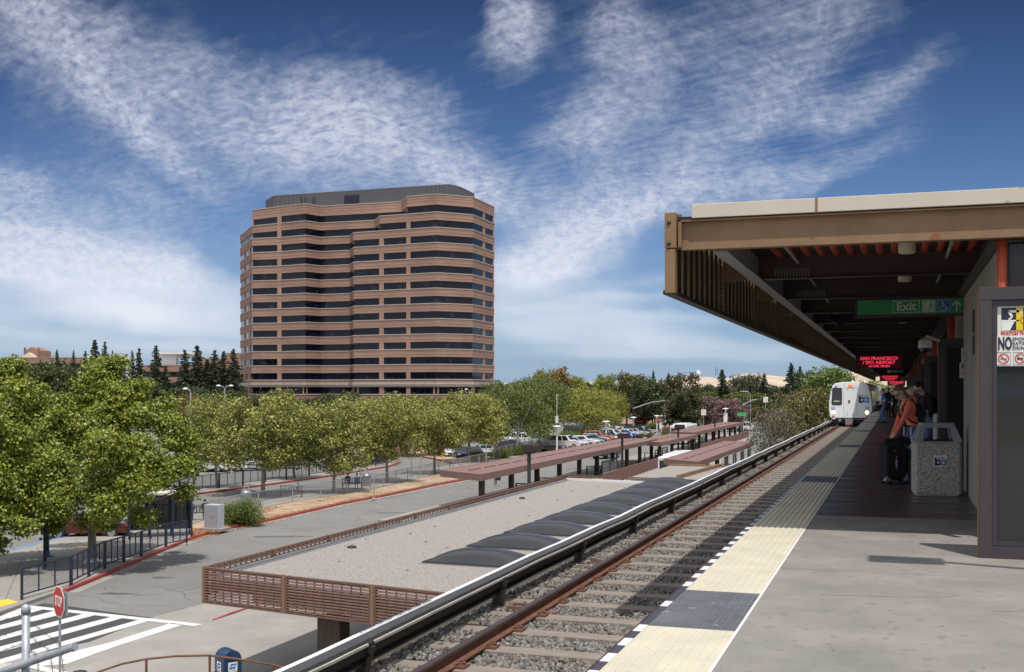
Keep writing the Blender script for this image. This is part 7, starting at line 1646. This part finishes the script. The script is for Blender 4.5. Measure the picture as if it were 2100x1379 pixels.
# woman in coral at the litter bin
wx, wy = AT(1875, 20.0)
Wt, J = person('person', (wx,wy,0), R(90)+TH, 'woman in a coral hooded top leaning over a black suitcase', 'coral', 'jean', 'skin', 'hair_brown', 'shoe_blue', h=1.70, lean=.10, headp=42, hl=(-.12,.40,.80), hr=(.22,.30,.84), female=True, step=.12, stance=.07, voxel=.0075, hairlong=True, fingers=True)
H_, s, P = J['H_'], J['s'], J['P']
mb = MB()
for e in (-1,1): mb.obox(H_(e*.033,.092,.005), (.042,.012,.030), (J['rot'][0],0,0)); mb.bar(H_(e*.05,.088,.01), H_(e*.078,-.0,.006), .006,.006)
mb.bar(H_(-.012,.098,.01),H_(.012,.098,.01),.006,.006); mb.build('sunglasses', M_['black'], Wt, bevel=.003)
f = Fig(); nk = J['nk']
f.ell(nk+P(0,-.085,-.015), (.115,.065,.085), 'coral', (.3,0,0)); f.cap(nk+P(-.085,-.03,.0), nk+P(-.06,.05,-.04), .035, .028, 'coral'); f.cap(nk+P(.085,-.03,.0), nk+P(.06,.05,-.04), .035, .028, 'coral'); f.build('hood', None, Wt, .008)
mb = MB()
for e in (-1,1): mb.tube([nk+P(e*.03,.085,-.05), nk+P(e*.03,.11,-.14), nk+P(e*.035,.115,-.24)], .004, 5)
mb.build('drawstring', M_['white_cloth'], Wt)
mb = MB(); mb.obox(J['ch']+P(.0,.117,-.02), (.14,.012,.16), (-.1,0,0)); mb.build('chest_print', M_['pale_print'] if 'pale_print' in M_ else M_['white_cloth'], Wt, bevel=.005) if False else None
def backpack(par_loc, rz, J, label, m1, m2, w=.30, hgt=.46, d=.17):
    t = empty('backpack', par_loc, rz, label, 'backpack'); nk = J['nk']; P = J['P']; c = nk+P(0,-.21,-.30); hy = hgt/2
    f = Fig(); f.ell(c+V3(0,-.0,.06), (w/2,d/2+.02,hy*.80), m1); f.ell(c+V3(0,-.0,-.10), (w/2+.01,d/2+.03,hy*.62), m1); f.cap(c+V3(-w/2+.06,-.06,-.13), c+V3(w/2-.06,-.06,-.13), .075,.075, m2); f.cap(c+V3(-w/2+.08,0,hy-.06), c+V3(w/2-.08,0,hy-.06), .06,.06, m1)
    f.build('bag', None, t, .010)
    mb = MB()
    for e in (-1,1):
        mb.tube([nk+P(e*.11,-.13,-.08), nk+P(e*.115,-.05,.005), nk+P(e*.12,.05,-.03), nk+P(e*.125,.115,-.14), nk+P(e*.135,.09,-.28), nk+P(e*.17,-.02,-.38), nk+P(e*.15,-.14,-.42)], .015, 6)
    mb.tube([nk+P(-.125,.125,-.17), nk+P(.125,.125,-.17)], .009, 5); mb.build('strap', M_['dark'], t)
    mb = MB(); mb.box(c.x-.012,c.x+.012,c.y-d/2-.075,c.y-d/2-.055,c.z-.1,c.z+.12); mb.build('webbing', M_['grey_paint'], t)
    return t
backpack((wx,wy,0), R(90)+TH, J, 'dark blue and brown backpack worn by the woman in coral', 'navy_cloth', 'tan_cloth')
# suitcase
sx_, sy_ = AT(1835, 19.75); S_ = empty('suitcase', (sx_,sy_,0), TH+R(4), 'large black wheeled suitcase with a pink handle tag', 'suitcase')
mb = MB(); mb.box(-.21,.14,-.16,.20,.07,.68); mb.build('shell', M_['black_cloth'], S_, bevel=.04)
mb = MB(); mb.box(-.185,.0,-.185,-.158,.12,.55); mb.box(.155,.205,-.13,.18,.10,.60); mb.build('pocket', M_['black_cloth'], S_, bevel=.012)
mb = MB(); mb.box(-.065,-.035,-.205,-.186,.30,.43); mb.build('pink_tag', M_['pink_tag'] if 'pink_tag' in M_ else mat('pink_tag', (.55,.22,.45), .6, 0), S_, bevel=.005)
for p_ in ((-.05,-.20,.47),(-.05,-.20,.27),(-.07,-.2,.56)): mb = MB(); mb.lathe(p_, [(.008,0),(.008,.012)], 8, axis='Y'); mb.build('stud', M_['sign_white'], S_)
for x_ in (-.15, .13):
    for yw in (-.12,.16): mb = MB(); mb.lathe((x_-.02,yw,.045), [(.045,0),(.045,.04)], 14, axis='X'); mb.build('wheel', M_['tyre'], S_)
mb = MB()
for p_ in [(-.19,-.17),(.12,-.17)]: mb.add([(p_[0]-.05,p_[1],.06),(p_[0]+.05,p_[1],.06),(p_[0]+.03,p_[1]-.0,.20),(p_[0]-.05,p_[1]+.09,.06),(p_[0]+.05,p_[1]+.09,.06),(p_[0]+.03,p_[1]+.09,.20)], [(0,1,2),(5,4,3),(0,3,4,1),(1,4,5,2),(2,5,3,0)])
mb.build('corner_guard', M_['steel'], S_)
mb = MB(); mb.tube([(.16,.0,.66),(.16,.0,.98)], .009, 6); mb.tube([(.28,.0,.60),(.28,.0,.98)], .009, 6); mb.tube([(.22,.0,.62),(.22,0,.63)], .009, 6); mb.build('pull_handle_rods', M_['silver'], S_); mb = MB(); mb.tube([(.145,.0,.985),(.295,.0,.985)], .014, 8); mb.build('pull_handle_grip', M_['black'], S_)
f = Fig(); f.cap((-.14,-.02,.70), (.18,.02,.74), .075, .065, 'black_cloth'); f.cap((-.16,-.12,.62), (-.02,-.14,.70), .05, .05, 'black_cloth'); f.cap((-.1,-.17,.56), (.02,-.15,.66), .035, .04, 'black_cloth'); f.cap((.1,.0,.78), (.28,.0,.72), .06, .05, 'black_cloth')
Jk = empty('black_jacket', (sx_,sy_,0), TH+R(4), 'crumpled black jacket lying over the suitcase', 'jacket'); f.build('cloth', None, Jk, .012)
# man with the dark backpack behind her
mx_, my_ = AT(1908, 24.6)
Mt, J2 = person('person', (mx_,my_,0), R(95)+TH, 'young man in black looking down, standing behind the woman', 'black_cloth', 'jean', 'skin', 'hair_black', 'black_cloth', h=1.80, lean=.08, headp=48, hl=(-.12,.30,1.05), hr=(.12,.32,1.05), voxel=.010, step=.04)
H2 = J2['H_']; mb = MB()
for e in (-1,1): mb.obox(H2(e*.033,.094,.005), (.044,.012,.030), (J2['rot'][0],0,0)); mb.bar(H2(e*.05,.088,.01), H2(e*.078,0,.006), .006,.006)
mb.build('glasses', M_['black'], Mt)
backpack((mx_,my_,0), R(95)+TH, J2, 'navy and grey backpack worn by the man in black', 'navy_cloth', 'grey_cloth', w=.32)
bx, by = AT(1925, 23.9); L2 = empty('tall_grey_bag', (bx,by,0), TH, 'tall pale grey luggage standing behind the litter bin', 'luggage'); mb = MB(); mb.box(-.09,.09,-.12,.12,.06,1.12); mb.build('shell', M_['grey_paint'], L2, bevel=.05); mb = MB()
for k in range(3): mb.box(-.06+k*.06-.008,-.06+k*.06+.008,-.128,-.12,.2,1.0)
mb.build('rib', M_['dark'], L2)
ox_, oy_ = AT(1874, 29.5); person('person', (ox_,oy_,0), R(60)+TH, 'older man in a grey cap standing behind the others', 'grey_cloth', 'black_cloth', 'skin', 'hair_grey', h=1.72, headp=8, voxel=.014, capmat='grey_cloth')
# man in blue
px_, py_ = AT(1813, 56); Bt, J3 = person('person', (px_,py_,0), R(80)+TH, 'man in a blue shirt and jeans near the platform edge', 'blue_shirt', 'jean_light', 'skin', 'hair_brown', 'black_cloth', h=1.68, headp=4, sleeves='short', hl=(-.22,.22,.98), hr=(.20,.25,1.0), voxel=.014, stance=.10)
jx = empty('dark_coat', (px_,py_,0), R(80)+TH, 'dark blue coat carried over the arm of the man in blue', 'coat'); f = Fig(); f.cap((-.10,.30,.98),(.16,.30,1.0),.09,.085,'navy_cloth'); f.cap((-.08,.33,.85),(.12,.33,.80),.08,.08,'navy_cloth'); f.build('cloth', None, jx, .016)
bx = empty('shoulder_bag', (px_,py_,0), R(80)+TH, 'black shoulder bag on the hip of the man in blue', 'bag'); mb = MB(); mb.box(-.20,.22,-.22,-.10,.62,.90); mb.box(.20,.30,-.1,.2,.65,.92); mb.build('body', M_['black_cloth'], bx, bevel=.04); mb = MB(); mb.tube([(-.1,-.15,.88),(-.14,-.06,1.30),(.0,.10,1.42),(.15,.12,1.2),(.25,.05,.9)], .012, 5); mb.build('strap', M_['black_cloth'], bx)
crowd = [(1834,68,80,'woman in black looking at her hands behind the man in blue','black_cloth','black_cloth','skin','hair_black',1.58,25),(1822,72,170,'dark dressed man directly behind the man in blue','black_cloth','black_cloth','skin_dark','hair_black',1.74,5),
 (1840,86,100,'person in a pink top further down the platform','pink','black_cloth','skin_dark','hair_black',1.66,5),(1848,92,60,'person in dark clothes right of the pink top','grey_cloth','black_cloth','skin','hair_black',1.58,10),(1853,104,200,'far person in a white top on the platform','white_cloth','jean','skin','hair_black',1.72,5),
 (1862,98,120,'far person in pale blue by the columns','pale_blue','jean','skin_tan','hair_black',1.72,5),(1858,84,90,'person with light brown hair behind the woman in coral','tan_cloth','jean','skin','hair_brown',1.56,5),(1845,120,0,'most distant waiting person, in dark clothes','black_cloth','jean','skin','hair_black',1.7,0)]
for px, z_, a, lab, tp, lg, sk_, hr_, hh, hp_ in crowd:
    x, y = AT(px, z_); person('person', (x,y,0), R(a)+TH, lab, tp, lg, sk_, hr_, h=hh, headp=hp_, hl=(-.15,.25,1.0) if hp_ > 20 else None, hr=(.1,.28,1.0) if hp_ > 20 else None, voxel=.022, group='people waiting far down the platform' if z_ > 80 else None)
# seated pairs and pedestrians below
for (bx_, by_), off, lab, tp in ((B1,-.4,'seated person with dark hair, left one on the bench by the bush','black_cloth'),(B1,.45,'seated person with dark hair, right one on the bench by the bush','black_cloth'),(B3,-.35,'seated person in black under the sycamore','black_cloth'),(B3,.40,'seated person in a pale blue shirt under the sycamore','pale_blue')):
    rz = TH+R(14); person('person', (bx_+off*math.cos(rz)+.1*math.sin(rz), by_+off*math.sin(rz)-.1*math.cos(rz), GZ+.12), rz, lab, tp, 'jean', 'skin_tan', 'hair_black', h=1.7, seated=True, headp=8, hl=(-.12,.3,.62), hr=(.12,.3,.62), voxel=.03)
for px, z_, lab, tp in ((1302,268,'pedestrian in dark clothes on the far pavement','black_cloth'),(1307,266,'pedestrian in a blue top on the far pavement','blue_shirt'),(1160,0,'','')):
    if z_: x, y = AT(px, z_); person('person', (x,y,GZ+.1), TH, lab, tp, 'tan_cloth', 'skin', 'hair_black', h=1.75, voxel=.035)
x, y = G(1042,999); person('person', (x-1.0,y+.4,GZ+.12), R(60), 'person in dark blue sitting by the first bay rail', 'navy_cloth', 'black_cloth', 'skin_dark', 'hair_black', h=1.7, seated=True, voxel=.03)
# ------------------------------------------------------------------ litter bin on the platform
tx, ty = AT(1920, 17.75); TB = empty('litter_bin', (tx,ty,0), R(4), 'speckled stone litter bin with a grey metal hood', 'litter bin')
def octp(w, d, c): return [(-w+c,-d),(w-c,-d),(w,-d+c),(w,d-c),(w-c,d),(-w+c,d),(-w,d-c),(-w,-d+c)]
mb = MB(); mb.prism(octp(.345,.30,.045), .025, .80); mb.build('stone_body', M_['terrazzo'], TB, bevel=.012); mb = MB(); mb.prism(octp(.325,.28,.04), 0, .024); mb.build('base', M_['terrazzo'], TB)
mb = MB(); mb.prism(octp(.35,.305,.045), .801, .825); mb.prism(octp(.25,.20,.03), 1.065, 1.10)
for sx in (-1,1):
    for sy in (-1,1): mb.add([(sx*.345,sy*.30,.825),(sx*.22,sy*.30,.825),(sx*.345,sy*.20,.825),(sx*.25,sy*.20,1.066),(sx*.17,sy*.20,1.066),(sx*.25,sy*.12,1.066)]+[(sx*.22,sy*.20,.825),(sx*.17,sy*.12,1.066)], [(0,1,4,3),(0,3,5,2),(1,6,7,4),(2,5,7,6),(3,4,7,5),(0,2,6,1)])
mb.box(-.25,.25,-.2,-.16,1.03,1.066); mb.box(-.25,.25,.16,.2,1.03,1.066)
mb.build('metal_hood', M_['grey_paint'], TB); mb = MB(); mb.prism(octp(.28,.24,.03), .826, .835); mb.build('opening', M_['black'], TB)
logo(TB, .03, -.312, .53, .155, 0., plate=True)
# lamp on an arm out of the frame to the right: it throws the angular shadow on the platform
t = empty('platform_lamp', (2.6, 9.4, 0), 0, 'platform flood lamp on a bent pole just outside the view', 'street lamp')
mb = MB(); mb.tube([(0,0,0),(0,0,5.2),(-1.2,.25,5.5)], .06, 8); mb.build('pole', M_['purple_dark'], t); mb = MB(); mb.box(-1.75,-1.1,.05,.45,5.42,5.58); mb.build('lamp_head', M_['purple_dark'], t)
